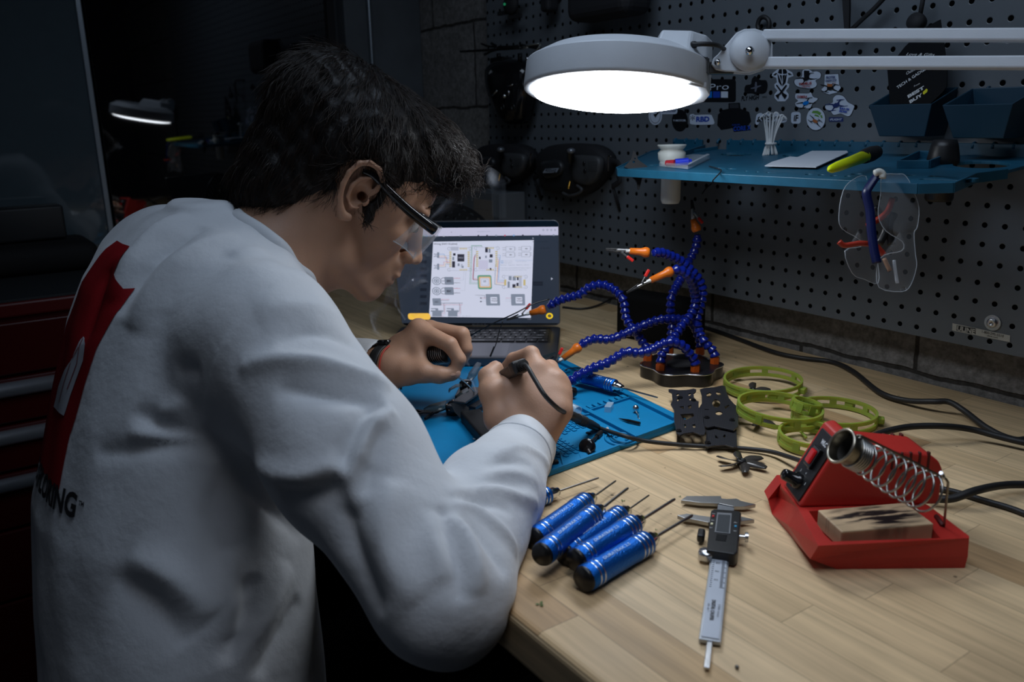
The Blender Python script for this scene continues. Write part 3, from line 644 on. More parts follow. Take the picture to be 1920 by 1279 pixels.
for k in list(range(-4,-1))+list(range(0,21)):
    mb=MB(); x=k*.0254; z=ZO+10*.0254; mb.tube([(x,-.0045,z-.004),(x,-.0045,z),(x,-.002,z+.0025),(x,.004,z+.003)],.0022,n=8); mb.build('peg',BLUEP,tray)
mb=MB(SHM)
a=sh2(1260,300); b_=sh2(1325,279); rib((a[0],a[1]),(b_[0],-.006),0,.008); 
mb.build('divider',BLUEP,tray); mb=MB(SHM)
a=sh2(1360,283); rib((.0,-.004),(-.012,-.10),0,.005)
mb.build('divider',BLUEP,tray); mb=MB(SHM)
ba=[sh2(1683,316),sh2(1742,316),sh2(1790,297),sh2(1722,297)]; ba=[(x,min(y,-.006)) for x,y in ba]
for i in range(4): rib(ba[i],ba[(i+1)%4],0,.010)
mb.build('holder_box',BLUEP,tray)
# ---- bins
def bin_(label,xl,xr,y0,zt,zb):
    t=thing('storage_bin',label,'bin',((xl+xr)/2,-.001,zt)); mb=MB()
    yb=-.003; s=.012
    ti=[(xl,yb),(xr,yb),(xr,y0),(xl,y0)]; bo=[(xl+s,yb),(xr-s,yb),(xr-s,y0+s),(xl+s,y0+s)]; th=.0025
    tin=[(xl+th,yb-th),(xr-th,yb-th),(xr-th,y0+th),(xl+th,y0+th)]; bi=[(xl+s+th,yb-th),(xr-s-th,yb-th),(xr-s-th,y0+s+th),(xl+s+th,y0+s+th)]
    zb_=zt+.02
    vs=[(x,y,zt+(zb_-zt)*(1 if y==yb else 0)) for x,y in ti]+[(x,y,zb) for x,y in bo]+[(x,y,zt+(zb_-zt)*(1 if abs(y-yb+th)<1e-6 else 0)) for x,y in tin]+[(x,y,zb+th) for x,y in bi]
    fs=[(4,5,6,7),(12,13,14,15)[::-1]]
    for i in range(4):
        j=(i+1)%4; fs+=[(i,j,4+j,4+i),(8+j,8+i,12+i,12+j),(j,i,8+i,8+j)]
    mb.add(vs,fs); o=mb.build('bin_body',BINB,t); bv=o.modifiers.new('b','BEVEL'); bv.width=.001; bv.segments=2; bv.limit_method='ANGLE'
    for x in (xl+.02,xr-.02):
        mb=MB(); mb.tube([(x,-.003,zt+.014),(x,-.0035,zt+.02),(x,.003,zt+.0215)],.002,n=8); mb.build('peg',BINB,t)
    return t
def binpx(label,c_fl,c_fr,c_bot,xb):
    cc=lambda p:(1520+p[0]/3.5525,p[1]/3.5525)
    fr=Px(*cc(c_fr),xb); y0=fr.y; fl=Py(*cc(c_fl),y0); bo=Py(*cc(c_bot),y0+.012)
    return bin_(label,fl.x,fr.x,y0,fr.z,bo.z)
xb=Py(1800.1,161,0).x
binpx('teal plastic bin holding a black gift card, left of the two bins',(385,700),(808,690),(430,908),xb)
cc=lambda p:(1520+p[0]/3.5525,p[1]/3.5525)
xl=Py(*cc((1085,575)),0).x; fl=Px(*cc((875,700)),xl); fr=Py(*cc((1350,690)),fl.y); bo=Py(*cc((920,920)),fl.y+.012)
bin_('empty teal plastic bin at the right edge of the pegboard',xl,fr.x,fl.y,fl.z,bo.z)
# ---- gift card standing in the left bin
cp=[(512,460),(630,310),(770,180),(865,130),(875,200),(890,290),(910,470),(908,575),(880,615),(800,690),(800,800),(560,800),(530,690)]
yc=-.034; P=[Py(*cc(p),yc) for p in cp]
mb=MB(); me=curve_mesh([[(p.x,p.z) for p in P]],depth=.0015); mb.mesh(me,0,Matrix(((1,0,0,0),(0,0,-1,yc),(0,1,0,0),(0,0,0,1))))
card=mb.build('gift_card',[mat('card_black',(.006,.0065,.008),.55,spec=.2)],label='black retail gift card with slanted white lettering standing in the teal bin',cat='card')
def card_text(par,txt,p0,p1,hpx,m,**k):
    a=Py(*cc(p0),yc); b_=Py(*cc(p1),yc); ang=math.atan2(b_.z-a.z,b_.x-a.x); c_=(a+b_)/2
    M=Matrix(((1,0,0,c_.x),(0,0,-1,yc-.0012),(0,1,0,c_.z),(0,0,0,1)))@Matrix.Rotation(ang,4,'Z'); mb=MB()
    place_text(mb,txt,M,(b_-a).length,hpx*.00043,0,**k); mb.build('lettering',m,par)
WT=mat('print_white',(.7,.72,.74),.4)
card_text(card,'TECH & GADGETS',(578,585),(800,435),9,WT,bold=.02); card_text(card,'Outfit Your',(640,490),(760,425),9,WT,shear=.4)
card_text(card,'from',(690,575),(730,555),5,WT,shear=.3); card_text(card,'BEST',(650,645),(760,580),10,WT,bold=.05); card_text(card,'BUY',(662,680),(748,628),10,WT,bold=.05)
card_text(card,'Love & Gifts',(640,360),(830,365),8,WT,shear=.4)
mb=MB(); me=curve_mesh([[(p.x,p.z) for p in [Py(*cc(q),yc) for q in [(752,612),(775,590),(783,598),(780,612),(758,630),(750,625)]]]],depth=.0003); mb.mesh(me,0,Matrix(((1,0,0,0),(0,0,-1,yc-.0012),(0,1,0,0),(0,0,0,1)))); mb.build('tag_emblem',mat('tag_yellow',(.8,.75,.02),.4),card)
# ---- white dropper bottle hanging in a shelf slot
p=Psh(1258,312); D=(p-CAM).length; s=1/FPX*(-(p-CAM).dot(RZ))
bc=Psh(1259,306); F=Matrix.Translation(bc)
mb=MB(F); r=19*s
mb.lathe([(0,-78*s),(r*.85,-77*s),(r,-70*s),(r*1.0,-10*s),(r*1.1,0),(r*1.35,8*s),(r*1.4,20*s),(r*1.1,26*s),(r*1.2,27*s),(r*1.45,33*s),(r*1.45,35*s),(r*1.0,35*s),(r*.9,30*s),(0,29*s)],n=36)
mb.build('bottle',mat('bottle_white',(.62,.63,.58),.45),label='white plastic bottle dropped through a hole at the left of the blue tray',cat='bottle')
# ---- black serrated bracket
mb=MB(); o=Psh(1190,315); F=frame(o,RX,y=RY)
def mpx(pts,o,ox,oy): 
    dd=-(o-CAM).dot(RZ)/FPX; return [((x-ox)*dd,(oy-y)*dd) for x,y in pts]
bk=crop(1140,100,4,[(120,855),(170,800),(190,730),(205,745),(225,800),(295,850),(290,865),(240,860),(255,935),(235,1020),(222,1018),(215,960),(180,930),(150,865)])
me=curve_mesh([mpx(bk,o,1190,315)]+[mpx(circle(1188,304,2.5,8),o,1190,315),mpx(circle(1190,298,1.6,8),o,1190,315)],depth=.004); mb.mesh(me,0,F); 
mb.build('serrated_bracket',BLKM,label='small black openwork bracket hooked over the left end of the tray',cat='bracket')
# ---- zip bag with red and blue bits
zb=thing('zip_bag','small clear zip bag with a red and blue driver bit lying on the tray','bag',Psh(1280,308))
def slab(pts,z0,z1,m,name,par,up=.0): 
    mb=MB(SHM); mb.prism([sh2(x,y) for x,y in pts],z0,z1,bev=.0006); return mb.build(name,m,par)
CLR=mat('clear_film',(.75,.8,.85),.12,alpha=.22,spec=.8)
slab([(1236,313),(1255,303),(1300,297),(1331,299),(1290,319)],.001,.007,CLR,'film',zb)
slab([(1290,318),(1296,317),(1331,299.5),(1326,298)],.0068,.0085,mat('zip_strip',(.5,.55,.6),.3,alpha=.6),'zip_strip',zb)
mb=MB(); mb.cyl(Psh(1250,306,.006),Psh(1266,305,.007),.0045); mb.build('red_handle',mat('bit_red',(.35,.02,.03),.3),zb)
mb=MB(); mb.cyl(Psh(1266,305,.007),Psh(1291,303,.007),.0055); mb.cyl(Psh(1291,303,.007),Psh(1296,302.5,.007),.0035); mb.build('blue_handle',mat('bit_blue',(.01,.03,.5),.3),zb)
# ---- loose wire over the edge
mb=MB(); mb.tube(catmull([Psh(1330,312,.002),Psh(1345,316,.003),Psh(1352,321,.003),Psh(1349,331,0)+Vector((0,-.012,-.004)),Pt(1336,343,1.30),Pt(1325,352,1.30),Pt(1316,364,1.3)],6),.0009,n=6); mb.build('black_wire',BLK,label='short thin black wire dangling over the tray front edge',cat='wire')
# ---- zip tie bundle standing
zo=Psh(1444,291); zd=-(zo-CAM).dot(RZ)/FPX
bundle=[]
for i,(bx,mx_,tx,ty,hk) in enumerate([(1432,1438,1430,221,-1),(1435,1439,1434,218,-1),(1438,1441,1440,215,-1),(1441,1442,1447,216,1),(1450,1445,1452,222,1),(1454,1446,1457,221,1),(1456,1447,1460,224,1),(1446,1443,1444,219,-1)]):
    k=(i-3.5)*.0012; up=Vector((0,0,1))
    def q(x,y,e=0): return zo+RX*((x-1444)*zd)+Vector((0,0,1))*((291-y)*zd*1.03)+RZ*(k+e)
    pts=[q(bx,291),q(bx*.4+mx_*.6,277),q(mx_,270),q(mx_*.6+tx*.4,248),q(tx,ty+6),q(tx+hk*2,ty),q(tx+hk*6,ty+1,.001),q(tx+hk*9,ty+6,.002)]
    mb=MB(); mb.tube(catmull(pts,5),.0019,n=6,flat=(1.,.45)); mb.build('zip_tie',mat('nylon_white',(.60,.62,.63),.45),label='white nylon zip tie in a banded bundle standing on the tray',cat='zip tie',group='bundle of white zip ties on the tray')
mb=MB(F:=Matrix.Translation(zo+Vector((0,0,21*zd)))@zframe((0,0,0),(0,0,1),RX)); mb.lathe([(.0,-.0018),(.0086,-.0018),(.0090,0),(.0086,.0018),(.0,.0018)],n=24,sy=.8)
mb.build('band',mat('nylon_white',),label='white band wrapped round the zip tie bundle',cat='band')
# ---- paper
mb=MB(SHM); pp=[sh2(*q) for q in crop(1140,100,4,[(1175,865),(1230,835),(1365,795),(1420,800),(1530,752),(1790,752),(1800,765),(1560,876)])]; mb.prism(pp,.003,.0042)
mb.build('paper_sheet',mat('paper',(.50,.54,.60),.7),label='white paper sheet lying on the blue tray beside the zip ties',cat='paper')
# ---- yellow and black tool
a=Psh(1556,318,.018); b_=Psh(1622,293,.02); 
kn=thing('utility_light','yellow handled tool with black head lying on the paper','tool',a)
F=zframe(a,b_-a); L=(b_-a).length; s=-(a-CAM).dot(RZ)/FPX; r=11*s
mb=MB(F); mb.lathe([(0,-.003),(r*.5,0),(r*.8,r*.8),(r,L*.25),(r*1.05,L*.6),(r*1.2,L*.93),(r*1.3,L*.96),(r*1.0,L)],n=28,sy=.9); mb.build('handle',mat('safety_yellow',(.62,.72,.0),.35),kn)
mb=MB(F); mb.lathe([(r*1.1,L*.9),(r*1.35,L*1.0),(r*1.4,L*1.2),(r*1.2,L*1.35),(r*.6,L*1.42),(0,L*1.43)],n=24); mb.build('head',BLKM,kn)
# ---- clear safety goggles hanging
gg=thing('safety_goggles','clear safety glasses with blue temple arm hanging from the front of the tray','safety glasses',Psh(1645,328))
G=lambda p: crop(1520,300,3.1975,p)
def pane(pts,t0,t1,name,m,th=.0015,par=None,bulge=.0):
    pts=smooth_poly(pts,3); n=len(pts); cx=sum(p[0] for p in pts)/n; cy=sum(p[1] for p in pts)/n
    vs=[];fs=[]; xs=[p[0] for p in pts]; rings=7
    for r in range(rings+1):
        k=r/rings
        for x,y in pts:
            X=cx+(x-cx)*k; Y=cy+(y-cy)*k; u=(X-min(xs))/(max(xs)-min(xs)); t=t0+(t1-t0)*u-bulge*(1-k*k); vs.append(Pt(X,Y,t))
    for r in range(rings):
        for i in range(n): fs.append((r*n+i,r*n+(i+1)%n,(r+1)*n+(i+1)%n,(r+1)*n+i))
    mb=MB(); mb.add(vs,fs,smooth=True); o=mb.build(name,m,par or gg); 
    sf=o.modifiers.new('s','SOLIDIFY'); sf.thickness=th; 
    mb=MB(); mb.tube([vs[rings*n+i] for i in range(n)]+[vs[rings*n]],.00045,n=6); mb.build('lens_edge',mat('lens_edge',(.55,.6,.65),.1,alpha=.5,spec=1.),o)
    return o
LENS=mat('clear_lens',(.8,.85,.9),.03,alpha=.045,spec=1.,ior=1.6)
tg=.93
pane(G([(430,95),(520,85),(570,95),(620,190),(650,290),(640,400),(620,440),(628,560),(635,640),(600,750),(545,790),(410,765),(398,640),(440,570),(545,545),(550,490),(450,425),(405,330),(420,200)]),tg,tg-.01,'right_lens',LENS,bulge=.008)
pane(G([(330,95),(250,120),(195,185),(170,320),(185,410),(290,475),(300,520),(205,545),(250,680),(320,715),(405,738),(400,600),(360,400),(340,200)]),tg+.02,tg+.05,'left_lens',LENS,bulge=.004)
def pxtube(pts,ts,r,m,name,par,flat=None,n=8):
    P=[Pt(x,y,ts[i] if hasattr(ts,'__len__') else ts) for i,(x,y) in enumerate(pts)]
    mb=MB(); mb.tube(catmull(P,5),r,n=n,flat=flat); return mb.build(name,m,par)
GB=mat('temple_blue',(.002,.007,.06),.35)
pxtube(G([(400,90),(345,170),(335,210),(355,300),(365,430),(380,540),(398,620)]),.925,[.006]*31,GB,'temple_arm',gg,flat=(.6,1))
pxtube(G([(385,80),(410,72),(430,85),(428,110)]),.92,.004,mat('bottle_white'),'hinge_clip',gg)
RDP=mat('red_translucent',(.35,.03,.015),.3)
pxtube(G([(170,490),(200,512),(260,505),(300,500),(380,510),(420,545),(440,570)]),[.94]*7,.0032,RDP,'nose_strap',gg); pxtube(G([(490,230),(470,290),(440,330),(400,360),(340,395)]),.96,.0035,RDP,'temple_tip',gg)
pxtube(G([(385,280),(430,350),(450,420),(410,505)]),.965,.0045,BLK,'black_strap',gg); pxtube(G([(500,320),(470,400),(485,510)]),.965,.0045,BLK,'black_strap',gg)
pxtube(G([(500,600),(505,650),(520,740)]),.955,.002,mat('lens_edge'),'clear_strut',gg)
pxtube(G([(440,590),(475,665)]),.955,.0025,mat('tan_plastic',(.3,.16,.08),.4),'tan_tip',gg)
# ---- black bottle under / over the tray
bc=Psh(1765,330)+Vector((0,.02,0)); bc=Py(1765,330,-.075); s=-(bc-CAM).dot(RZ)/FPX; bc.z=1.25
mb=MB(Matrix.Translation(bc)); mb.lathe([(0,-72*s),(22*s,-71*s),(25*s,-66*s),(25*s,-2*s),(28*s,0),(28*s,8*s),(24*s,30*s),(20*s,42*s),(0,43*s)],n=32)
mb.build('spray_can',mat('satin_black',(.014,.014,.015),.4),label='black cylindrical can sunk through the tray under the teal bins',cat='can')
# ---- dark items in the top right
def hookset(name,label,cat,paths,r,m=BLK,y=-.012):
    t=thing(name,label,cat,Py(*paths[0][0],0)); 
    for pth,rr in paths_iter(paths,r): 
        mb=MB(); mb.tube(catmull([Py(x,yy,y) for x,yy in pth],4),rr,n=8); mb.build('rod',m,t)
    return t
def paths_iter(p,r):
    for i,q in enumerate(p): yield q,(r[i] if hasattr(r,'__len__') else r)
mb=MB(); mb.tube(catmull([Py(1423,57,-.012),Py(1421,46,-.012),Py(1425,35,-.012),Py(1433,32,-.012),Py(1441,38,-.012),Py(1442,50,-.012),Py(1439,57,-.012)],5),.0036,n=8); mb.build('hanging_cable_loop',RUB,label='small black cable loop hanging above the lamp pivot',cat='cable')
cc2=lambda p: crop(1400,0,3.692,p)
mb=MB(); pr=cc2([(665,-60),(715,-60),(716,60),(712,200),(700,300),(690,310),(680,200),(670,60)]); P=[Py(x,y,-.03) for x,y in pr]; me=curve_mesh([[(p.x,p.z) for p in P]],depth=.004); mb.mesh(me,0,Matrix(((1,0,0,0),(0,0,-1,-.03),(0,1,0,0),(0,0,0,1))))
mb.tube([Py(1577,-20,-.03),Py(1577,-14,0)],.003); mb.build('hanging_strap',BLKM,label='long black strap hanging straight down behind the lamp arm',cat='strap')
mb=MB(); mb.tube(catmull([Py(1660,-6,-.02),Py(1640,15,-.02),Py(1615,38,-.02),Py(1594,58,-.02)],5),.0034,n=8); mb.build('black_cable',RUB,label='black rod slanting down to the left above the lamp arm',cat='rod')
mb=MB(); mb.tube([Py(1732,-10,-.02),Py(1729,8,-.02),Py(1724,34,-.02)],.003,n=8); p=Py(1719,42,-.02); mb.lathe([(0,-.006),(.011,-.006),(.012,0),(.011,.007),(0,.007)],M=zframe(p,(0,-1,.3)),n=20); mb.build('hanging_antenna',BLKM,label='black stem ending in a round puck above the gift card',cat='antenna')
# ---- shadowy gear along the top of the board
def blob(name,label,cat,parts,m=BLKM):
    t=thing(name,label,cat,parts[0][1]); 
    for i,(pn,c,scl) in enumerate(parts):
        mb=MB(); mb.sphere(c,1.,sc=scl,u=20,v=12); mb.build(pn,m,t)
    return t
mb=MB(); F=frame(Py(1133,83,-.02),(1,0,.0),z=(0,0,1)); P=[Py(*q,-.02) for q in [(1043,85),(1040,92),(1100,92),(1130,82),(1131,68),(1128,65),(1095,72)]]
me=curve_mesh([[(p.x,p.z) for p in P]],depth=.008,bevel=.001); mb.mesh(me,0,Matrix(((1,0,0,0),(0,0,-1,-.02),(0,1,0,0),(0,0,0,1)))); mb.tube([Py(1125,76,-.02),Py(1125,76,0)],.003); mb.build('comb_handle',BLKM,label='flat black bar hanging on the pegboard just above the lamp head',cat='bar')
tp=thing('hanging_drone','dark drone shape hanging at the top left of the pegboard','drone',Py(958,8,-.03))
mb=MB(); mb.sphere(Py(958,8,-.03),.02,sc=(1.2,.6,1.1)); mb.tube([Py(958,8,-.03),Py(958,8,0)],.003); mb.build('drone_body',BLKM,tp)
mb=MB(); mb.sphere(Py(946,8,-.045),.0028); mb.build('indicator_light',mat('led_green',(.02,.3,.1),.3,emit=(.05,.8,.35),es=.12),tp)
for k in range(4):
    a=.5+k*PI/2; q=Py(958,8,-.03); mb=MB(); mb.box((q.x+.03*math.cos(a),q.y,q.z+.03*math.sin(a)),(.045,.006,.008),M=None); mb.build('drone_arm',BLKM,tp)
tp=thing('equipment_pouch','large dark pouch hanging at the pegboard top above the lamp','pouch',Py(1140,-10,-.06))
mb=MB(); c_=Py(1140,-25,-.06); mb.box((0,0,0),(.17,.07,.11),M=Matrix.Translation(c_),bev=.02,seg=4); mb.build('pouch_body',BLKM,tp); mb=MB(); mb.tube([c_+Vector((0,0,.05)),c_+Vector((0,.06,.06))],.004); mb.build('strap',BLKM,tp)
tp=thing('hanging_charger','small dark gadget hanging between the drone and the pouch','gadget',Py(1030,0,-.03))
mb=MB(); c_=Py(1030,-2,-.03); mb.box((0,0,0),(.03,.03,.05),M=Matrix.Translation(c_),bev=.008,seg=3); mb.tube([c_,c_+Vector((0,.03,.0))],.003); mb.build('gadget_body',BLKM,tp)
# ---- face mask shaped controller and antenna rods on the left
def Y8(px,py,y=-.05): return Py(px,py,y)
rc=thing('remote_controller','glossy black remote controller hanging beside the conduit at the pegboard left','controller',Y8(955,180))
U=lambda p: crop(840,60,6.395,p)
ol=U([(460,430),(520,350),(640,320),(830,340),(915,400),(935,520),(930,720),(900,900),(860,1060),(760,1110),(640,1090),(560,900),(500,760),(460,580)])
mb=MB(); P=[Y8(x,y) for x,y in smooth_poly(ol,2)]; c0=sum(P,Vector())/len(P); n=len(P); vs=[];
for k,e in ((1,.03),(1.0,.012),(.96,.0),(.85,-.012),(.55,-.02),(.2,-.022)):
    for p in P: q=c0+(p-c0)*k; vs.append(Vector((q.x,q.y+e,q.z)))
fs=[(r*n+i,r*n+(i+1)%n,(r+1)*n+(i+1)%n,(r+1)*n+i) for r in range(5) for i in range(n)]+[tuple(range(n))[::-1],tuple(5*n+i for i in range(n))]
mb.add(vs,fs,smooth=True); mb.build('controller_shell',BLKG,rc)
for a,b_ in (((530,765),(590,700)),((720,650),(775,630)),((735,740),(720,690))):
    mb=MB(); mb.tube([Y8(*U([a])[0],-.078),Y8(*U([b_])[0],-.078)],.0016,n=8); mb.build('toggle_switch',CHROME,rc)
mb=MB(); mb.sphere(Y8(*U([(678,768)])[0],-.076),.0045); mb.build('gimbal_cap',CHROME,rc)
for q in ((660,900),(785,900)):
    mb=MB(); mb.lathe([(.006,0),(.0075,.002),(.006,.003)],M=zframe(Y8(*U([q])[0],-.074),(0,-1,0)),n=20); mb.build('gimbal_ring',BLK,rc)
mb=MB(); mb.box((0,0,0),(.05,.03,.012),M=Matrix.Translation(Y8(940,113,-.03)),bev=.003); mb.tube([Y8(975,115,-.04),Y8(975,100,-.04)],.005); mb.tube([Y8(935,112,-.04),Y8(935,100,-.04)],.005); mb.build('carry_handle',BLK,rc)
ro=thing('antenna_rods','bundle of thin black antenna rods lying across the top of the controller','antenna',Y8(940,90))
for pth,r in (((( 150,235),(500,215),(870,190)),.0028),(((400,140),(520,175),(900,170),(1080,160)),.0022),(((440,270),(560,215),(860,165)),.003),(((520,135),(600,180)),.003),(((880,160),(1110,200)),.003)):
    mb=MB(); mb.tube(catmull([Y8(*q,-.06) for q in U(list(pth))],4),r,n=8); mb.build('rod',BLKG,ro)
for pth in (((870,190),(980,160),(1090,140)),((870,205),(960,185)),((1110,150),(1015,300))):
    mb=MB(); mb.tube([Y8(*q,-.062) for q in U(list(pth))],.0016,n=6); mb.build('bare_tip',mat('tarnished',(.35,.36,.33),.3,metal=.8),ro)
mb=MB(); mb.sphere(Y8(*U([(955,325)])[0],-.05),.0055); mb.tube([Y8(*U([(955,325)])[0],-.05),Y8(*U([(955,325)])[0],0)],.002); mb.build('ball_knob',STEEL,label='small shiny ball knob beside the black controller',cat='knob')
# ---- video goggles
def goggle(label,o_px,depth,parts_bright,logo):
    """o_px: transform from crop(880,240,6.4) offset"""
    dx,dy,k=o_px
    V=lambda p:[(880+(x*k+dx)/6.4,240+(y*k+dy)/6.4) for x,y in p]
    g=thing('video_goggles',label,'goggles',Py(*V([(1200,520)])[0],-.05))
    ol=V([(800,330),(870,260),(960,210),(1100,190),(1300,185),(1480,210),(1600,290),(1650,400),(1600,560),(1480,700),(1350,800),(1200,830),(1100,800),(900,760),(820,600),(790,450)])
    def shell(ol,y0,dep,nm,m,par,bul=1.):
        P=[Py(x,y,y0) for x,y in smooth_poly(ol,2)]; c0=sum(P,Vector())/len(P); n=len(P); vs=[]
        for kk,e in ((.97,dep),(1.0,dep*.4),(.98,0),(.9,-.006*bul),(.6,-.012*bul),(.2,-.014*bul)):
            for p in P: q=c0+(p-c0)*kk; vs.append(Vector((q.x,q.y+e,q.z)))
        fs=[(r*n+i,r*n+(i+1)%n,(r+1)*n+(i+1)%n,(r+1)*n+i) for r in range(5) for i in range(n)]+[tuple(range(n))[::-1],tuple(5*n+i for i in range(n))]
        mb=MB(); mb.add(vs,fs,smooth=True); return mb.build(nm,m,par)
    shell(ol,-.035,.03,'goggle_body',BLKM,g)
    shell(V([(1250,330),(1400,330),(1540,350),(1565,450),(1520,600),(1400,690),(1250,640),(1230,500),(1240,400)]),-.052,.015,'side_cover',mat('goggle_grey',(.05,.052,.055),.5),g,.4)
    h_=shell(V([(840,440),(900,390),(1060,385),(1110,470),(1080,560),(940,610),(870,560)]),-.056,.02,'antenna_module',mat('goggle_module',(.02,.021,.023),.4),g,.3)
    a=Py(*V([(1215,380)])[0],-.06); mb=MB(); mb.cyl(a,Py(*V([(1222,275)])[0],-.075),.008); mb.build('joystick_stem',BLKG,g)
    mb=MB(); mb.sphere(Py(*V([(1222,275)])[0],-.078),.0085,sc=(1,1,.7)); mb.build('joystick_cap',mat('satin_alu',(.22,.24,.27),.3,metal=.6),g)
    for q in ((1375,430),(1385,520)):
        mb=MB(); mb.sphere(Py(*V([q])[0],-.068),.0038,sc=(1,.5,1.4)); mb.build('button',BLKG,g)
    mb=MB()
    for i in range(7):
        for j in range(6): mb.sphere(Py(*V([(1430+i*16,410+j*22)])[0],-.0665),.0009,u=6,v=4)
    mb.build('vent_dots',BLKG,g)
    mb=MB(); a=Py(*V([(1208,640)])[0],-.062); mb.cyl(a,a+Vector((0,-.004,-.014)),.0026,n=10); mb.cyl(a+Vector((0,-.003,-.009)),a+Vector((0,-.004,-.015)),.0037,n=6); mb.build('antenna_connector',GOLD,g)
    mb=MB(); q=[Py(*z_,-.055) for z_ in V([(1120,780),(1200,810),(1300,790),(1350,740),(1290,690)])]; mb.tube(catmull(q,5),.003,n=8); mb.build('lens_rim',mat('goggle_grey'),g)
    mb=MB(); q=[Py(*z_,-.02) for z_ in V([(1640,380),(1720,400),(1790,430),(1790,560),(1800,640),(1720,700)])]; mb.tube(catmull(q,5),.006,n=8,flat=(1,.5)); mb.tube([q[-1],q[-1]+Vector((0,.02,-.05))],.003); mb.build('head_strap',BLKM,g)
    mb=MB(); mb.tube(catmull([Py(*z_,-.055) for z_ in V([(1668,520),(1668,360),(1680,335),(1700,345)])],4),.0016,n=6); mb.build('strap_buckle',DKSTEEL,g)
    if logo:
        mb=MB(); y=-.0655
        for i,pp in enumerate([[(880,540),(915,490),(1078,480),(1045,535)]]):
            P=[Py(*z_,y) for z_ in V(pp)]; me=curve_mesh([[(p.x,p.z) for p in P]],depth=.0004); mb.mesh(me,0,Matrix(((1,0,0,0),(0,0,-1,y),(0,1,0,0),(0,0,0,1))))
        P=[Py(*z_,y) for z_ in V([(910,512),(1050,508)])]; c_=(P[0]+P[1])/2
        place_text(mb,'ADDI-HZ',Matrix(((1,0,0,c_.x),(0,0,-1,y-.0006),(0,1,0,c_.z),(0,0,0,1))),(P[1]-P[0]).length,.0062,1,bold=.03,shear=.3)
        mb.build('logo_plate',[mat('logo_grey',(.30,.34,.40),.4),ST[1]],g)
    return g
goggle('black video headset with a grey parallelogram logo hanging on the pegboard',(0,0,1.0),0,1,True)
goggle('darker black video headset hanging behind the hair, left of the logo one',(-600,40,.80),0,0,False)
# ================================================================== silicone mat
MW,MH=.42,.345
_c=[Vector((-.140,-.298,0)),Vector((.2850,-.362,0)),Vector((.3110,-.704,0)),Vector((-.128,-.700,0))]   # back left, back right, front right, front left
def mwarp(v):
    u=1+v.x/MW; w=-v.y/MH; p=(_c[0]*(1-u)+_c[1]*u)*(1-w)+(_c[3]*(1-u)+_c[2]*u)*w; return Vector((p.x,p.y,T+v.z))
def minv(p):
    v=Vector((-.1,-.1,0))
    for _ in range(12):
        e=mwarp(v)-p; e.z=0; h_=1e-4; gx=(mwarp(v+Vector((h_,0,0)))-mwarp(v))/h_; gy=(mwarp(v+Vector((0,h_,0)))-mwarp(v))/h_
        D_=gx.x*gy.y-gx.y*gy.x; v=v-Vector(((e.x*gy.y-e.y*gy.x)/D_,(gx.x*e.y-gx.y*e.x)/D_,0))
    return v
class WB(MB):
    def build(s,*a,**k): s.v=[mwarp(v) for v in s.v]; return MB.build(s,*a,**k)
MZ=.0055
sm=thing('silicone_mat','teal blue silicone soldering mat with moulded part trays','mat',mwarp(Vector((-MW/2,-MH/2,0))))
mb=WB(); mb.box((-MW/2,-MH/2,.003),(MW,MH,.0056),bev=.0012)
def mp(px,py,z=.010): q=minv(Pz(px,py,T+z)); return (min(max(q.x,-MW+.002),-.001),min(max(q.y,-MH+.002),-.001))
c5=lambda p: mp(1000+p[0]/4.737,630+p[1]/4.737)
def ridge(a,b_,w=.004,h_=.005,z0=MZ-.001):
    d=Vector((b_[0]-a[0],b_[1]-a[1],0)); F=frame(((a[0]+b_[0])/2,(a[1]+b_[1])/2,z0+h_/2),d,z=(0,0,1)); mb.box((0,0,0),(d.length+w*.6,w,h_),M=F,bev=.0007)
yr=c5((440,620))[1]-.003; xk=c5((620,590))[0]
ridge((-MW+.01,-.0065),(-.003,-.0065),.012,.0065); ridge((-.0035,-.004),(-.0035,yr),.006,.0065)
ridge((-MW+.02,yr),(-.004,yr),.0075,.0062)
ridge((-.0025,yr),(-.0025,-MH+.003),.004,.0028); ridge((-MW+.004,-MH+.004),(-.004,-MH+.004),.004,.0015)
nt=7
for i in range(nt):
    y=yr+.004+(-.014-yr-.004)*(i+.5)/nt; mb.box((xk,y,MZ+.002),(.011,(-.014-yr)/nt*.6,.006),bev=.0005)
ridge((xk+.006,yr),(xk+.006,-.013),.003,.005)
for i in range(9):
    x=-.30+i*.009; ridge((x,-.02),(x,-.045),.0022,.0035)
mb.build('mat_body',MATB,sm)
mb=WB()
gx0,gx1=-.125,-.018; gy1=yr-.030; gy0=-.255
nx,ny=13,17
for i in range(nx):
    for j in range(ny):
        x=gx0+(gx1-gx0)*(i+(.5 if j%2 else 0))/nx; y=gy0+(gy1-gy0)*j/ny
        if x>-.075+.0 and y>gy1-.055: continue
        mb.box((x,y,MZ+.0005),(.0066,.0016,.0020)); mb.box((x+.0033,y+.0024,MZ+.0005),(.0014,.0044,.0020))
mb.build('chevron_grid',MATB,sm)
mb=WB(); cq=c5((785,885))
for r,a0,a1 in ((.022,-2.6,1.6),(.0145,0,2*PI),(.008,0,PI*1.2)):
    mb.tube([(cq[0]+r*math.cos(a),cq[1]+r*math.sin(a),MZ+.0008) for a in np.linspace(a0,a1,36)],.0018,n=6,flat=(1.2,1))
q=[c5(p) for p in ((100,1065),(240,1015),(305,1150),(170,1200))]
for i in range(4): ridge(q[i],q[(i+1)%4],.003,.0036)
q=[c5(p) for p in ((270,1000),(385,965),(460,1090))]
for i in range(2): ridge(q[i],q[i+1],.0012,.0018)
ridge(c5((360,700)),c5((500,675)),.003,.004)
mb.build('tray_ridges',MATB,sm)
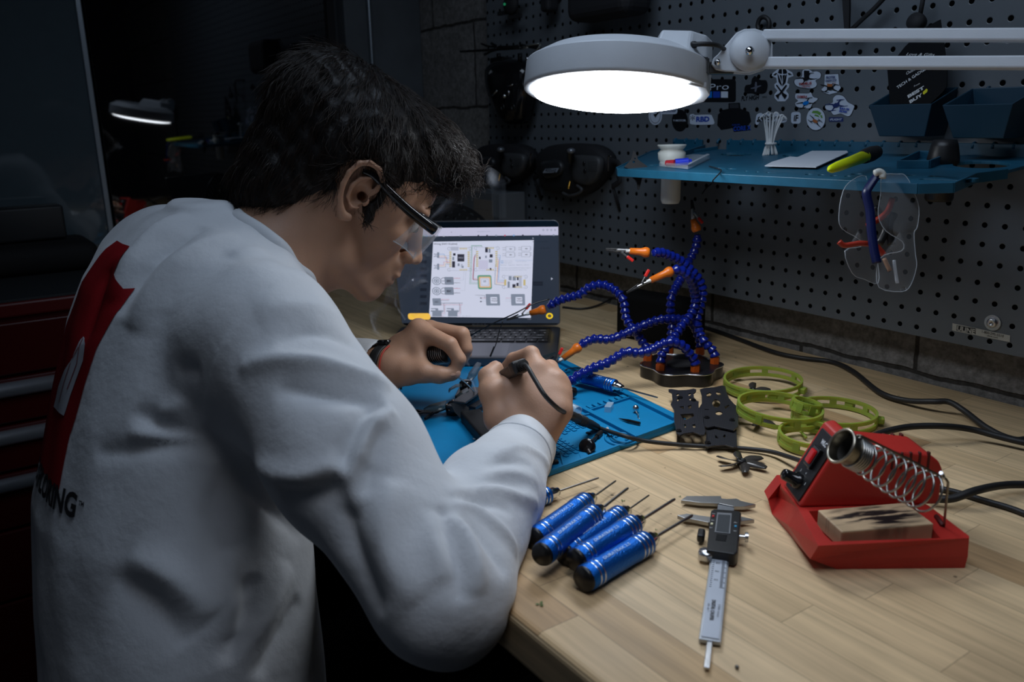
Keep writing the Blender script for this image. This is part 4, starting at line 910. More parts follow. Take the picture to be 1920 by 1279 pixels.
# ================================================================== screwdrivers
KN=mat('anodised_blue',(.004,.13,.55),.28,metal=.75,bump=(700,.5)); KNS=mat('ring_silver',(.6,.65,.72),.2,metal=1)
def driver(label,butt,neck,tip,r=.0128,zb=None,rshaft=.0016,name='screwdriver',hex_=False,group='blue hobby drivers'):
    zb=T+r if zb is None else zb
    a=Pz(*butt,zb); b_=Pz(*neck,zb-.0005); c_=Pz(*tip,zb-.002)
    d=(b_-a).normalized(); c_=b_+d*max((c_-b_).dot(d),.02)+((c_-b_)-d*(c_-b_).dot(d))*.0
    L=(b_-a).length; F=zframe(a,b_-a,(0,0,1)); t=thing(name,label,'screwdriver',(a.x,a.y,T),group)
    mb=MB(F); mb.lathe([(0,-.001),(r*.85,-.0005),(r*.96,.002),(r*.97,.0035)],n=32); mb.build('end_cap',mat('cap_black',(.006,.006,.007),.35),t)
    mb=MB(F); mb.lathe([(r*.9,.0032),(r,.0045),(r,L*.24),(r*.965,L*.27),(r*.965,L*.72),(r,L*.76),(r,L*.965),(r*.9,L*.985)],n=40); h_=mb.build('handle',KN,t)
    mb=MB(F)
    for z_ in (L*.13,L*.19,L*.80,L*.86,L*.92): mb.lathe([(r*.99,z_-.0009),(r*1.012,z_-.0006),(r*1.012,z_+.0006),(r*.99,z_+.0009)],n=40)
    mb.build('silver_ring',KNS,h_)
    mb=MB(F); mb.lathe([(r*.95,L*.975),(r*.72,L*.99),(r*.66,L+.001),(r*.66,L+.006),(r*.5,L+.0085),(r*.46,L+.012),(.0,L+.0125)],n=28); 
    mb.build('collar',CHROME,t)
    Ls=(c_-b_).length+ .0
    mb=MB(F); mb.cyl((0,0,L+.008),(0,0,L+Ls),rshaft,n=10); mb.cyl((0,0,L+Ls-.002),(0,0,L+Ls+.002),rshaft*1.02,rshaft*.8,n=6); mb.build('shaft',mat('tool_steel',(.30,.29,.28),.3,metal=1),t)
    # lettering on the upper side of the handle
    up=Vector((0,0,1)); cam_d=(CAM-(a+b_)/2).normalized(); nrm=(cam_d*.5+up); nrm=(nrm-d*nrm.dot(d)).normalized()
    mid=a+d*L*.47+nrm*(r*.975+.0004); y=nrm.cross(d); M=Matrix(((d.x,y.x,nrm.x,mid.x),(d.y,y.y,nrm.y,mid.y),(d.z,y.z,nrm.z,mid.z),(0,0,0,1)))
    mb=MB(); place_text(mb,'DURATRAX 2.5',M,L*.40,r*.28,0,bold=.01,shear=.15); mb.build('lettering',mat('engraved_pale',(.45,.62,.8),.4),h_)
    return t
RD=.0112
driver('blue driver nearest the caliper, its tip touching the caliper jaw',(1092,1088),(1214,1016),(1291,968),r=.0118)
driver('blue driver second from the caliper in the row of five',(1078,1053),(1190,983),(1253,936),r=RD,zb=T+RD+.007)
driver('blue driver in the middle of the row of five, with the thinnest short shaft',(1056,1041),(1165,965),(1211,931),rshaft=.0010,r=RD)
driver('blue driver second nearest the white sleeve, black cap fully in view',(1014,1042),(1116,963),(1176,919),r=RD,zb=T+RD+.011)
driver('blue driver partly hidden by the white sleeve, nearest the mat',(1000,1012),(1101,940),(1149,904),rshaft=.0011,r=RD)
driver('mostly hidden driver under the sleeve, only steel collar and shaft showing',(925,962),(1030,927),(1142,910),r=.0095,rshaft=.0012)
driver('dark blue driver lying on the mat beside the segmented arm',(1082,704),(1155,724),(1226,748),r=.0095,zb=T+.021,rshaft=.0012)
# ================================================================== caliper
ct=Pz(1373,938,T+.006); cb=Pz(1327,1222,T+.006); cd_=(cb-ct).normalized(); ca=Pz(1363,935,T+.006); cbm=Pz(1331,1200,T+.006); u=(cbm-ca); Lc=u.length; F=frame(ca,u,z=(0,0,1))  # x toward tail
cal=thing('digital_caliper','silver digital caliper with black display housing lying on the bench','caliper',(ca+cbm)/2-Vector((0,0,.006)))
ws=(Pz(1300,1070,T+.006)-Pz(1300,1070,T+.006)).length
wb=.0165
CS=mat('caliper_steel',(.36,.38,.41),.36,metal=.85,bump=(300,.05))
mb=MB(F); mb.box((Lc/2,0,-.002),(Lc,wb,.0035),bev=.0004); mb.build('beam',CS,cal)
mb=MB(F); mb.box((Lc*.60,0,.0001),(Lc*.78,wb*.80,.0006)); bs=mb.build('scale_strip',mat('scale_grey',(.42,.46,.53),.45,metal=.2),cal)
mb=MB(F)
x0=Lc*.30
for i in range(61):
    x=x0+i*(Lc*.40/60); mb.box((x,wb*.27 - (.0006 if i%5 else 0),.0006),(.00025,.0025 if i%5 else .0042,.0003))
    if i%2==0: mb.box((x,-wb*.30,.0006),(.00025,.002,.0003))
for i,s_ in enumerate('65 70 75 80 85 90 95'.split()): place_text(mb,s_,F_:=Matrix.Translation((x0+.003+i*Lc*.057,-.0010,.0007))@Matrix.Rotation(PI/2,4,'Z'),.0034,.0022,0)
place_text(mb,'DIGITAL CALIPER',Matrix.Translation((Lc*.84,-.0005,.0007)),.030,.0032,0,bold=.04); place_text(mb,'150 mm',Matrix.Translation((Lc*.84,.0042,.0007)),.018,.0018,0); place_text(mb,'0-6"',Matrix.Translation((Lc*.83,-.0042,.0007)),.012,.0016,0)
mb.build('graduation_marks',mat('mark_black',(.03,.03,.035),.5),bs)
JS=mat('jaw_steel',(.36,.36,.36),.38,metal=1)
def cj(pts,z0,z1,nm,m=JS):
    P=[F.inverted()@Pz(x,y,T+.006) for x,y in pts]; mb=MB(F); mb.prism([(p.x,p.y) for p in P],z0,z1,bev=.0004); return mb.build(nm,m,cal)
C9=lambda p: crop(960,880,3.2063,p)
cj(C9([(1015,190),(1050,165),(1180,165),(1255,165),(1262,185),(1350,180),(1378,195),(1465,215),(1400,228),(1330,228),(1245,210),(1130,205)]),-.003,.001,'fixed_jaw')
cj(C9([(993,282),(1040,275),(1050,272),(1190,292),(1380,290),(1458,308),(1380,318),(1180,325),(1080,305),(1040,300)]),-.003,.0012,'sliding_jaw')
hb=C9([(1195,262),(1215,250),(1365,262),(1378,275),(1358,510),(1340,525),(1170,500),(1180,400)])
P=[F.inverted()@Pz(x,y,T+.012) for x,y in hb]; mb=MB(F); mb.prism([(p.x,p.y) for p in P],-.004,.0085,bev=.0014); hs=mb.build('display_housing',BLK,cal)
P=[F.inverted()@Pz(x,y,T+.0145) for x,y in C9([(1233,262),(1322,268),(1312,390),(1218,380)])]; mb=MB(F); mb.prism([(p.x,p.y) for p in P],.0085,.0092,bev=.0002); mb.build('display_bezel',mat('bezel_grey',(.30,.31,.33),.3,metal=.5),hs)
P=[F.inverted()@Pz(x,y,T+.0152) for x,y in C9([(1240,272),(1313,277),(1303,382),(1227,372)])]; mb=MB(F); mb.prism([(p.x,p.y) for p in P],.0092,.0095); mb.build('lcd_screen',mat('lcd_off',(.07,.075,.08),.15),hs)
for (x,y,m,w_) in ((1210,284,mat('button_red',(.5,.02,.02),.4),.0022),(1201,330,mat('button_cream',(.7,.66,.42),.4),.0022),(1344,345,mat('button_blue',(.03,.25,.45),.4),.0022)):
    p=F.inverted()@Pz(*C9([(x,y)])[0],T+.0145); mb=MB(F); mb.box((p.x,p.y,.0088),(.0038,w_,.0012),bev=.0004); mb.build('button',m,hs)
mb=MB(F)
for (x,y,s_) in ((1212,268,'in'),(1205,308,'ON'),(1196,352,'OFF'),(1344,322,'mm'),(1340,372,'ZERO')):
    p=F.inverted()@Pz(*C9([(x,y)])[0],T+.0145); place_text(mb,s_,Matrix.Translation((p.x,p.y,.0088))@Matrix.Rotation(PI/2,4,'Z'),.0028,.0014,0)
mb.build('button_lettering',WT,hs)
mb=MB(F)
for i in range(5):
    p=F.inverted()@Pz(*C9([(1262-2*i,396+8*i)])[0],T+.0145); mb.box((p.x,p.y,.0088),(.0011,.0095,.001),bev=.0003)
mb.build('grip_ribs',BLK,hs)
p=F.inverted()@Pz(*C9([(1168,508)])[0],T+.008); mb=MB(F); mb.lathe([(0,-.005),(.0068,-.005),(.0074,-.003),(.0074,.001),(.0066,.003),(.0,.0035)],M=Matrix.Translation(p),n=28); mb.build('thumb_wheel',STEEL,cal)
p0=F.inverted()@Pz(*C9([(1365,405)])[0],T+.010); p1=F.inverted()@Pz(*C9([(1420,410)])[0],T+.010); mb=MB(F); mb.cyl(p0,p1,.0022,n=12); mb.cyl(p0*.35+p1*.65,p1,.0048,n=16); mb.build('lock_screw',STEEL,cal)
p0=F.inverted()@Pz(*C9([(1140,385)])[0],T+.006); mb=MB(F); mb.box((p0.x+.006,p0.y,.001),(.016,.007,.008),bev=.002); mb.build('battery_cover',BLK,hs)
mb=MB(F); a=F.inverted()@Pz(1324,1252,T+.004); mb.box(((Lc+a.x)/2,-.0,-.0025),(a.x-Lc,.0042,.0022),bev=.0004); mb.build('depth_rod',STEEL,cal)
# ================================================================== soldering station
o=Pz(*crop(1420,780,3.84,[(300,660)])[0],.95); uu=Vector((.5660,.8243,0)); vv=Vector((-.8243,.5660,0))
SF=Matrix(((uu.x,vv.x,0,o.x),(uu.y,vv.y,0,o.y),(0,0,1,T),(0,0,0,1))); SI=SF.inverted()
ws_=thing('soldering_station','red soldering station with black slanted control panel and coil iron holder','soldering station',SF@Vector((.06,0,0)))
W4=lambda p: crop(1420,780,3.84,p)
def st(px,py,z): q=SI@Pz(*W4([(px,py)])[0],T+z); return (q.x,q.y)
top=[st(440,935,.03),st(1525,880,.03)]; A0=top[0]; B0=top[1]
vL=.048; 
topo=[A0,B0,(B0[0]+.002,B0[1]+.004),(B0[0]-.004,-.004),(B0[0]-.014,.03),(B0[0]-.014,.075),(.002,.075),(-.000,.055),(-.002,.048),(-.001,0)]
lo_=[(st(570,1105,0)),(B0[0],B0[1]+.0006),(B0[0],-.035),(B0[0]-.006,0),(B0[0]-.016,.03),(B0[0]-.016,.073),(.0,.073),(-.004,.052),(-.010,.045),(-.006,0)]
mid=[(st(380,1030,.012)),(B0[0]+.0008,B0[1]-.0004),(B0[0]+.001,-.036),(B0[0]-.005,-.002),(B0[0]-.015,.03),(B0[0]-.015,.074),(-.010,.075),(-.012,.055),(st(145,580,.012)),(-.0095,0)]
mb=MB(SF); n=len(topo)
vs=[(x,y,0.0003) for x,y in lo_]+[(x,y,.012) for x,y in mid]+[(x,y,.03) for x,y in topo]
hole=[(st(370,685,.03)),(st(510,905,.03)),(st(1320,880,.03)),(st(1215,760,.03)),(st(1130,655,.03))]
hole=[(max(x,.004),y) for x,y in hole]
fs=[tuple(range(n))[::-1]]+[(r*n+i,r*n+(i+1)%n,(r+1)*n+(i+1)%n,(r+1)*n+i) for r in range(2) for i in range(n)]
mb.add(vs,fs); me=curve_mesh([topo,[(h[0],min(h[1],-.002)) for h in hole]]); mb.mesh(me,0,Matrix.Translation((0,0,.03)))
hl=[(h[0],min(h[1],-.002)) for h in hole]; m_=len(hl)
mb.add([(x,y,.03) for x,y in hl]+[(x,y,.018) for x,y in hl],[(i,(i+1)%m_,m_+(i+1)%m_,m_+i) for i in range(m_)]+[tuple(m_+i for i in range(m_))])
mb.build('base',RED,ws_)
# housing
d1=.0465
prof=[(0,.03),(.0365,.0985),(.046,.1005),(.058,.0895),(.120,.0815),(.130,.074),(.134,.066),(.1345,.03)]
mb=MB(SF); b2=bmesh.new()
f0=[b2.verts.new((x,0,z)) for x,z in prof]; f1=[b2.verts.new((x,.050,z)) for x,z in prof]; k=len(prof)
b2.faces.new(f0); b2.faces.new(f1[::-1])
for i in range(k): b2.faces.new((f0[(i+1)%k],f0[i],f1[i],f1[(i+1)%k]))
bmesh.ops.recalc_face_normals(b2,faces=b2.faces); bmesh.ops.bevel(b2,geom=[e for e in b2.edges],offset=.0028,segments=3,profile=.5,affect='EDGES'); mb.bmadd(b2)
hsg=mb.build('housing',RED,ws_)
for i in range(5):
    x=.085+i*.0085; mb=MB(SF); mb.box((x,.001,.076),(.0024,.004,.017),bev=.0007); mb.build('vent_slot',mat('slot_dark',(.08,.006,.005),.6),hsg)
    mb=MB(SF); mb.box((x-.004,.049,.0795),(.0026,.006,.009),bev=.0007); mb.build('vent_slot',mat('slot_dark'),hsg)
# control panel on the slanted face
pa=Vector((0,0,.03)); pd=Vector((.0365,0,.0685)).normalized(); pn=Vector((-pd.z,0,pd.x)); PL_=Matrix(((0,pd.x,pn.x,0),(1,0,0,0),(0,pd.z,pn.z,.03),(0,0,0,1)))  # x->v, y->up slope
PM=SF@Matrix(((0,pd.x,pn.x,0),(-1,0,0,.0465),(0,pd.z,pn.z,.03),(0,0,0,1)))   # x: toward the camera side, y up slope, z outward
SL=.0765
mb=MB(PM); mb.prism(rrect(.0228,SL*.50,.038,SL*.90,.002),.0002,.0016,bev=.0004); pn_=mb.build('control_panel',BLK,ws_)
mb=MB(PM); mb.box((.024,SL*.60,.0035),(.016,.022,.004),bev=.001); mb.build('switch_bezel',BLKG,pn_)
mb=MB(PM); mb.box((.024,SL*.60,.0055),(.010,.015,.005),bev=.0015); mb.build('power_switch',mat('switch_red',(.45,.01,.015),.2,emit=(.6,.02,.02),es=.10),pn_)
mb=MB(PM); mb.lathe([(.0085,.001),(.008,.006),(.0062,.007),(.0058,.018),(.005,.0195),(0,.0195)],M=Matrix.Translation((.0225,SL*.23,0)),n=28); mb.build('temperature_knob',BLKG,pn_)
mb=MB(PM)
for a,s_ in ((-2.6,'1'),(2.9,'2'),(2.2,'3'),(1.3,'4'),(.3,'5')): place_text(mb,s_,Matrix.Translation((.0225+.0135*math.cos(a),SL*.23+.0115*math.sin(a),.0018)),.0016,.0026)
place_text(mb,'ON',Matrix.Translation((.024,SL*.44,.0018)),.004,.0024); place_text(mb,'WLC',Matrix.Translation((.024,SL*.82,.0018)),.013,.005,bold=.04)
mb.build('panel_lettering',WT,pn_)
# coil holder
ct_=Pt(1577,836,.70); tl=Pt(1742,925,.725); axd=(tl-ct_).normalized(); LL=(tl-ct_).length; CF=zframe(ct_,axd,(0,0,1))
hl_=thing_h=bpy.data.objects.new('iron_holder',None); COL.objects.link(hl_); hl_.location=ct_; hl_.parent=ws_; hl_.matrix_parent_inverse=ws_.matrix_basis.inverted(); hl_.matrix_basis=Matrix.Translation(ct_)
CUP=mat('aged_steel',(.22,.20,.16),.3,metal=1,noise=(60,.2)); SPR=mat('spring_steel',(.36,.35,.33),.27,metal=1)
def kid(mb,nm,m): 
    ob=mb.build(nm,m); ob.parent=hl_; ob.matrix_parent_inverse=(Matrix.Translation(ct_)).inverted(); return ob
mb=MB(CF); mb.lathe([(.0146,-.001),(.0152,.0),(.0148,.002),(.0135,.006),(.0125,.018),(.0095,.026),(.0085,.026),(.0112,.017),(.012,.007),(.0138,.001),(.0146,-.001)],n=40); kid(mb,'funnel_cup',CUP); mb=MB(CF); mb.tube([(.0149*math.cos(2*PI*k/40),.0149*math.sin(2*PI*k/40),.0) for k in range(41)],.0012,n=8,cap=False); kid(mb,'cup_rim',mat('rim_highlight',(.48,.44,.36),.32,metal=1)); mb=MB(CF); mb.lathe([(.0136,.002),(.0118,.008),(.011,.017),(.008,.0255),(0,.0255)],n=40); kid(mb,'cup_shade_liner',mat('cup_inner_shade',(.05,.047,.042),.6,metal=.5))  # brighter rim colour holds its highlight, dark liner holds the shade inside the cup
mb=MB(CF); pts=[]
for i in range(24*5+1): a=2*PI*i/24; pts.append((.0135*math.cos(a),.0135*math.sin(a),.012+.0023*i/24))
z0_=pts[-1][2]; NT=8
for i in range(1,24*NT+1):
    a=2*PI*i/24; f=i/(24*NT); z_=z0_+(LL-z0_+.004)*f; r_=.0135+.0042*min(1,f*2); pts.append((r_*math.cos(a),r_*math.sin(a),z_))
mb.tube(pts,.0011,n=6); kid(mb,'coil_spring',SPR)
mb=MB(); W5=lambda x,y,t: Pt(*W4([(x,y)])[0],t)
mb.tube(catmull([W5(700,150,.705),W5(735,142,.70),W5(800,170,.70),W5(980,258,.705),W5(1150,345,.71),W5(1300,425,.717),W5(1340,440,.72),W5(1368,470,.72),W5(1372,500,.722),W5(1358,640,.735),Pz(*W4([(1345,788)])[0],.952)],6),.0011,n=8); mb.build('support_wire',CUP,ws_)
mb=MB(); mb.sphere(W5(1325,435,.718),.003); mb.cyl(W5(1325,435,.718),W5(1322,410,.713),.0016); mb.build('clamp_screw',STEEL,ws_)
mb=MB(); p=Pz(*W4([(1300,740)])[0],.9515); mb.tube([W5(1290,722,.0)*0+Pz(*W4([(1288,722)])[0],.9512),Pz(*W4([(1335,790)])[0],.9512)],.0022,n=6); mb.build('socket_slot',mat('slot_dark'),ws_)
# charred wood block
BW=mat('charred_pine',(.62,.44,.26),.6,noise=(30,.2)); N,L=nodes(BW); b_=N['Principled BSDF']; src=b_.inputs['Base Color'].links[0].from_socket
tc=N.new('ShaderNodeTexCoord'); mp_=N.new('ShaderNodeMapping'); mp_.inputs['Scale'].default_value=(28,160,10); L.new(tc.outputs['Object'],mp_.inputs[0])
nz=N.new('ShaderNodeTexNoise'); nz.inputs['Scale'].default_value=1; nz.inputs['Detail'].default_value=4; L.new(mp_.outputs[0],nz.inputs['Vector'])
gd=N.new('ShaderNodeTexGradient'); gd.gradient_type='SPHERICAL'; m2=N.new('ShaderNodeMapping'); m2.inputs['Scale'].default_value=(18,36,30); m2.inputs['Location'].default_value=(.0,.0,-.5); L.new(tc.outputs['Object'],m2.inputs[0]); L.new(m2.outputs[0],gd.inputs[0])
nr=N.new('ShaderNodeMapRange'); nr.inputs[1].default_value=.40; nr.inputs[2].default_value=.62; L.new(nz.outputs['Fac'],nr.inputs[0]); ad=N.new('ShaderNodeMath'); ad.operation='MULTIPLY'; L.new(nr.outputs[0],ad.inputs[0]); L.new(gd.outputs['Fac'],ad.inputs[1])
mr=N.new('ShaderNodeMapRange'); mr.inputs[1].default_value=.06; mr.inputs[2].default_value=.34; L.new(ad.outputs[0],mr.inputs[0])
mx=N.new('ShaderNodeMix'); mx.data_type='RGBA'; mx.inputs[7].default_value=(.012,.008,.007,1); L.new(mr.outputs[0],mx.inputs[0]); L.new(src,mx.inputs[6]); L.new(mx.outputs[2],b_.inputs['Base Color'])
q=[Pz(*W4([p])[0],.956) for p in ((450,672),(598,838),(1250,770),(1082,625))]
c_=sum(q,Vector())/4; xd=(q[2]-q[1]+q[3]-q[0]); WF=frame((c_.x,c_.y,.9385),xd,z=(0,0,1)); lw=(q[2]-q[1]).length; ww=(q[1]-q[0]).length
mb=MB(); mb.box((0,0,.0088),(lw,ww*.97,.0172),bev=.0012); ob=mb.build('wood_block',BW,label='small pine block with scorched top resting in the red station tray',cat='wood block'); ob.matrix_world=WF
# ================================================================== carbon plates
CF_=mat('carbon_fibre',(.016,.016,.018),.38,spec=.6); N,L=nodes(CF_); b_=N['Principled BSDF']; tc=N.new('ShaderNodeTexCoord'); ck=N.new('ShaderNodeTexChecker'); ck.inputs['Scale'].default_value=650; ck.inputs['Color1'].default_value=(.008,.008,.009,1); ck.inputs['Color2'].default_value=(.035,.036,.042,1); L.new(tc.outputs['Object'],ck.inputs[0]); L.new(ck.outputs[0],b_.inputs['Base Color'])
E4=lambda p: crop(1200,660,4,p)
def plate(label,ol,holes,z,extra=(),name='carbon_plate',tilt=None):
    t=thing(name,label,'carbon plate',(lambda q:(q.x,q.y,T))(Pz(*ol[0],z)),'carbon fibre frame plates')
    zz=lambda x,y: z if tilt is None else z+tilt(x,y)
    P=[Pz(x,y,z) for x,y in ol]; H=[[Pz(x,y,z) for x,y in h] for h in holes]
    me=curve_mesh([[(p.x,p.y) for p in P]]+[[(p.x,p.y) for p in h] for h in H],depth=.002,bevel=.0003); mb=MB(); mb.mesh(me,0,Matrix.Translation((0,0,z))); mb.build('plate',CF_,t)
    for x,y in extra:
        q=Pz(x,y,z); mb=MB(); mb.cyl((q.x,q.y,T+.0005),(q.x,q.y,z+.004),.0022,n=12); mb.cyl((q.x,q.y,z+.001),(q.x,q.y,z+.0028),.0036,n=16); mb.build('standoff',BLK,t)
    return t
ol1=E4([(215,285),(235,282),(290,292),(350,290),(400,280),(420,285),(418,300),(400,315),(405,360),(438,378),(437,395),(440,430),(465,470),(490,600),(480,625),(455,625),(400,605),(330,615),(300,628),(275,615),(255,500),(258,440),(232,395),(245,370),(240,310),(216,298)])
plate('narrow black carbon plate leaning off the right corner of the blue mat',ol1,[E4(h) for h in ([(270,320),(292,315),(295,330),(275,335)],[(360,318),(380,312),(385,325),(365,335)],[(275,355),(295,352),(298,370),(278,375)],[(368,350),(383,345),(388,362),(372,370)],[(290,415),(330,410),(328,435)],[(355,410),(385,400),(388,425),(365,435)],[(300,470),(400,465),(410,485),(345,515),(315,500)],[(325,545),(345,545),(350,570),(335,575)],[(390,550),(415,545),(422,570),(400,575)])],T+.017,E4([(300,350),(400,370),(290,600)]))
ol2=E4([(450,285),(480,275),(560,268),(620,255),(640,262),(645,300),(665,350),(700,390),(735,420),(735,560),(700,590),(560,560),(510,570),(480,560),(470,480),(440,430),(465,390),(465,330)])
plate('wide black carbon plate with large oval holes beside the lime ducts',ol2,[E4(h) for h in ([(495,320),(525,305),(540,320),(520,345),(500,342)],[(570,300),(600,305),(615,325),(590,333),(570,318)],circle(572,390,32,20),circle(592,463,28,20,16),[(630,415),(668,400),(672,410),(640,432)],[(480,430),(520,432),(520,440),(485,440)])],T+.012,E4([(500,500),(690,520)]))
ol3=E4([(490,545),(520,530),(600,540),(690,530),(715,540),(722,600),(725,715),(700,718),(640,702),(560,705),(510,716),(490,708),(500,620)])
plate('lowest of the three black carbon plates, nearest the six blade propeller',ol3,[E4(h) for h in (circle(596,573,18,16,15),[(560,625),(580,635),(590,655),(565,650)],[(620,640),(635,620),(645,635),(635,650)])],T+.008,E4([(508,690),(708,560)]))
# ================================================================== lime duct guards
LIME=mat('lime_translucent',(.42,.52,.09),.35,sss=.6,alpha=.9); 
N,L=nodes(LIME); tr=N.new('ShaderNodeBsdfTranslucent'); tr.inputs[0].default_value=(.36,.52,.06,1); ms=N.new('ShaderNodeMixShader'); ms.inputs[0].default_value=.35; out_=N['Material Output']; L.new(N['Principled BSDF'].outputs[0],ms.inputs[1]); L.new(tr.outputs[0],ms.inputs[2]); L.new(ms.outputs[0],out_.inputs[0])
def ring_guard(label,cx,cy,wpx,z,tilt=(0,0),spokes=(),prong=()):
    c_=Pz(cx,cy,z); e=Pz(cx+wpx/2,cy,z); R_=(Pz(cx+wpx/2,cy,z)-Pz(cx-wpx/2,cy,z)).length/2
    Mx=Matrix.Translation((c_.x,c_.y,z))@Matrix.Rotation(tilt[0],4,'X')@Matrix.Rotation(tilt[1],4,'Y'); g=thing('duct_guard',label,'duct guard',(c_.x,c_.y,T),'lime propeller duct guards')
    for hh,nm in ((.0085,'upper_ring'),(-.002,'lower_ring')):
        mb=MB(Mx); mb.lathe([(R_-.0018,hh-.0024),(R_+.0014,hh-.0024),(R_+.0014,hh+.0024),(R_-.0018,hh+.0024),(R_-.0018,hh-.0024)],n=64,smooth=False); mb.build(nm,LIME,g)
    mb=MB(Mx)
    for k in range(7):
        a=.4+2*PI*k/7; mb.box((0,0,0),(.0034,.009,.012),M=Matrix.Translation((R_*math.cos(a),R_*math.sin(a),.003))@Matrix.Rotation(a,4,'Z'),bev=.0006)
    mb.lathe([(R_-.0006,-.001),(R_+.0006,-.001),(R_+.0006,.006),(R_-.0006,.006),(R_-.0006,-.001)],n=40,a0=2.6,a1=5.0,smooth=False)
    mb.build('ring_post',LIME,g)
    for a in spokes:
        mb=MB(Mx); mb.tube([(R_*math.cos(a),R_*math.sin(a),-.001),(0.35*R_*math.cos(a),.35*R_*math.sin(a),-.002)],.0018,n=6); mb.build('spoke',LIME,g)
    for a in prong:
        mb=MB(Mx); mb.box((0,0,0),(.010,.012,.008),M=Matrix.Translation(((R_+.004)*math.cos(a),(R_+.004)*math.sin(a),.002))@Matrix.Rotation(a,4,'Z'),bev=.0015); mb.build('mount_tab',LIME,g)
    return g
ring_guard('lime green ring guard farthest from the station, beside the third hand base',1430,722,142,T+.010,(.04,.0),prong=(.3,3.0))
ring_guard('lime green ring guard in front, overlapping the others beside the carbon plates',1461,773,155,T+.016,(-.05,.05),prong=(1.2,2.4))
ring_guard('lime green ring guard at the right of the cluster, above the red station',1563,782,152,T+.006,(.0,.0),prong=(.6,1.8,5.5))
ring_guard('lime green ring guard partly hidden behind the red station panel',1520,826,118,T+.007,(0,.05),spokes=(.2,2.6),prong=(2.2,))
ring_guard('smallest lime ring where the larger guards overlap',1510,766,52,T+.020,(-.2,.1))
# ================================================================== propellers
PRM=mat('smoke_blade',(.05,.045,.04),.25,alpha=.93,spec=.6)
def prop(label,cx,cy,z,R_,blades,rot,m=PRM,tilt=(0,0),pitch=.5,name='propeller'):
    c_=Pz(cx,cy,z) if not isinstance(cx,Vector) else cx; p=thing(name,label,'propeller',(c_.x,c_.y,c_.z-.004))
    Mx=Matrix.Translation(c_)@Matrix.Rotation(tilt[0],4,'X')@Matrix.Rotation(tilt[1],4,'Y')@Matrix.Rotation(rot,4,'Z')
    mb=MB(Mx); mb.lathe([(.0016,-.004),(.0048,-.004),(.0052,0),(.0048,.003),(.0018,.0032),(.0016,-.004)],n=24); mb.build('hub',BLK,p)
    for k in range(blades):
        vs=[];fs=[]
        for i in range(9):
            f=i/8; r=.004+(R_-.004)*f; w_=(.0022+.0033*math.sin(PI*min(1,f*.8+.12)))*(1 if f<.98 else .85); pt=pitch*(1-.6*f)
            for s_ in (-1,1): vs.append((r,s_*w_*math.cos(pt)+.002*math.sin(f*3),s_*w_*math.sin(pt)))
        for i in range(8): fs.append((2*i,2*i+1,2*i+3,2*i+2))
        mb=MB(Mx@Matrix.Rotation(2*PI*k/blades,4,'Z')); mb.add(vs,fs,smooth=True); ob=mb.build('blade',m,p); sf=ob.modifiers.new('s','SOLIDIFY'); sf.thickness=.0008; sf.offset=0
    return p
prop('smoky six blade propeller lying flat on the bench in front of the carbon plates',1390,866,T+.006,.030,6,.3)
prop('dark propeller lying inside the farthest lime ring',1411,733,T+.006,.026,5,.9,tilt=(.15,.1))
prop('dark propeller lying inside the front lime ring',1420,787,T+.007,.026,5,.2,tilt=(-.1,.1))
# ================================================================== cables on the bench
def cable(label,pts,r,m=RUB,name='power_cable',sub=8):
    if pts[-1].x>.55: pts=pts+[Vector((pts[-1].x+.25,pts[-1].y-.01,T+r)),Vector((1.60,pts[-1].y+.05,T+r))]
    mb=MB(); mb.tube(catmull(pts,sub),r,n=10); return mb.build(name,m,label=label,cat='cable')
Z=lambda x,y,h_=.0042: Pz(x,y,T+h_)
cable('thick black power cable running along the wall behind the lime ducts',[Z(1305,610),Z(1340,620),Z(1390,638),Z(1450,660),Z(1500,671),Z(1560,679),Z(1600,697,.006),Z(1650,736,.006),Z(1700,751,.008),Z(1750,753,.016),Z(1780,754,.018),Z(1810,772,.012),Z(1850,802,.006),Z(1900,824),Z(1990,835)],.0040)
cable('black power cable arching right from behind the red station',[Z(1625,832,.02),Z(1645,815,.022),Z(1700,801,.022),Z(1765,799,.022),Z(1820,805,.016),Z(1870,818,.012),Z(1920,830,.011),Z(2000,845,.010)],.0040)
cable('black cable curling out to the right of the station base',[Z(1745,935,.008),Z(1785,935,.010),Z(1830,920,.016),Z(1880,910,.012),Z(1930,909,.010),Z(2000,912,.010)],.0042)
cable('thinner black cable trailing from the station toward the right edge',[Z(1755,914,.004),Z(1800,925,.0035),Z(1850,940,.0035),Z(1900,955,.0035),Z(1980,985,.0035)],.0032)
cable('thin black charger cable between the laptop and the black box',[Z(1055,576,.003),Z(1090,579,.003),Z(1120,573,.004),Z(1150,558,.01)],.0022)
# black adapter box behind the third hand
c1=Pz(1165,650,T); mb=MB()
F=frame(Pz(1225,652,T)+Vector((-.02,.03,.045)),(.25,.97,0),z=(0,0,1)); 
ab=[Pz(1150,632,T),Pz(1290,662,T)]
d=(ab[1]-ab[0]); d.z=0; L_=d.length; F=frame((ab[0]+ab[1])/2+Vector((0,0,.043)),d,z=(0,0,1))
mb.box((0,.03,0),(L_,.055,.086),M=F,bev=.012,seg=4); mb.build('adapter_box',mat('box_black',(.003,.003,.0035),.85,spec=.15),label='black rounded box standing behind the blue segmented arms',cat='box')
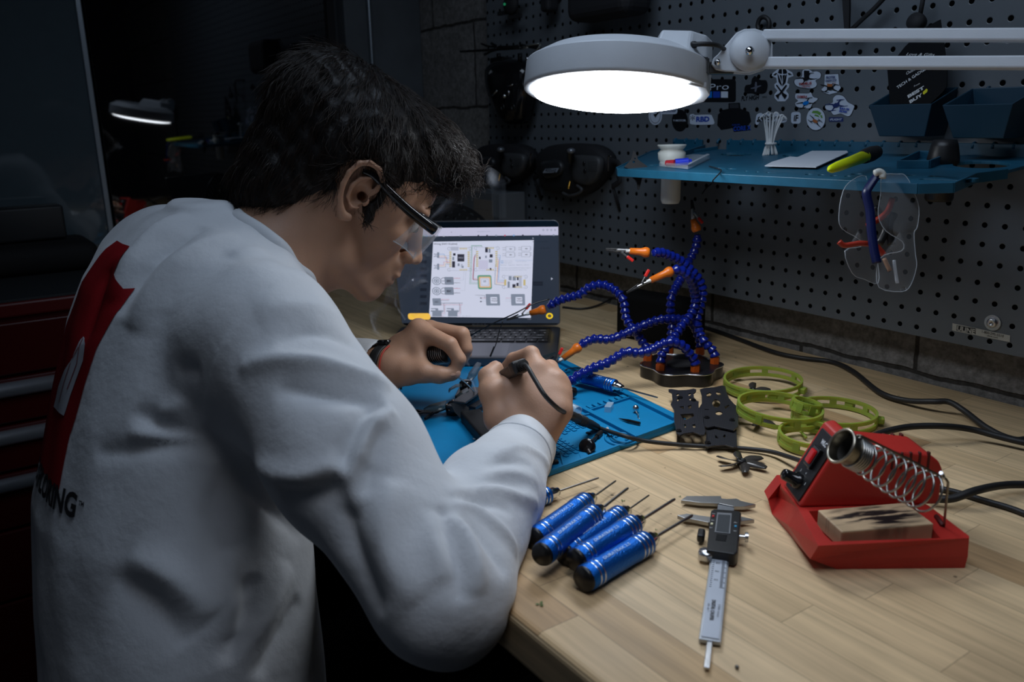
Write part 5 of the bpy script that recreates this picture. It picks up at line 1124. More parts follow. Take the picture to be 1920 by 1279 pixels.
# small screws, tips
def small(label,cat,name,fn,m): mb=MB(); fn(mb); return mb.build(name,m,label=label,cat=cat)
small('slim black pen like iron tip lying in the mat compartment','iron tip','iron_tip',lambda mb:(mb.cyl(Z(1200,794,.009),Z(1178,789,.009),.0021,n=12),mb.cyl(Z(1178,789,.009),Z(1160,784.5,.0075),.0021,.0003,n=12)),BLKG)
small('short steel screw lying on the mat near the ridge','screw','screw',lambda mb:(mb.cyl(Z(1138,790,.007),Z(1147,798,.0065),.0008,n=8),mb.cyl(Z(1136.5,788.5,.007),Z(1139,791,.007),.0018,n=12)),STEEL)
small('tiny steel screw standing beside the black knobbed arm','screw','screw',lambda mb:(mb.cyl(Z(1139,808,.0045),Z(1139,804,.010),.0008,n=8),mb.cyl(Z(1139,804,.010),Z(1139,803,.0115),.0017,n=12)),STEEL)
small('twisted solder wire scrap with a bead end in the mat compartment','solder','solder_scrap',lambda mb:(mb.sphere(Z(1192,766,.012),.0042,sc=(1,1,1.2)),mb.tube(catmull([Z(1192,770,.010),Z(1194,775,.008),Z(1197,778,.0075),Z(1196,782,.0065),Z(1199,786,.006)],4),.0008,n=6)),STEEL)
small('tiny black chip lying on the chevron grid','chip','chip',lambda mb:mb.box((0,0,0),(.006,.004,.003),M=Matrix.Translation(Z(1103,813,.006)),bev=.0004),BLK)
small('short black ribbed connector lying in the rectangular tray of the mat','connector','connector',lambda mb:(mb.cyl(Z(1034,868,.0075),Z(1046,866,.0075),.0028,n=12),[mb.cyl(Z(1036+i*3,867.6-i*.5,.0075),Z(1037+i*3,867.4-i*.5,.0075),.0033,n=12) for i in range(3)]),BLK)
small('clear plastic tube lying on the mat next to the right hand','tube','clear_tube',lambda mb:mb.lathe([(.0058,0),(.0068,0),(.0068,.045),(.0058,.045),(.0058,0)],M=zframe(Z(1084,771,.0115),Z(1050,755,.0115)-Z(1084,771,.0115)),n=28),mat('tube_plastic',(.6,.75,.85),.1,alpha=.38,spec=.8))
small('clear square plastic tip sleeve leaning on the mat comb ridge','sleeve','clear_sleeve',lambda mb:mb.box((0,0,0),(.021,.009,.009),M=frame(Z(1142,764,.0095),Z(1150,752,.0095)-Z(1135,775,.0095),z=(0,0,1)),bev=.0006),mat('sleeve_plastic',(.6,.75,.85),.12,alpha=.42,spec=.8))
kn=thing('suction_knob','black round suction knob with short stem lying on the mat','knob',Z(1101,837,.0))
Fk=zframe(Z(1101,838,.011),(Z(1101,838,.011)-Z(1125,815,.009))*.3+Vector((.35,-.5,.55))*.02); mb=MB(Fk); mb.lathe([(0,.0035),(.006,.0035),(.0098,.0025),(.0105,0),(.0098,-.004),(.004,-.006),(0,-.006)],n=36); mb.build('knob_head',BLKG,kn)
mb=MB(); mb.cyl(Z(1106,831,.010),Z(1126,812,.0085),.0022,n=10); mb.cyl(Z(1119,819,.009),Z(1127,811,.0085),.0034,n=10); mb.cyl(Z(1103,845,.008),Z(1107,852,.006),.003,n=10); mb.build('knob_stem',BLK,kn)
mb=MB(); mb.tube(catmull([Z(1059,654+40,.008),Z(1068,691,.010),Z(1085,690,.012),Z(1100,694,.01),Z(1110,698,.006)],5),.0009,n=6); mb.build('black_wire',BLK,label='short curved black wire lying on the mat back rim',cat='wire')
# specks of leaf on the bench
for i,(x,y,s_) in enumerate(((1013,1133,5),(1168,939,3.2),(1275,931,2.2),(1230,993,2.))):
    mb=MB(); c_=Pz(x,y,T+.0006)
    for k in range(3):
        a=k*2.1+i; dd=Vector((math.cos(a),math.sin(a),.15))*.0011*s_*.8; nn=Vector((-dd.y,dd.x,0))*.35; mb.add([c_-nn*.4,c_+dd*.5+nn,c_+dd,c_+dd*.5-nn],[(0,1,2,3)])
    lb=['green leaf crumb near the rounded bench edge','green leaf crumb above the driver shafts','tiny leaf crumb left of the caliper jaw','tiny leaf crumb between driver shafts and caliper'][i]
    mb.build('leaf_crumb',mat('leaf_green',(.08,.13,.02),.6),label=lb,cat='crumb')
small('tiny dark grey pellet near the caliper rod end','pellet','pellet',lambda mb:mb.sphere(Pz(1382,1251,T+.0016),.0016),DKSTEEL)
# ================================================================== laptop
ZL=T+.0215; a=Pz(753,612,ZL); b_=Pz(1051,612,ZL); W=(b_-a).length; ux=(b_-a).normalized(); fy=Vector((ux.y,-ux.x,0)); 
if fy.dot(CAM-a)<0: fy=-fy
H=W*.212/.304
LF=Matrix(((ux.x,fy.x,0,a.x),(ux.y,fy.y,0,a.y),(0,0,1,ZL),(0,0,0,1)))   # z is up but x,y left handed -> only used for points
GREY=mat('space_grey',(.10,.105,.12),.35,metal=.8); KEYB=mat('key_black',(.012,.012,.014),.5)
lpt=thing('laptop','open space grey laptop showing a wiring diagram on its screen','laptop',LF@Vector((W/2,H/2,-ZL+T)))
lpt.matrix_basis=Matrix.Translation(LF@Vector((W/2,H/2,0)))
mb=MB(LF); mb.prism(rrect(W/2,H/2,W,H,.010,6),-.0145,0,bev=.002); mb.build('base',GREY,lpt)
mb=MB(LF); mb.prism(rrect(W/2,H*.76,W*.44,H*.40,.003),.0001,.0003); mb.build('trackpad',mat('trackpad_grey',(.085,.088,.105),.3,metal=.6),lpt)
mb=MB(LF); mb.box((W/2,H*.31,.00005),(W*.90,H*.49,.0003)); kb=mb.build('keyboard_well',KEYB,lpt)
kx0,kx1=W*.06,W*.94; ky0,ky1=H*.13,H*.54; rows=[(14,0),(14,0),(13,0),(12,0),(9,0)]
mb=MB(LF); mb.box((W/2,H*.09,.0008),(W*.88,H*.035,.001),bev=.0003); mb.build('touch_strip',BLKG,kb)
LEG=mat('legend_white',(.35,.36,.38),.4,emit=(.8,.85,1.),es=.12)
for r,(n,_) in enumerate(rows):
    y=ky0+(ky1-ky0)*(r+.5)/5; xs=[]
    wds=[1]*n
    if r==0: wds=[1]*13+[1.5]
    if r==1: wds=[1.5]+[1]*13
    if r==2: wds=[1.8]+[1]*11+[1.8]
    if r==3: wds=[2.3]+[1]*10+[2.3]
    if r==4: wds=[1,1,1,1.25,5,1.25,1,1,1]
    tot=sum(wds); x=kx0
    for i,w_ in enumerate(wds):
        ww=(kx1-kx0)*w_/tot; mb=MB(LF); mb.box((x+ww/2,y,.0012),(ww-.0028,(ky1-ky0)/5-.0028,.0016),bev=.0005); o=mb.build('key',KEYB,kb)
        mb2=MB(LF); mb2.box((x+ww/2,y+.0015,.00205),(min(.0032,ww*.5) if w_<1.3 else ww*.4,.0014 if w_<1.3 else .0009,.0001)); mb2.build('key_legend',LEG,kb) if (i+r)%1==0 else None
        x+=ww
# lid angle from the photo's top right corner
best=None
for k in range(0,400):
    th=math.radians(60+k*.2); v=-fy*math.cos(th)*-1; 
    upv=(-fy*(-math.cos(th)))*0
    d=(fy*math.cos(th)+Vector((0,0,1))*math.sin(th)); q=pix(b_+d*(H+.002))
    e=abs(q[1]-412)
    if best is None or e<best[0]: best=(e,th,q)
th=best[1]; LD=(fy*math.cos(th)+Vector((0,0,1))*math.sin(th)); LN=ux.cross(LD); 
if LN.dot(CAM-a)<0: LN=-LN
print('laptop W',W,'lid angle',math.degrees(th),best[2])
LO=a+Vector((0,0,.0005)); LM_=Matrix(((ux.x,LD.x,LN.x,LO.x),(ux.y,LD.y,LN.y,LO.y),(ux.z,LD.z,LN.z,LO.z),(0,0,0,1))); LMI=LM_.inverted()
def lu(px,py):
    d=ray(px,py); p=CAM+d*((LO-CAM).dot(LN)/d.dot(LN)); q=LMI@p; return (q.x,q.y)
K4=lambda x,y: lu(640+x/3.996,400+y/3.996)
mb=MB(LM_); mb.prism(rrect(W/2,H/2+.001,W,H,.010,6),-.0045,0,bev=.001); lid=mb.build('lid',mat('lid_edge',(.30,.31,.33),.3,metal=.9),lpt)
mb=MB(LM_); me=curve_mesh([rrect(W/2,H/2+.001,W-.003,H-.003,.009,6)],depth=0); mb.mesh(me,0,Matrix.Translation((0,0,.0002))); mb.build('bezel',BLKG,lid)
tr_=K4(1625,100); trb=K4(1625,163); br_=K4(1600,822); sx0=W-tr_[0]; sy1=tr_[1]; sy0=br_[1]; sxr=tr_[0]
mb=MB(LM_)
def q4(pts,mi,l): 
    me=curve_mesh([pts]); mb.mesh(me,mi,Matrix.Translation((0,0,.0004+.00008*l))); bpy.data.meshes.remove(me)
def rect(x0,y0,x1,y1,mi,l): q4([(x0,y0),(x1,y0),(x1,y1),(x0,y1)],mi,l)
def kr(x0,y0,x1,y1,mi,l,r=0):
    P=[K4(x0,y0),K4(x1,y0),K4(x1,y1),K4(x0,y1)]
    if r==0: q4(P[::-1],mi,l)
    else:
        cx=sum(p[0] for p in P)/4; cy=sum(p[1] for p in P)/4; w=(abs(P[1][0]-P[0][0])+abs(P[2][0]-P[3][0]))/2; h=(abs(P[0][1]-P[3][1])+abs(P[1][1]-P[2][1]))/2
        q4(rrect(cx,cy,w,h,min(r/3.996*.001,h*.45,w*.45)),mi,l)
def kc(x,y,r,mi,l,ri=0):
    c=K4(x,y); R_=r/3.996*.001*.98; me=curve_mesh([circle(c[0],c[1],R_,20)]+([circle(c[0],c[1],ri/3.996*.00098,20)] if ri else [])); mb.mesh(me,mi,Matrix.Translation((0,0,.0004+.00008*l))); bpy.data.meshes.remove(me)
def kl(pts,mi,l,w=2.2):
    P=[K4(*p) for p in pts]; ww=w/3.996*.001/2
    for i in range(len(P)-1):
        p,q=Vector((*P[i],0)),Vector((*P[i+1],0)); d=(q-p); 
        if d.length<1e-6: continue
        d.normalize(); n=Vector((-d.y,d.x,0))*ww; z=.0004+.00008*l; e=d*ww
        mb.add([p-e+n+Vector((0,0,z)),p-e-n+Vector((0,0,z)),q+e-n+Vector((0,0,z)),q+e+n+Vector((0,0,z))],[(0,1,2,3)],mi)
def kt(txt,x,y,w,h,mi,l=5,**k):
    c=K4(x,y); place_text(mb,txt,Matrix.Translation((c[0],c[1],.0004+.00008*l)),w/3.996*.001*.99,h/3.996*.001,mi,**k)
SC=[emis('scr_dark',(.020,.028,.045),1),emis('scr_bar',(.50,.50,.66),1),emis('scr_page',(.57,.60,.74),1),emis('scr_ink',(.03,.03,.05),1),emis('scr_grey',(.20,.235,.31),1),emis('scr_red',(.45,.10,.15),1),emis('scr_blue',(.15,.30,.55),1),
    emis('scr_amber',(.85,.50,.08),1),emis('scr_gold',(.50,.42,.20),1),emis('scr_green',(.12,.30,.22),1),emis('scr_lgrey',(.40,.43,.54),1),emis('scr_yellow',(.80,.55,.02),1),emis('scr_tan',(.62,.40,.22),1),emis('scr_dim',(.010,.014,.024),1)]
DK,BAR,PG,INK,GR,RE,BL,AM,GD,GN,LG,YE,TN,DM=range(14)
rect(sx0,sy0,sxr,sy1,DK,0); rect(sx0,trb[1],sxr,sy1,BAR,1)
def bar(x): return (x-555)/(1625-555)
q4([K4(688,212),K4(657,775),K4(1420,783),K4(1442,200)],PG,1)
# toolbar marks
for x in (825,853): kt('<' if x<840 else '>',x,141,7,9,INK if x<840 else LG,3)
kt('speedybee.com',1066,136,90,8,GR,3); kc(1020,138,3,LG,3)
for x in (1514,1544,1573,1602): kc(x,124,7,GR,3,4)
for x,m in ((588,INK),(614,GN),(642,BL),(668,BL),(694,INK),(720,GR),(768,LG),(895,GR),(1027,INK),(1092,INK),(1160,GR),(1226,RE),(1292,BL),(1360,INK),(1487,INK),(1590,GR)): kr(x-6,165-(x-588)*.008,x+6,176-(x-588)*.008,m,3)
kt('Products',1512,157,26,6,GR,3)
# page content
kt('Wiring (INAV Airplane)',781,230,168,17,INK,3,bold=.012)
def board(x0,y0,x1,y1,dk):
    kr(x0,y0,x1,y1,LG,2); kr(x0+3,y0+3,x1-3,y1-3,PG,3)
    for (cx,cy) in ((x0-4,y0+8),(x1+4,y0+8),(x0-4,y1-8),(x1+4,y1-8)): kc(cx,cy,14,LG,2,9)
    n=8
    for i in range(n):
        y=y0+30+i*(y1-y0-55)/n; kr(x0-2,y,x0+14,y+9,GD,4); kr(x1-14,y,x1+2,y+9,GD,4)
    for i in range(5): x=x0+75+i*12; kr(x,y0+2,x+7,y0+14,GD,4); kr(x,y1-14,x+7,y1-2,GD,4)
    for r_ in dk: kr(*r_,4)
board(812,256,960,430,[(870,305,922,360,INK),(830,358,852,405,INK),(838,298,856,316,INK),(872,374,886,394,GR),(895,378,910,402,LG),(820,250,878,278,LG),(902,392,916,408,GR),(832,325,846,350,GR)])
kt('MCU',896,332,34,12,LG,5)
board(1012,252,1168,430,[(1078,254,1098,292,INK),(1104,262,1118,294,GR),(1112,306,1134,330,INK),(1106,344,1132,368,GR),(1032,324,1044,342,INK),(1078,316,1090,334,GR),(1112,408,1124,424,INK),(1028,350,1100,420,BAR)])
board(1222,466,1378,560,[(1282,530,1306,556,INK),(1246,510,1262,556,GR),(1284,472,1308,502,GR),(1254,470,1276,500,GR),(1330,466,1352,552,LG),(1312,520,1328,544,INK),(1316,476,1328,500,INK)])
for y0,y1,mm in ((295,330,0),(380,418,0)):
    kr(718,y0-4,734,y1+4,GR,3); kr(694,y0+6,720,y0+12,GR,3); kr(694,y1-10,720,y1-4,GR,3); kr(700,y0+6,716,y1-4,LG,3)
for i,(y,m) in enumerate(((303,BL),(311,BL),(319,AM),(328,RE),(336,GR))): kl([(734,y),(770+i*6,y),(770+i*6,y+14+i*8),(812,y+14+i*8)],m,4,2)
for i,(y,m) in enumerate(((386,RE),(394,AM),(402,GR))): kl([(734,y),(768+i*7,y),(768+i*7,362+i*8),(812,362+i*8)],m,4,2)
for y in (506,582):
    for r_,ri in ((34,28),(20,14)): kc(714,y,r_,GR,3,ri)
    kc(714,y,9,GR,3)
    for k in range(8): kl([(714+20*math.cos(k*PI/4),y+20*math.sin(k*PI/4)),(714+30*math.cos(k*PI/4),y+30*math.sin(k*PI/4))],GR,3,2)
    kl([(748,y-12),(760,y-24),(776,y-24)],INK,3,3); kl([(748,y),(776,y)],INK,3,3); kl([(748,y+12),(760,y+22),(776,y+22)],INK,3,3)
    kr(774,y-30,842,y+28,GR,3,6); kt('ESC',808,y,34,17,INK,5,bold=.04)
    kl([(842,y-20),(862,y-20)],RE,3,3); kt('Battery',878,y-20,32,8,RE,4,shear=.3,bold=.02); kl([(842,y+14),(860,y+14)],INK,3,3); kt('Battery',876,y+14,32,8,INK,4,shear=.3,bold=.02)
kl([(892,y-4),(925,y-4),(934,430)],LG,2,2); kl([(842,500),(915,500),(920,425)],LG,2,2)
kr(684,636,748,690,GR,3,5); kt('UBEC',714,662,34,13,INK,5,shear=.2)
kl([(748,645),(808,645)],RE,3,2.4); kl([(748,653),(806,653)],INK,3,2); kl([(748,672),(908,672)],INK,3,3); kl([(748,684),(908,684)],RE,3,2.4)
for x in (682,800):
    kr(x,728,x+70,772,GR,3); kr(x-12,726,x+80,736,GR,3); kr(x+24,712,x+44,728,GR,3); kr(x-10,710,x+42,717,GR,3)
    kl([(x+86,672),(x+86,735),(x+70,742)],INK,3,2); kl([(x+92,684),(x+92,748),(x+70,752)],RE,3,2); kl([(x+98,684),(x+98,758),(x+70,762)],LG,3,2)
kt('Servos',762,768,22,6,RE,3); kt('Servos',880,768,22,6,RE,3); kt('...up to eight servos',938,768,68,7,GR,3)
# gps puck
kr(1022,462,1127,568,GN,3,14); kr(1032,474,1120,556,TN,4,8); kr(1042,484,1110,546,PG,5,6); kr(1048,490,1104,540,LG,6,5); kr(1051,493,1101,537,PG,7,5); kt('GPS',1075,508,20,16,GR,8,bold=.04)
for i,m in enumerate((GN,GN,LG)): kl([(1056,250-i),(1052,240+i*3),(975+i*5,240+i*3),(962+i*8,528-i*8),(1022,528-i*8)],m,4,2.2)
for i,m in enumerate((INK,RE,RE)): kl([(1012,305+i*9),(1000-i*3,312+i*9),(990-i*3,500-i*5),(1024,500-i*5)],m,4,2.2)
for i,m in enumerate((BL,BL,RE,AM)): kl([(1168,312+i*14),(1192-i*6,314+i*14),(1178-i*6,500+i*9),(1222,500+i*9)],m,4,2.2)
kl([(1155,380),(1150,530),(1222,542)],INK,4,2.2)
for (x,y) in ((1232,248),(1350,246),(1232,292),(1350,290)):
    kr(x,y,x+66,y+36,GR,3); kr(x+2,y+2,x+64,y+34,PG,4); kt('ESC',x+38,y+18,18,8,INK,5,bold=.04)
    for j in range(4): kl([(x-24,y+8+j*8),(x,y+8+j*7)],LG if j%2 else INK,3,1.6)
    for j in range(3): kl([(x+66,y+6+j*10),(x+76,y+5+j*10)],INK,3,1.6)
kt('Support DShot digital servo protocol',1366,352,120,7,BL,3); kt('output rate maximum 50 Hz',1350,361,70,6,GR,3)
kl([(1198,357),(1212,357)],BL,3,5); kl([(1198,370),(1212,370)],BL,3,5); kt('GPS and Compass',1250,357,58,6,GR,3); kt('serial receiver',1250,370,58,6,GR,3); kt('Battery   Signal A   Battery - GND',1300,387,200,7,GR,3)
kt('1 The wiring must be checked before the battery is plugged in',1305,409,218,8,GR,3); kt('2 Never mount the module upside down on metal',1290,424,185,8,GR,3)
for x,s_ in ((1084,'Analog'),(1272,'Digital')):
    kr(x,604,x+104,690,GR,3,6); kr(x+32,624,x+104,668,PG,4,3) if False else kr(x+34,626,x+84,674,PG,4,3); kt(s_,x+60,640,36,11,INK,5,bold=.03); kt('Airspeed',x+62,655,42,10,INK,5,bold=.03)
    for j in range(3): kl([(x-40,634+j*12),(x,634+j*12)],LG if j else RE,3,2)
kl([(1004,612),(1074,614),(1074,636)],INK,3,2); kr(1040,631,1052,638,INK,4); kr(1040,656,1052,664,INK,4); kt('Air speed sensor',1050,624,50,5,GR,4)
# page furniture
kr(500,748,668,796,AM,3,20); kt('Join Now & Get Points',598,770,112,12,YE,4); kc(530,770,11,YE,4,6)
kc(1560,768,26,YE,3,13); kt('...',1560,768,12,4,YE,4); 
def tri(pts,m): q4([K4(*p) for p in pts],m,3)
tri([(1571,480),(1586,489),(1571,500)],LG); tri([(541,488),(527,498),(541,508)],LG); kl([(1432,182),(1440,190)],LG,3,2); kl([(1440,182),(1432,190)],LG,3,2); kt('1 of 3',1408,793,24,6,LG,3)
kr(1436,510,1510,542,DM,2); kt('Add to cart',1470,526,50,9,DK,3); kt('by Aeronautic',1490,212,105,10,DM,2); kt('$ 35.99',1525,262,60,12,DM,2)
for i in range(8): kr(590,300+i*52,640,322+i*52,DM,2)
scr=mb.build('screen',SC,lid)
c=K4(1030,855); mb=MB(LM_); place_text(mb,'MacBook Pro',Matrix.Translation((W/2,(.5*(br_[1]))*1.,.0006)),.030,.0036,bold=.01); mb.build('bezel_lettering',mat('bezel_letter',(.16,.17,.19),.4),lid)
# ================================================================== third hand helper
X6=lambda x,y:(1020+x/3.365,380+y/3.365)
bc=Pz(*X6(868,1018),T+.02); th_=thing('third_hand','third hand tool with six blue segmented arms on a black lobed base','third hand',(bc.x,bc.y,T))
rb=(Pz(*X6(1133,1050),T+.02)-Pz(*X6(601,1035),T+.02)).length/2
pts=[]
for k in range(120):
    a=2*PI*k/120; r=rb*(.93+.075*math.cos(6*a+.9)); pts.append((bc.x+r*math.cos(a),bc.y+r*math.sin(a)))
mb=MB(); mb.prism(pts,T+.0002,T+.0195,bev=.0018); mb.build('base',mat('base_black',(.012,.012,.013),.3,metal=.2),th_)
mb=MB(); mb.tube([(bc.x+(x-bc.x)*1.0,bc.y+(y-bc.y)*1.0,T+.0195) for x,y in pts]+[(pts[0][0],pts[0][1],T+.0195)],.0012,n=6,cap=False); mb.build('chamfer_trim',mat('milled_edge',(.6,.62,.65),.22,metal=1),th_)
mb=MB(); mb.prism(circle(bc.x,bc.y,rb*.35,30),T+.019,T+.0215,bev=.0006); mb.build('centre_plate',BLKM,th_)
zb_=T+.0205
def dep(p): return -(p-CAM).dot(RZ)
arms=[ # base socket px, list of (px,py,depth offset relative to the base depth), last direction = nozzle
 ('top',(790,945),[(790,930,0),(800,850,0),(810,760,.0),(800,690,-.005),(798,640,-.01),(805,590,-.012),(830,540,-.01),(855,495,0),(880,440,.01),(905,385,.015),(935,335,.015),(957,285,.01),(968,235,.005),(968,185,0)],(965,178),(940,105),(938,60),0.0),
 ('a2',(1078,1010),[(1078,970,0),(1045,915,0),(1000,860,.0),(975,800,.005),(965,740,.0),(985,660,0),(1003,580,0),(990,510,-.005),(960,460,-.01),(915,415,-.015),(860,365,-.02),(795,335,-.03),(740,315,-.04),(690,318,-.05)],(660,315),(540,305),(385,300),-.05),
 ('a3',(735,1050),[(735,1005,0),(748,955,0),(785,890,.0),(830,838,.01),(870,775,.015),(925,710,.02),(955,640,.02),(950,570,.015),(935,510,.0),(905,455,-.015),(860,425,-.02),(830,422,-.025)],(805,430),(672,490),(515,565),-.03),
 ('a4',(655,990),[(655,950,0),(635,905,0),(608,860,.0),(575,815,-.005),(540,770,-.005),(515,725,0),(510,680,0),(508,635,.0),(485,590,.0),(450,555,.005),(405,528,.01),(360,515,.015),(312,524,.02),(270,542,.025),(238,575,.03),(195,590,.035),(150,600,.04),(100,615,.045),(60,635,.05),(22,662,.055)],(5,672),(-88,698),(-240,735),.06),
 ('a5',(985,950),[(985,900,0),(975,850,0),(955,790,-.005),(915,745,-.02),(850,735,-.03),(800,735,-.035),(745,735,-.04),(695,748,-.04),(650,765,-.04),(600,785,-.045),(560,805,-.045),(515,825,-.05),(470,845,-.05),(425,862,-.055),(380,865,-.055),(330,858,-.06),(280,872,-.06),(242,893,-.065)],(222,908),(120,985),(20,1040),-.07),
 ('a6',(955,1060),[(955,1020,0),(930,970,-.005),(890,915,-.01),(840,885,-.015),(785,880,-.02),(735,898,-.022),(695,920,-.025),(655,940,-.028),(610,948,-.03),(570,950,-.032),(530,938,-.035),(490,955,-.037),(445,985,-.04),(395,1015,-.042),(345,1028,-.045),(298,1050,-.047),(255,1073,-.05),(213,1092,-.052),(172,1130,-.055)],(152,1142),(105,1190),(60,1240),-.06)]
SEG=[(.0,-.0062),(.0030,-.0062),(.0034,-.0052),(.0040,-.0040),(.0052,-.0030),(.0058,-.0018),(.0052,-.0005),(.0032,.0022),(.0029,.0038),(.0033,.0055),(.0,.0062)]
SEG=[(.0,-.0056),(.0058,-.0056),(.0069,-.0043),(.0068,-.0026),(.0056,.0008),(.0044,.0030),(.0050,.0046),(.0042,.0056),(.0,.006)]
RC=mat('clip_red',(.65,.02,.015),.35)
for nm,sock,path,n0,n1,tip,dn in arms:
    s0=Pz(*X6(*sock),zb_); D0=dep(s0)
    P3=[Vector((s0.x,s0.y,zb_+.010))]
    for i,(x,y,dd) in enumerate(path): P3.append(Pt(*X6(x,y),D0+dd))
    P3[1]=P3[1]*.5+(P3[0]+Vector((0,0,.012)))*.5
    for p in P3: p.z=max(p.z,T+.026)
    pa=Pt(*X6(*n0),D0+path[-1][2]); P3.append(pa)
    R_=resample(catmull(P3,10),.0098)
    arm=MB()
    for i in range(len(R_)-1):
        d=(R_[i+1]-R_[i]).normalized(); arm.lathe(SEG,0,zframe((R_[i]+R_[i+1])/2,d)@Matrix.Diagonal((1.14,1.14,1.,1.)),n=14)
    arm=arm.build('flexible_arm',HBLUE,th_)
    mb=MB(); mb.cyl((s0.x,s0.y,T+.019),(s0.x,s0.y,zb_+.008),.0075,n=6,smooth=False); mb.cyl((s0.x,s0.y,zb_+.008),(s0.x,s0.y,zb_+.011),.006,n=16); mb.build('socket_nut',mat('nut_orange',(.45,.075,.006),.45),arm)
    pb=Pt(*X6(*n1),D0+dn); pb.z=max(pb.z,T+.020); d=(pb-pa).normalized(); L=(pb-pa).length; F=zframe(pa,d)
    mb=MB(F); mb.lathe([(0,-.001),(.0062,-.001),(.0076,.002),(.0078,.006),(.0066,.009),(.0056,.012),(.0046,L),(.003,L),(0,L-.001)],n=24); noz=mb.build('nozzle',ORG,arm)
    # alligator clip
    pt_=Pt(*X6(*tip),D0+dn*1.02); pt_.z=max(pt_.z,T+.018); d2=(pt_-pb).normalized(); L2=max(.032,min(.048,(pt_-pb).length)); side=RY-d2*RY.dot(d2); side.normalize()
    if nm in('a2',): side=-side
    CFm=frame(pb,d2,z=side)
    mb=MB(CFm); mb.cyl((-.002,0,0),(.006,0,0),.0028,n=12); mb.build('clip_shank',WPL,noz)
    mb=MB(CFm); mb.box((L2*.30,0,-.0006),(L2*.5,.0052,.0034),bev=.0006); mb.cyl((L2*.30,-.0042,.002),(L2*.30,.0042,.002),.0018,n=12); mb.build('clip_body',STEEL,noz)
    mb=MB(CFm); mb.prism([(L2*.5,-.0026),(L2*.98,-.0016),(L2*.98,.0016),(L2*.5,.0026)],-.003,-.0002,bev=.0004); mb.build('lower_jaw',BLK,noz)
    J=CFm@Matrix.Translation((L2*.30,0,.002))@Matrix.Rotation(.16,4,'Y')
    mb=MB(J); mb.prism([(L2*.16,-.0026),(L2*.68,-.0016),(L2*.68,.0016),(L2*.16,.0026)],0,.0026,bev=.0004); mb.build('upper_jaw',BLK,noz)
    J2=CFm@Matrix.Translation((L2*.30,0,.002))@Matrix.Rotation(.62,4,'Y')
    mb=MB(J2); mb.box((-.006,0,.0008),(.014,.004,.002),bev=.0005); mb.build('clip_lever',STEEL,noz)
    mb=MB(J2); mb.box((-.0155,0,.001),(.012,.0058,.0046),bev=.0012); mb.build('red_grip',RC,noz)
# black cylinder foot next to the lowest clip
mb=MB(); q=Pz(1072,735,T+.016); mb.lathe([(0,-.006),(.006,-.006),(.0072,-.004),(.0072,.003),(.006,.006),(0,.006)],M=zframe(q,RX*.9-RZ*.3),n=24); mb.build('clamp_knob',BLKG,label='small glossy black knob on the mat below the lowest orange nozzle',cat='knob')
# ================================================================== the person
def w3(x,y,z): return np.array((x,y,z+ZO))
HX=np.array((0.2541,0.7819,-0.5693)); HX/=np.linalg.norm(HX); HY=np.array((-0.9511,0.3090,0.)); HY-=HX*(HX@HY); HY/=np.linalg.norm(HY); HZ=np.cross(HX,HY)
HO=np.array(Pt(674,360,.95))+.078*HY
HM=np.stack([HX,HY,HZ],1)
def hl(x,y,z): return HO+HM@np.array((x,y,z))
SR=w3(.190,-.872,.085); ER=w3(.448,-.825,-.088); WR=np.array(Pt(985,830,.97)); 
SL=np.array(Pt(322,500,1.07)); EL=w3(-.24,-.77,-.06); WL=np.array(Pt(722,688,1.12)); NB=w3(.035,-.828,.128)
SKIN=mat('skin',(.43,.245,.16),.48,spec=.35,sss=.12,noise=(35,.10),bump=(420,.10))
B=SDF((-.36,-1.16,.50),(.56,-.42,1.42),.0021,fine=[(-.0,.32),(-.79,-.50),(.94,1.37)],coarse=.008)
# --- torso, arms
B.ell(w3(.035,-.90,.0),(.165,.105,.16),k=.03); B.ell(w3(.10,-.98,-.22),(.15,.11,.22),k=.05)
B.cone(w3(.10,-1.0,-.36),w3(.15,-.93,-.40),.12,.11,.05)
for s_,S_,E_,W_ in ((1,SR,ER,WR),(-1,SL,EL,WL)):
    B.cone(w3(.03,-.86,.10),S_,.06,.05,.03); B.cone(S_,E_,.048,.040,.02); B.cone(E_,E_*.5+W_*.5,.041,.038,.02); B.cone(E_*.5+W_*.5,W_,.038,.0262,.02)
# --- neck and head
def C_(a,b,ra,rb,k=.012,op='u'): B.cone(hl(*a),hl(*b),ra,rb,k,op)
def L_(c,r,k=.012,op='u'): B.ell(hl(*c),r,HM,k,op)
L_((-.014,0,.036),(.099,.0745,.088),.0); L_((.035,0,.035),(.058,.064,.058),.02); L_((.04,0,-.03),(.05,.054,.062),.02)
for s in (-1,1):
    L_((.056,.036*s,-.024),(.026,.024,.022),.014); C_((-.002,.056*s,-.040),(.020,.050*s,-.078),.016,.015,.02); C_((.020,.050*s,-.078),(.074,.016*s,-.100),.015,.015,.02)
    L_((.078,.026*s,.020),(.016,.028,.009),.01); L_((.030,.060*s,.012),(.03,.012,.03),.015)
L_((.082,0,-.098),(.017,.021,.015),.012); L_((.078,0,-.072),(.025,.029,.024),.014)
C_((.086,0,.016),(.107,0,-.026),.0090,.0090,.010); L_((.113,0,-.034),(.0098,.0105,.0090),.007); L_((.094,0,-.054),(.013,.020,.013),.008)
for s in (-1,1): L_((.103,.0115*s,-.038),(.0105,.0070,.0078),.005); L_((.106,.0065*s,-.0455),(.005,.003,.0025),.002,'s')
L_((.100,0,-.064),(.0085,.021,.0055),.004); L_((.097,0,-.0755),(.0085,.019,.006),.004); L_((.108,0,-.0695),(.006,.024,.0012),.002,'s')
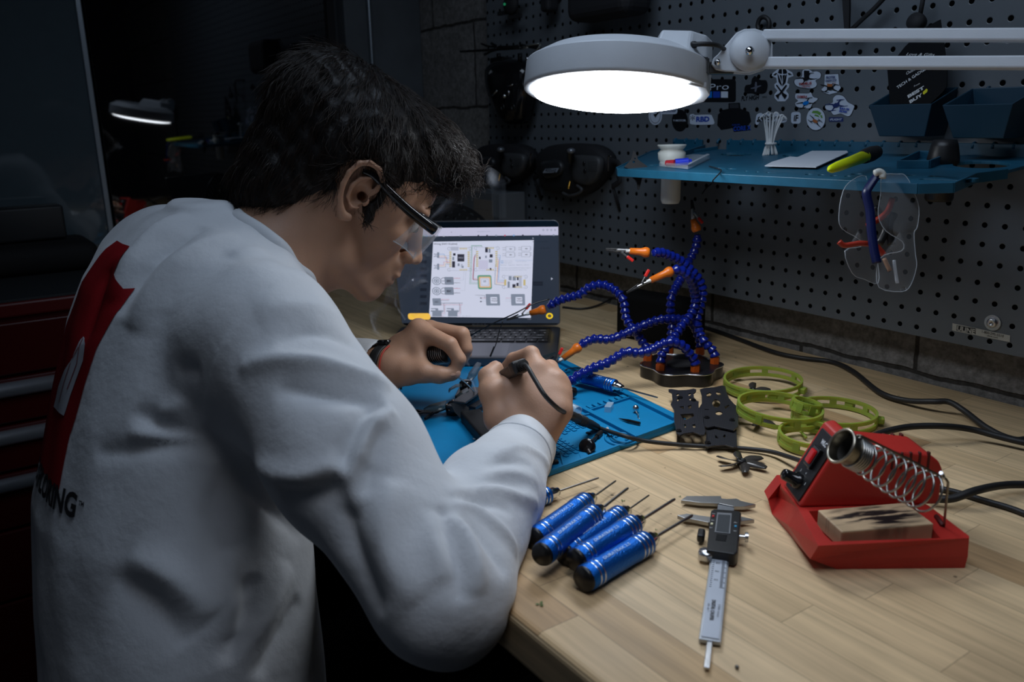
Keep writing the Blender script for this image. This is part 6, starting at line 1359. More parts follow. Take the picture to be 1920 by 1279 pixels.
for s in (-1,1):
    L_((.094,.031*s,.000),(.014,.019,.012),.008,'s'); L_((.075,.030*s,.0),(.0135,.0135,.0135),.003)
    # ear
    cy=.083*s
    L_((-.006,.0775*s,.002),(.016,.0040,.029),.004); L_((-.002,.073*s,.0),(.012,.011,.02),.006)
    hp=[(.010,.000),(.015,.012),(.014,.025),(.005,.0335),(-.008,.034),(-.018,.027),(-.0225,.013),(-.0215,-.003),(-.0165,-.017),(-.010,-.027),(-.0035,-.0325),(.003,-.031)]
    oy=[.079,.081,.083,.086,.089,.091,.092,.091,.089,.087,.085,.083]
    P=[hl(x,o*s,z) for (x,z),o in zip(hp,oy)]; B.chain(P,[.0026,.0030,.0033,.0034,.0034,.0033,.0032,.0032,.0034,.0045,.0056,.0050],.0022)
    P=[hl(x,o*s,z) for (x,z),o in zip([(.002,.020),(-.008,.013),(-.012,.002),(-.009,-.011),(-.001,-.018),(.006,-.016)],[.084,.0855,.0865,.086,.085,.083])]; B.chain(P,[.0022,.0026,.003,.003,.003,.0028],.002)
    L_((.011,.083*s,-.006),(.004,.0042,.0065),.002); L_((.001,.0875*s,-.004),(.0095,.0125,.0135),.002,'s'); C_((.001,.088*s,.015),(.008,.087*s,.012),.0028,.0028,.002,'s'); C_((.006,.090*s,-.004),(.005,.062*s,-.002),.0062,.0050,.002,'s')
B.cone(hl(-.035,0,-.035),NB,.056,.060,.03); B.cone(hl(.02,0,-.075),NB+np.array((.0,.03,-.01)),.036,.045,.03); B.cone(NB,w3(.03,-.86,.09),.062,.09,.03)
B.cone(hl(-.02,-.055,-.03),NB+np.array((.03,.02,-.02)),.016,.016,.02)
# --- hands: joints as pixel/depth triples resolved to world points
def J(x,y,t): return np.array(Pt(x,y,t))
def finger(pts,rs,k=.003): B.chain([J(*p) for p in pts],rs,k)
# right hand
RH=dict(I=(1006,694,.992),M=(1041,713,.985),R=(1051,743,.975),P=(1050,772,.962),T=(938,783,.968))
palm=[J(*RH[q]) for q in 'IMRP']; wr=J(985,825,.965); w2=J(1006,838,.962)
for q,r0,r1 in zip(palm,(.0165,.0165,.0160,.0150),(.0125,.0122,.0118,.0112)): B.cone(wr*.85+q*.15,q,r0,r1,.012)
B.cone(WR,wr,.0265,.0245,.01); B.cone(w2,palm[3],.018,.0125,.012); B.cone(wr,J(*RH['T']),.020,.016,.012)
B.ell((palm[0]+palm[2]+wr)/3+np.array(RZ)*(-.012),(.032,.034,.026),k=.02); B.cone(J(*RH['T']),(palm[0]+palm[1])/2+np.array(RZ)*(-.012),.016,.013,.015); B.cone(J(921,735,.975),(palm[1]+palm[2])/2+np.array(RZ)*(-.016),.013,.014,.015)
finger([RH['I'],(996,664,1.003),(963,674,1.028),(945,694,1.040)],[.0118,.0100,.0086,.0074])
finger([RH['M'],(1031,690,1.022),(994,700,1.048),(962,717,1.055)],[.0117,.0102,.0090,.0078])
finger([RH['R'],(1052,733,1.015),(1018,742,1.042),(985,752,1.048)],[.0112,.0098,.0088,.0076])
finger([RH['P'],(1052,770,.998),(1026,776,1.020),(1000,782,1.026)],[.0102,.0088,.0078,.0068])
finger([RH['T'],(921,735,.972),(915,706,.985),(929,692,.995)],[.0175,.0128,.0112,.0100],.005)
B.cone(J(921,735,.972),J(*RH['I']),.008,.010,.014)
# left hand
wl=J(735,690,1.115)
B.cone(WL,wl,.026,.025,.01)
LI=(785,618,1.115); LMi=(806,617,1.140); LR=(815,628,1.160); LP=(812,645,1.175); LT=(765,697,1.100)
for q,r0,r1 in zip((LI,LMi,LR,LP),(.020,.020,.019,.017),(.0132,.0125,.0120,.0112)): B.cone(wl,J(*q),r0,r1,.012)
B.cone(wl,J(*LT),.022,.0175,.012); B.ell(J(760,655,1.135),(.026,.024,.022),k=.02)
finger([LI,(843,646,1.092),(861,674,1.092),(852,699,1.094)],[.0122,.0104,.0090,.0076])
finger([LMi,(866,627,1.118),(873,654,1.118),(866,676,1.122)],[.0118,.0104,.0092,.0080])
finger([LR,(870,637,1.146),(872,664,1.146),(862,682,1.148)],[.0112,.0098,.0088,.0076])
finger([LP,(856,655,1.168),(858,678,1.168),(848,690,1.168)],[.0100,.0088,.0078,.0068])
finger([LT,(796,699,1.090),(824,703,1.090),(846,702,1.093)],[.0180,.0128,.0110,.0092],.005)
B.cone(J(790,694,1.094),J(*LI),.007,.010,.014)
sl,x,y,z=B.block((-.4,-.80,.86),(.56,-.42,.94)); bx=np.maximum(-.795-y,z-(T+.0045)); B.D[sl]=np.maximum(B.D[sl],-bx).astype(np.float32)
sl,x,y,z=B.block((-.4,-.72,.86),(.33,-.42,.94)); bx=np.maximum(-.712-y,z-(T+.009)); B.D[sl]=np.maximum(B.D[sl],-bx).astype(np.float32)
V,F=B.mesh(); V=lap(V,F,2,.5)
del B
person=thing('person','person in a white long sleeved shirt hunched over the bench soldering with both hands','person',(.12,-.98,0.))
body=np_obj('body',V,F,SKIN,person)
# fingernails
NAIL=mat('nail',(.50,.30,.22),.25,spec=.5)
def nail(tip,prev,normal,w,l):
    d=(Vector(tip)-Vector(prev)).normalized(); n=Vector(normal); n=(n-d*n.dot(d)).normalized(); o=Vector(tip)+n*.0072
    Mx=frame(o,d,z=n); mb=MB(Mx); mb.sphere((0,0,0),1,sc=(l,w,.0022),u=14,v=8); mb.build('fingernail',NAIL,person)
nail(J(846,702,1.093),J(824,703,1.090),RZ*.8+RY*.3,.0058,.0072); nail(J(852,699,1.094),J(861,674,1.092),RX*.5+RZ*.5,.0048,.006)
nail(J(929,692,.995),J(915,706,.985),-RX*.3+RY*.9+RZ*.3,.0058,.0068)
# ------------------------------------------------------------------ shirt
SH=SDF((-.36,-1.24,.42),(.55,-.56,1.29),.0042)
zs=np.array([-.60,-.50,-.35,-.196,-.09,.02,.085,.13,.165,.19,.205])+ZO
cx=np.array([.14,.14,.135,.106,.065,.028,-.003,-.010,-.010,-.008,-.006]); cy=np.array([-.99,-.99,-.985,-.972,-.955,-.917,-.902,-.891,-.884,-.876,-.872])
aa=np.array([.195,.19,.185,.182,.184,.186,.180,.160,.132,.092,.04]); bb=np.array([.16,.155,.145,.139,.139,.134,.124,.112,.090,.060,.03])
sl,x,y,z=SH.block((-.36,-1.24,.42),(.55,-.56,1.29))
zz=z.ravel(); CX=np.interp(zz,zs,cx)[None,None,:]; CY=np.interp(zz,zs,cy)[None,None,:]; AA=np.interp(zz,zs,aa)[None,None,:]; BB=np.interp(zz,zs,bb)[None,None,:]
u=(x-CX)/AA; v=(y-CY)/BB; q=(np.abs(u)**2.3+np.abs(v)**2.3)**(1/2.3); d=(q-1)*np.minimum(AA,BB)*.95
d=np.maximum(d,(zz[None,None,:]-(.212+ZO))*.8); d=np.maximum(d,(.47-zz[None,None,:])); SH.D[sl]=d.astype(np.float32)
del u,v,q,d
SH.cone(w3(.03,-.855,.108),SR+np.array((-.01,0,.0)),.066,.070,.05); SH.cone(w3(.0,-.868,.115),SL,.070,.070,.05)
UM=(SR+ER)/2+np.array((.0,.0,.002)); SH.cone(SR,UM,.076,.069,.03); SH.cone(UM,ER,.069,.057,.03)
FM=(ER+WR)/2+np.array((.0,.0,.012)); SH.cone(ER,FM,.058,.050,.02); cut=WR+(WR-ER)/np.linalg.norm(WR-ER)*.004
SH.cone(FM,cut,.050,.0365,.02)
UL=(SL+EL)/2; SH.cone(SL,UL,.072,.065,.03); SH.cone(UL,EL,.065,.056,.03); FL=(EL+WL)/2; cutL=WL-(WL-EL)/np.linalg.norm(WL-EL)*.004; SH.cone(EL,FL,.056,.048,.02); SH.cone(FL,cutL,.048,.036,.02)
# cuffs end cleanly
for c_,e_ in ((cut,ER),(cutL,EL)):
    dn=(c_-e_)/np.linalg.norm(c_-e_); sl,x,y,z=SH.block(c_-.07,c_+.07); pl=(x-c_[0])*dn[0]+(y-c_[1])*dn[1]+(z-c_[2])*dn[2]
    r2=np.sqrt(np.maximum((x-c_[0])**2+(y-c_[1])**2+(z-c_[2])**2-pl**2,0))
    SH.D[sl]=np.where(r2<.065,np.maximum(SH.D[sl],np.where(pl>-.045,pl,-1.)),SH.D[sl]).astype(np.float32)
    SH.cone(c_-dn*.012,c_+dn*.02,.0305,.0325,.002,'s')
# neck opening
SH.cone(NB+np.array((.0,.012,.015)),hl(-.02,0,-.03),.060,.066,.006,'s')
# rests on the bench instead of passing through it
sl,x,y,z=SH.block((-.4,-.83,.84),(.56,-.56,1.0)); bx=np.maximum(np.maximum(-.7915-y,z-(T+.0025)),(.86-z)); SH.D[sl]=np.maximum(SH.D[sl],-bx).astype(np.float32)
V,F=SH.mesh(); del SH
V=lap(V,F,3,.5)
def bvh(V,F): return BVHTree.FromPolygons([tuple(p) for p in V],[tuple(int(i) for i in f) for f in F])
bv=bvh(V,F)
def hit(px,py):
    d=ray(px,py).normalized(); h=bv.ray_cast(CAM,d); return None if h[0] is None else np.array(h[0])
N=vnormals(V,F); disp=np.zeros(len(V))
def fold(pts,w,amp,taper=True):
    H_=[hit(*p) for p in pts]; H_=[h for h in H_ if h is not None]
    if len(H_)<2: print('fold missed',pts[0]); return
    P=np.array([tuple(p) for p in catmull([Vector(h) for h in H_],4)]); lo=P.min(0)-3*w; hi=P.max(0)+3*w
    idx=np.where(((V>lo)&(V<hi)).all(1))[0]; X=V[idx]; best=np.full(len(idx),9.); par=np.zeros(len(idx)); n=len(P)-1
    for i in range(n):
        a,b=P[i],P[i+1]; e=b-a; L2=max(e@e,1e-12); t=np.clip(((X-a)@e)/L2,0,1); dd=np.linalg.norm(X-a-t[:,None]*e,axis=1); m=dd<best; best[m]=dd[m]; par[m]=(i+t[m])/n
    wt=np.sin(np.pi*np.clip(par,0,1))**.5 if taper else 1.
    pr_=np.exp(-(best/(w*.9))**1.6) if amp>0 else np.exp(-(best/(w*.75))**1.25); disp[idx]+=(amp*1.7 if w>.0055 else amp)*pr_*wt
fold([(730,732),(701,714),(652,700),(591,684),(512,676),(450,690)],.011,.0075); fold([(715,752),(660,742),(590,735),(520,728)],.012,-.007)
fold([(737,770),(701,788),(677,841),(658,914),(652,960)],.010,.007); fold([(722,758),(690,772),(656,830),(640,880)],.010,-.008); fold([(712,800),(695,850),(685,930)],.012,-.005)
fold([(640,868),(616,880),(573,896),(524,892),(480,870)],.012,.006); fold([(640,900),(590,925),(530,925)],.014,-.006)
fold([(838,924),(896,921),(969,928),(1008,945)],.007,.0045); fold([(840,938),(900,942),(960,960)],.006,-.004)
fold([(845,944),(884,953),(932,990),(969,1040)],.008,.0050); fold([(845,960),(880,985),(920,1030),(945,1080)],.007,-.0045); fold([(840,965),(864,985),(890,1050),(895,1115)],.009,.0055)
fold([(828,950),(840,1000),(860,1060),(862,1130)],.009,-.006); fold([(815,960),(822,1020),(835,1090)],.010,.004)
fold([(689,865),(650,930),(655,1000),(690,1090),(720,1150)],.018,-.006); fold([(740,900),(720,980),(740,1060),(780,1130)],.018,.005)
fold([(925,858),(960,840),(1000,848),(1028,878)],.006,.0035); fold([(910,880),(955,865),(1000,876),(1026,905)],.006,-.0035); fold([(895,900),(950,885),(1010,905)],.006,.003); fold([(880,915),(930,905),(985,925)],.006,-.0025)
fold([(572,512),(500,541),(430,612),(388,700),(374,790)],.0038,-.0016,False); fold([(580,520),(508,552),(440,620),(398,705),(384,790)],.005,.0014,False)
fold([(374,800),(426,865),(487,938),(566,1011)],.012,-.006); fold([(372,812),(310,800),(250,770)],.012,-.007); fold([(372,835),(310,835),(230,845),(180,850)],.010,-.005); fold([(365,822),(300,818),(240,812)],.009,.004)
fold([(340,745),(320,770),(290,775)],.012,.004); fold([(375,700),(350,690),(330,700)],.012,-.004); fold([(420,880),(400,960),(420,1050),(460,1120)],.02,-.006)
fold([(240,1045),(320,1085),(395,1160)],.018,.007); fold([(210,1080),(290,1130),(350,1210)],.02,-.006); fold([(430,1035),(442,1110),(436,1200)],.013,.006); fold([(465,1080),(455,1160),(430,1240)],.014,-.007)
fold([(540,1060),(500,1150),(440,1240)],.014,.006); fold([(560,1120),(520,1200),(480,1270)],.012,-.006)
fold([(345,402),(290,440),(240,500),(210,560)],.016,.007); fold([(385,425),(320,460),(262,520),(225,590)],.012,-.008); fold([(440,440),(360,475),(290,545),(250,620)],.016,.006)
fold([(205,500),(180,560),(160,640)],.014,-.006); fold([(640,600),(560,575),(480,590)],.02,.004); fold([(680,660),(600,625),(520,640)],.014,-.004); fold([(560,480),(500,470),(430,480)],.012,.003)
fold([(590,505),(560,500),(520,505)],.006,-.002)
ph=np.sin(V[:,0]*61+V[:,1]*37)*np.sin(V[:,2]*53+V[:,0]*29)+.6*np.sin(V[:,1]*97-V[:,2]*71); disp+=ph*.0010
bench_m=((V[:,2]<T+.006)&(V[:,1]>-.80)&(V[:,2]>T-.06)); disp[bench_m]=np.minimum(disp[bench_m],0)
V=V+N*disp[:,None]; V=lap(V,F,2,.4)
SHIRT=mat('shirt_cotton',(.62,.64,.67),.85,sheen=.3,spec=.2,noise=(30,.04)); N_,L__=nodes(SHIRT); b_=N_['Principled BSDF']
tc=N_.new('ShaderNodeTexCoord'); n1=N_.new('ShaderNodeTexNoise'); n1.inputs['Scale'].default_value=55; n1.inputs['Detail'].default_value=5; L__.new(tc.outputs['Object'],n1.inputs[0]); n2=N_.new('ShaderNodeTexNoise'); n2.inputs['Scale'].default_value=900; L__.new(tc.outputs['Object'],n2.inputs[0])
bp=N_.new('ShaderNodeBump'); bp.inputs['Strength'].default_value=.5; bp.inputs['Distance'].default_value=.0025; L__.new(n1.outputs['Fac'],bp.inputs['Height']); b2_=N_.new('ShaderNodeBump'); b2_.inputs['Strength'].default_value=.25; b2_.inputs['Distance'].default_value=.0004; L__.new(n2.outputs['Fac'],b2_.inputs['Height']); L__.new(bp.outputs[0],b2_.inputs['Normal']); L__.new(b2_.outputs[0],b_.inputs['Normal'])
shirt=np_obj('shirt',V,F,SHIRT,person)
bv=bvh(V,F)
# collar: a knitted band round the neck opening
nd=(HO+HM@np.array((-.02,0,-.03))-NB); nd/=np.linalg.norm(nd); cc_=NB+nd*.034+np.array((0,.004,0)); CFm=zframe(cc_,nd)
pts=[]
for k in range(72):
    a=2*PI*k/72; o=CFm@Vector((math.cos(a)*.20,math.sin(a)*.20,.0)); dr=(Vector(cc_)-o).normalized(); best=None
    for hgt in np.linspace(.05,-.10,40):
        o2=o+Vector(nd)*hgt; h_=bv.ray_cast(o2,dr,.2)
        if h_[0] is not None and (h_[0]-(Vector(cc_)+Vector(nd)*hgt)).length<.078: best=h_[0]; break
    if best is None: best=Vector(cc_)+(o-Vector(cc_)).normalized()*.066
    pts.append(best)
P=np.array([tuple(p) for p in pts]); 
for _ in range(6): P=(np.roll(P,1,0)+np.roll(P,-1,0)+P)/3
mb=MB(); mb.tube([Vector(p)+Vector(nd)*.002 for p in P]+[Vector(P[0])+Vector(nd)*.002],.0042,n=10,cap=False,flat=(1.8,1)); mb.build('collar',SHIRT,shirt)
# cuff seams
def ringseam(c_,e_,off,r,nm):
    dn=(c_-e_)/np.linalg.norm(c_-e_); o=c_-dn*off; Fm=zframe(o,dn); pts=[]
    for k in range(40):
        a=2*PI*k/40; q=Fm@Vector((math.cos(a)*.09,math.sin(a)*.09,0)); h_=bv.ray_cast(q,(Vector(o)-q).normalized(),.09); pts.append(h_[0] if h_[0] is not None else Fm@Vector((math.cos(a)*r,math.sin(a)*r,0)))
    mb=MB(); mb.tube(pts+[pts[0]],.0014,n=6,cap=False); mb.build(nm,SHIRT,shirt)
ringseam(cut,ER,.045,.04,'cuff_seam')
# back print, wrapped on the shirt in (arc, height) coordinates
def cen(z): return float(np.interp(z,zs,cx)),float(np.interp(z,zs,cy))
def sz(px,py):
    h_=hit(px,py)
    if h_ is None: return None
    x0,y0=cen(h_[2]); return (math.atan2(h_[0]-x0,-(h_[1]-y0))*.15,h_[2])
def wrap(polys,m,name,lift=.0012,parent=shirt,ready=None):
    me=ready if ready is not None else curve_mesh(polys); bm=bmesh.new(); bm.from_mesh(me); 
    xs=[v.co.x for v in bm.verts]; ys=[v.co.y for v in bm.verts]
    for ax,(a,b) in ((0,(min(xs),max(xs))),(1,(min(ys),max(ys)))):
        st_=.007; k=a+st_
        while k<b:
            g=bm.verts[:]+bm.edges[:]+bm.faces[:]; bmesh.ops.bisect_plane(bm,geom=g,plane_co=((k,0,0) if ax==0 else (0,k,0)),plane_no=((1,0,0) if ax==0 else (0,1,0))); k+=st_
    bad=0
    for v in bm.verts:
        th=v.co.x/.15; x0,y0=cen(v.co.y); dr=Vector((math.sin(th),-math.cos(th),0)); o=Vector((x0,y0,v.co.y))+dr*.35; h_=bv.ray_cast(o,-dr,.35)
        if h_[0] is not None: v.co=h_[0]+h_[1]*lift
        else: bad+=1; v.co=Vector((x0,y0,v.co.y))+dr*.15
    bm.to_mesh(me); bm.free()
    for p in me.polygons: p.use_smooth=True
    me.materials.clear(); me.materials.append(m); o=bpy.data.objects.new(name,me); COL.objects.link(o); o.parent=parent; 
    o.matrix_parent_inverse=(person.matrix_basis.inverted() if parent is person else Matrix.Identity(4)); return o
right=[sz(*p) for p in ((254,541),(203,616),(160,725),(133,817),(113,918))]; print('print edge',right)
right=[p for p in right if p]
tl=[sz(*p) for p in ((232,542),(186,512))]; print(tl)
PR=mat('print_red',(.27,.008,.012),.7,spec=.2,bump=(500,.1)); PRW=mat('print_white_ink',(.55,.57,.62),.7); PRK=mat('print_black_ink',(.015,.015,.018),.7)
zt_p=right[0][1]; zb_p=right[-1][1]; sR=sum(p[0] for p in right)/len(right)
z1_=tl[0][1] if tl[0] else zt_p; s1_=tl[0][0] if tl[0] else right[0][0]-.03
poly=[(right[0][0],right[0][1]),(s1_,z1_),(s1_-.05,z1_+.035),(s1_-.16,z1_+.035),(s1_-.16,zb_p-.0),(right[-1][0],zb_p)]+right[1:-1][::-1]
wrap([poly],PR,'back_print')
wp=[sz(*p) for p in crop(0,500,1.6417,[(262,218),(268,240),(262,290),(240,350),(222,400),(203,460),(172,432),(186,370),(205,320),(225,290),(242,250)])]; wp=[p for p in wp if p]
if len(wp)>4: wrap([wp],PRW,'print_emblem',.0022)
for ln in ([(262,225),(245,300),(215,380)],[(215,262),(225,300),(205,360),(190,420)],[(250,250),(230,285),(205,275)],[(205,300),(190,350),(182,400)]):
    pp=[sz(*p) for p in crop(0,500,1.6417,ln)]; pp=[p for p in pp if p]
    if len(pp)>1:
        pl=[(p[0]-.0009,p[1]) for p in pp]+[(p[0]+.0009,p[1]) for p in pp[::-1]]; wrap([pl],PR,'emblem_line',.003)
te=sz(148,984); ts=sz(80,948); print('text',te,ts)
if te:
    for s_,w_,r_,dz in (('EXPLORING',.142,te[0]-.006,0.),('TM',.0075,te[0]+.004,.0125)):
        me=text_mesh(s_,1.,.04); xs=[v.co.x for v in me.vertices]; ys=[v.co.y for v in me.vertices]; k_=w_/(max(xs)-min(xs))
        for v in me.vertices: v.co=Vector((r_-(max(xs)-v.co.x)*k_, te[1]+.003+dz+(v.co.y-min(ys))*k_*1.05,0))
        wrap(None,PRK,'print_lettering',.0016,ready=me)
# ------------------------------------------------------------------ trousers and stool
TR=SDF((-.28,-1.3,.0),(.5,-.30,.66),.008)
hipR,kR,aR=w3(.21,-1.0,-.42),w3(.26,-.56,-.42),w3(.25,-.58,-.86); hipL,kL,aL=w3(.02,-1.0,-.42),w3(-.06,-.56,-.42),w3(-.08,-.60,-.86)
TR.ell(w3(.12,-1.03,-.40),(.185,.15,.12),k=.03)
for h_,k_,a_ in ((hipR,kR,aR),(hipL,kL,aL)): TR.cone(h_,k_,.095,.072,.04); TR.cone(k_,a_,.070,.052,.03)
V,F=TR.mesh(); V=lap(V,F,3,.5); NV=vnormals(V,F); V+=NV*(np.sin(V[:,1]*60+V[:,2]*40)*np.sin(V[:,0]*50))[:,None]*.003
np_obj('trousers',V,F,mat('trouser_cloth',(.012,.014,.02),.85,bump=(700,.2)),person); del TR
for a_,s in ((aR,1),(aL,-1)):
    mb=MB(); P=[(-.045,-.06),(.045,-.06),(.05,.08),(.04,.17),(0,.2),(-.04,.17),(-.05,.08)]; mb.prism(P,.0,.03,M=Matrix.Translation((a_[0],a_[1]-.03,0.001)),bev=.006); mb.sphere((a_[0],a_[1]+.04,.05),1,sc=(.045,.11,.05)); mb.cyl((a_[0],a_[1],.04),(a_[0],a_[1],.16),.045,.05); mb.build('shoe',BLKM,person)
st_=thing('stool','black padded stool under the person, mostly lost in shadow','stool',(.12,-1.05,0))
mb=MB(); mb.lathe([(0,.43),(.17,.43),(.185,.445),(.185,.462),(.17,.478),(0,.478)],M=Matrix.Translation((.12,-1.05,0)),n=40); mb.build('seat',BLKM,st_)
mb=MB(); mb.cyl((.12,-1.05,.06),(.12,-1.05,.43),.025); mb.build('column',DKSTEEL,st_)
for k in range(5):
    a=2*PI*k/5; mb=MB(); mb.tube([(.12,-1.05,.07),(.12+.26*math.cos(a),-1.05+.26*math.sin(a),.05)],.016,n=8); mb.sphere((.12+.26*math.cos(a),-1.05+.26*math.sin(a),.027),.027,u=12,v=8); mb.build('leg',BLKM,st_)
# ------------------------------------------------------------------ hair
HR=SDF(HO-.19,HO+.19,.003)
def HE(c,r,k=.015,op='u'): HR.ell(hl(*c),r,HM,k,op)
HE((-.022,0,.040),(.113,.086,.095),0); HE((-.075,0,-.035),(.052,.070,.065),.03); HE((.050,0,.088),(.052,.060,.036),.03); HE((-.085,0,.075),(.050,.065,.052),.03)
HE((.080,.0,.094),(.032,.045,.018),.02); HR.cone(hl(.092,-.012,.090),hl(.104,-.020,.078),.013,.006,.012)
for s in (-1,1): HR.cone(hl(.012,.066*s,.03),hl(.022,.073*s,-.022),.014,.006,.012)
# carve the face, ears and neck
HE((.100,0,-.005),(.080,.12,.062),.006,'s'); HE((.062,0,-.078),(.085,.12,.062),.008,'s')
for s in (-1,1): HR.cone(hl(-.006,.07*s,.010),hl(-.008,.12*s,.008),.026,.026,.004,'s'); HR.cone(hl(-.004,.07*s,-.025),hl(-.010,.12*s,-.045),.022,.025,.004,'s'); HR.cone(hl(.0,.08*s,-.055),hl(-.06,.10*s,-.105),.032,.034,.008,'s')
V,F=HR.mesh(); del HR; V=lap(V,F,3,.5); NV=vnormals(V,F); Lc=(V-HO)@HM
ns=np.sin(Lc[:,0]*190+np.sin(Lc[:,1]*120)*2)*np.sin(Lc[:,1]*170+Lc[:,2]*90)+.7*np.sin(Lc[:,2]*260+Lc[:,0]*140+Lc[:,1]*60); V+=NV*(ns*.0014)[:,None]
HAIRM=mat('hair_dark',(.006,.0045,.004),.55,spec=.4,bump=(260,.4))
hair=np_obj('hair',V,F,HAIRM,person)
# strands
hb=bvh(V,F); Nv=vnormals(V,F); Lc=(V-HO)@HM
sel=np.where((Lc@np.array((0,0,1.))>-.11))[0]; r2=np.random.default_rng(3); pick=r2.choice(sel,10000)
top=np.clip((Lc[:,0]-.0)/.09,0,1)*np.clip((Lc[:,2]-.03)/.05,0,1)
curves=bpy.data.hair_curves.new('hair_strands'); NP=8; n=len(pick); curves.add_curves([NP]*n); pos=np.zeros((n,NP,3)); rad=np.zeros((n,NP))
for i,vi in enumerate(pick):
    p=V[vi]-Nv[vi]*.002; l=Lc[vi]; nn=Nv[vi]; curl=top[vi]
    # flow: away from the crown towards front/sides/down
    fl=np.array((l[0]+.06,l[1]*1.6,l[2]-.14)); fl=fl/max(np.linalg.norm(fl),1e-6); g=HM@fl; g=g-nn*(g@nn); g/=max(np.linalg.norm(g),1e-6); bt=np.cross(nn,g)
    ln=.028+.013*r2.random()+.004*curl; ln*=(.45 if (l[0]>-.01 and l[2]<.02) else (.6 if l[2]<-.07 else 1.)); ph_=r2.random()*6.28; wv=.0010+.0030*curl; side=(r2.random()-.5)*(.5+.9*curl)
    rise=.0022+.005*curl*r2.random()+.0015*r2.random()
    for k in range(NP):
        t=k/(NP-1); pos[i,k]=p+g*ln*t+bt*(side*ln*t*t+wv*math.sin(ph_+t*(5+5*curl)))+nn*(rise*math.sin(min(t*1.6,1.35)*PI/2*1.1)+wv*.7*math.cos(ph_+t*(5+5*curl)))-nn*(.25*ln*ln*t*t/.10)
        rad[i,k]=.00042*(1-t*.75)
curves.attributes['position'].data.foreach_set('vector',pos.astype(np.float32).ravel())
ra=curves.attributes.get('radius') or curves.attributes.new('radius','FLOAT','POINT'); ra.data.foreach_set('value',rad.astype(np.float32).ravel())
HS=mat('hair_strand',(.015,.009,.006),.45,spec=.32); curves.materials.append(HS)
ho=bpy.data.objects.new('hair_strands',curves); COL.objects.link(ho); ho.parent=hair; ho['kind']='stuff'
# eyebrow
for s in (-1,1):
    mb=MB()
    for k in range(26):
        u_=k/25; b0=Vector(hl(.094-.010*u_*u_,(.014+.032*u_)*s,.024+.006*math.sin(u_*2.4))); mb.tube([b0,b0+Vector(HM@np.array((-.001,.006*s,.002+.001*math.sin(k))))],.0007,n=4)
    mb.build('eyebrow',HAIRM,person)
for s in (-1,1):
    mb=MB(Matrix(((HX[0],HY[0],HZ[0],0),(HX[1],HY[1],HZ[1],0),(HX[2],HY[2],HZ[2],0),(0,0,0,1)))); c_=HM.T@hl(.0765,.030*s,.0)
    mb.sphere(tuple(c_),.0128,u=20,v=12); e_=mb.build('eye',mat('eye_white',(.5,.48,.46),.2),person)
    mb=MB(); mb.sphere(tuple(hl(.0868,.030*s,-.003)),.0048,u=14,v=8); mb.build('iris',mat('iris_brown',(.03,.015,.008),.15),e_)
# ------------------------------------------------------------------ safety glasses being worn
sg=thing('safety_glasses','clear wraparound safety glasses with black temples worn by the person','safety glasses',tuple(hl(.09,0,0)))
mb=MB()
for s in (-1,1):
    mb=MB(); P=[Vector(hl(x,y*s,z)) for x,y,z in ((-.010,.083,.022),(.004,.084,.024),(.030,.082,.018),(.060,.078,.012),(.088,.074,.009),(.100,.069,.008))]; mb.tube(catmull(P,5),[.0030+.0030*min(1,k/16) for k in range(26)],n=8,flat=(1.,.5)); mb.build('temple_arm',BLKG,sg)
mb=MB(); vs=[];fs=[]; nu,nv=28,10
for j in range(nv+1):
    for i in range(nu+1):
        a=(i/nu-.5)*2; th=a*1.18; zt=.016; zb_=-.030-.006*math.cos(a*PI)+ .018*max(0,1-abs(a)*5) - .004*abs(a); z_=zt+(zb_-zt)*j/nv
        vs.append(Vector(hl(.045+.074*math.cos(th)-.010*(j/nv)**2,.079*math.sin(th),z_+.0)))
for j in range(nv):
    for i in range(nu): fs.append((j*(nu+1)+i,j*(nu+1)+i+1,(j+1)*(nu+1)+i+1,(j+1)*(nu+1)+i))
mb.add(vs,fs,smooth=True); ob=mb.build('lens_shield',mat('visor_clear',(.75,.78,.80),.05,alpha=.2,spec=1.,ior=1.6),sg); sf=ob.modifiers.new('s','SOLIDIFY'); sf.thickness=.0018
mb=MB(); 
edge=[vs[nv*(nu+1)+i] for i in range(nu+1)]; mb.tube(edge,.0008,n=6); mb.build('lens_edge',MATS['lens_edge'],sg)
mb=MB(); mb.tube([vs[i] for i in range(nu+1)],.0018,n=6); mb.build('brow_bar',BLKG,sg)
# ------------------------------------------------------------------ watch band and red bracelet on the left wrist
dn=Vector(WL-EL).normalized(); c_=Vector(WL)+dn*.004; Fm=zframe(c_,dn)
wt=thing('wrist_watch','black watch strap on the left wrist beside the sleeve','watch',c_)
mb=MB(Fm); mb.lathe([(.0290,-.008),(.0310,-.007),(.0310,.007),(.0290,.008),(.0290,-.008)],n=36,sx=1.0,sy=1.0); mb.build('strap',RUB,wt)
mb=MB(Fm); q=Fm.inverted()@(c_+RY*.03+RX*.004); mb.box((0,0,0),(.020,.026,.009),M=Matrix.Translation((q.x*1.04,q.y*1.04,0))@Matrix.Rotation(math.atan2(q.y,q.x),4,'Z')@Matrix.Rotation(PI/2,4,'Y'),bev=.003); mb.build('case',BLKG,wt)
mb=MB(Fm); mb.lathe([(.0288,.011),(.0306,.0125),(.0290,.014),(.0284,.0125),(.0288,.011)],n=36); mb.build('bracelet',mat('bracelet_red',(.4,.03,.015),.5),label='thin red bracelet on the left wrist next to the watch',cat='bracelet')
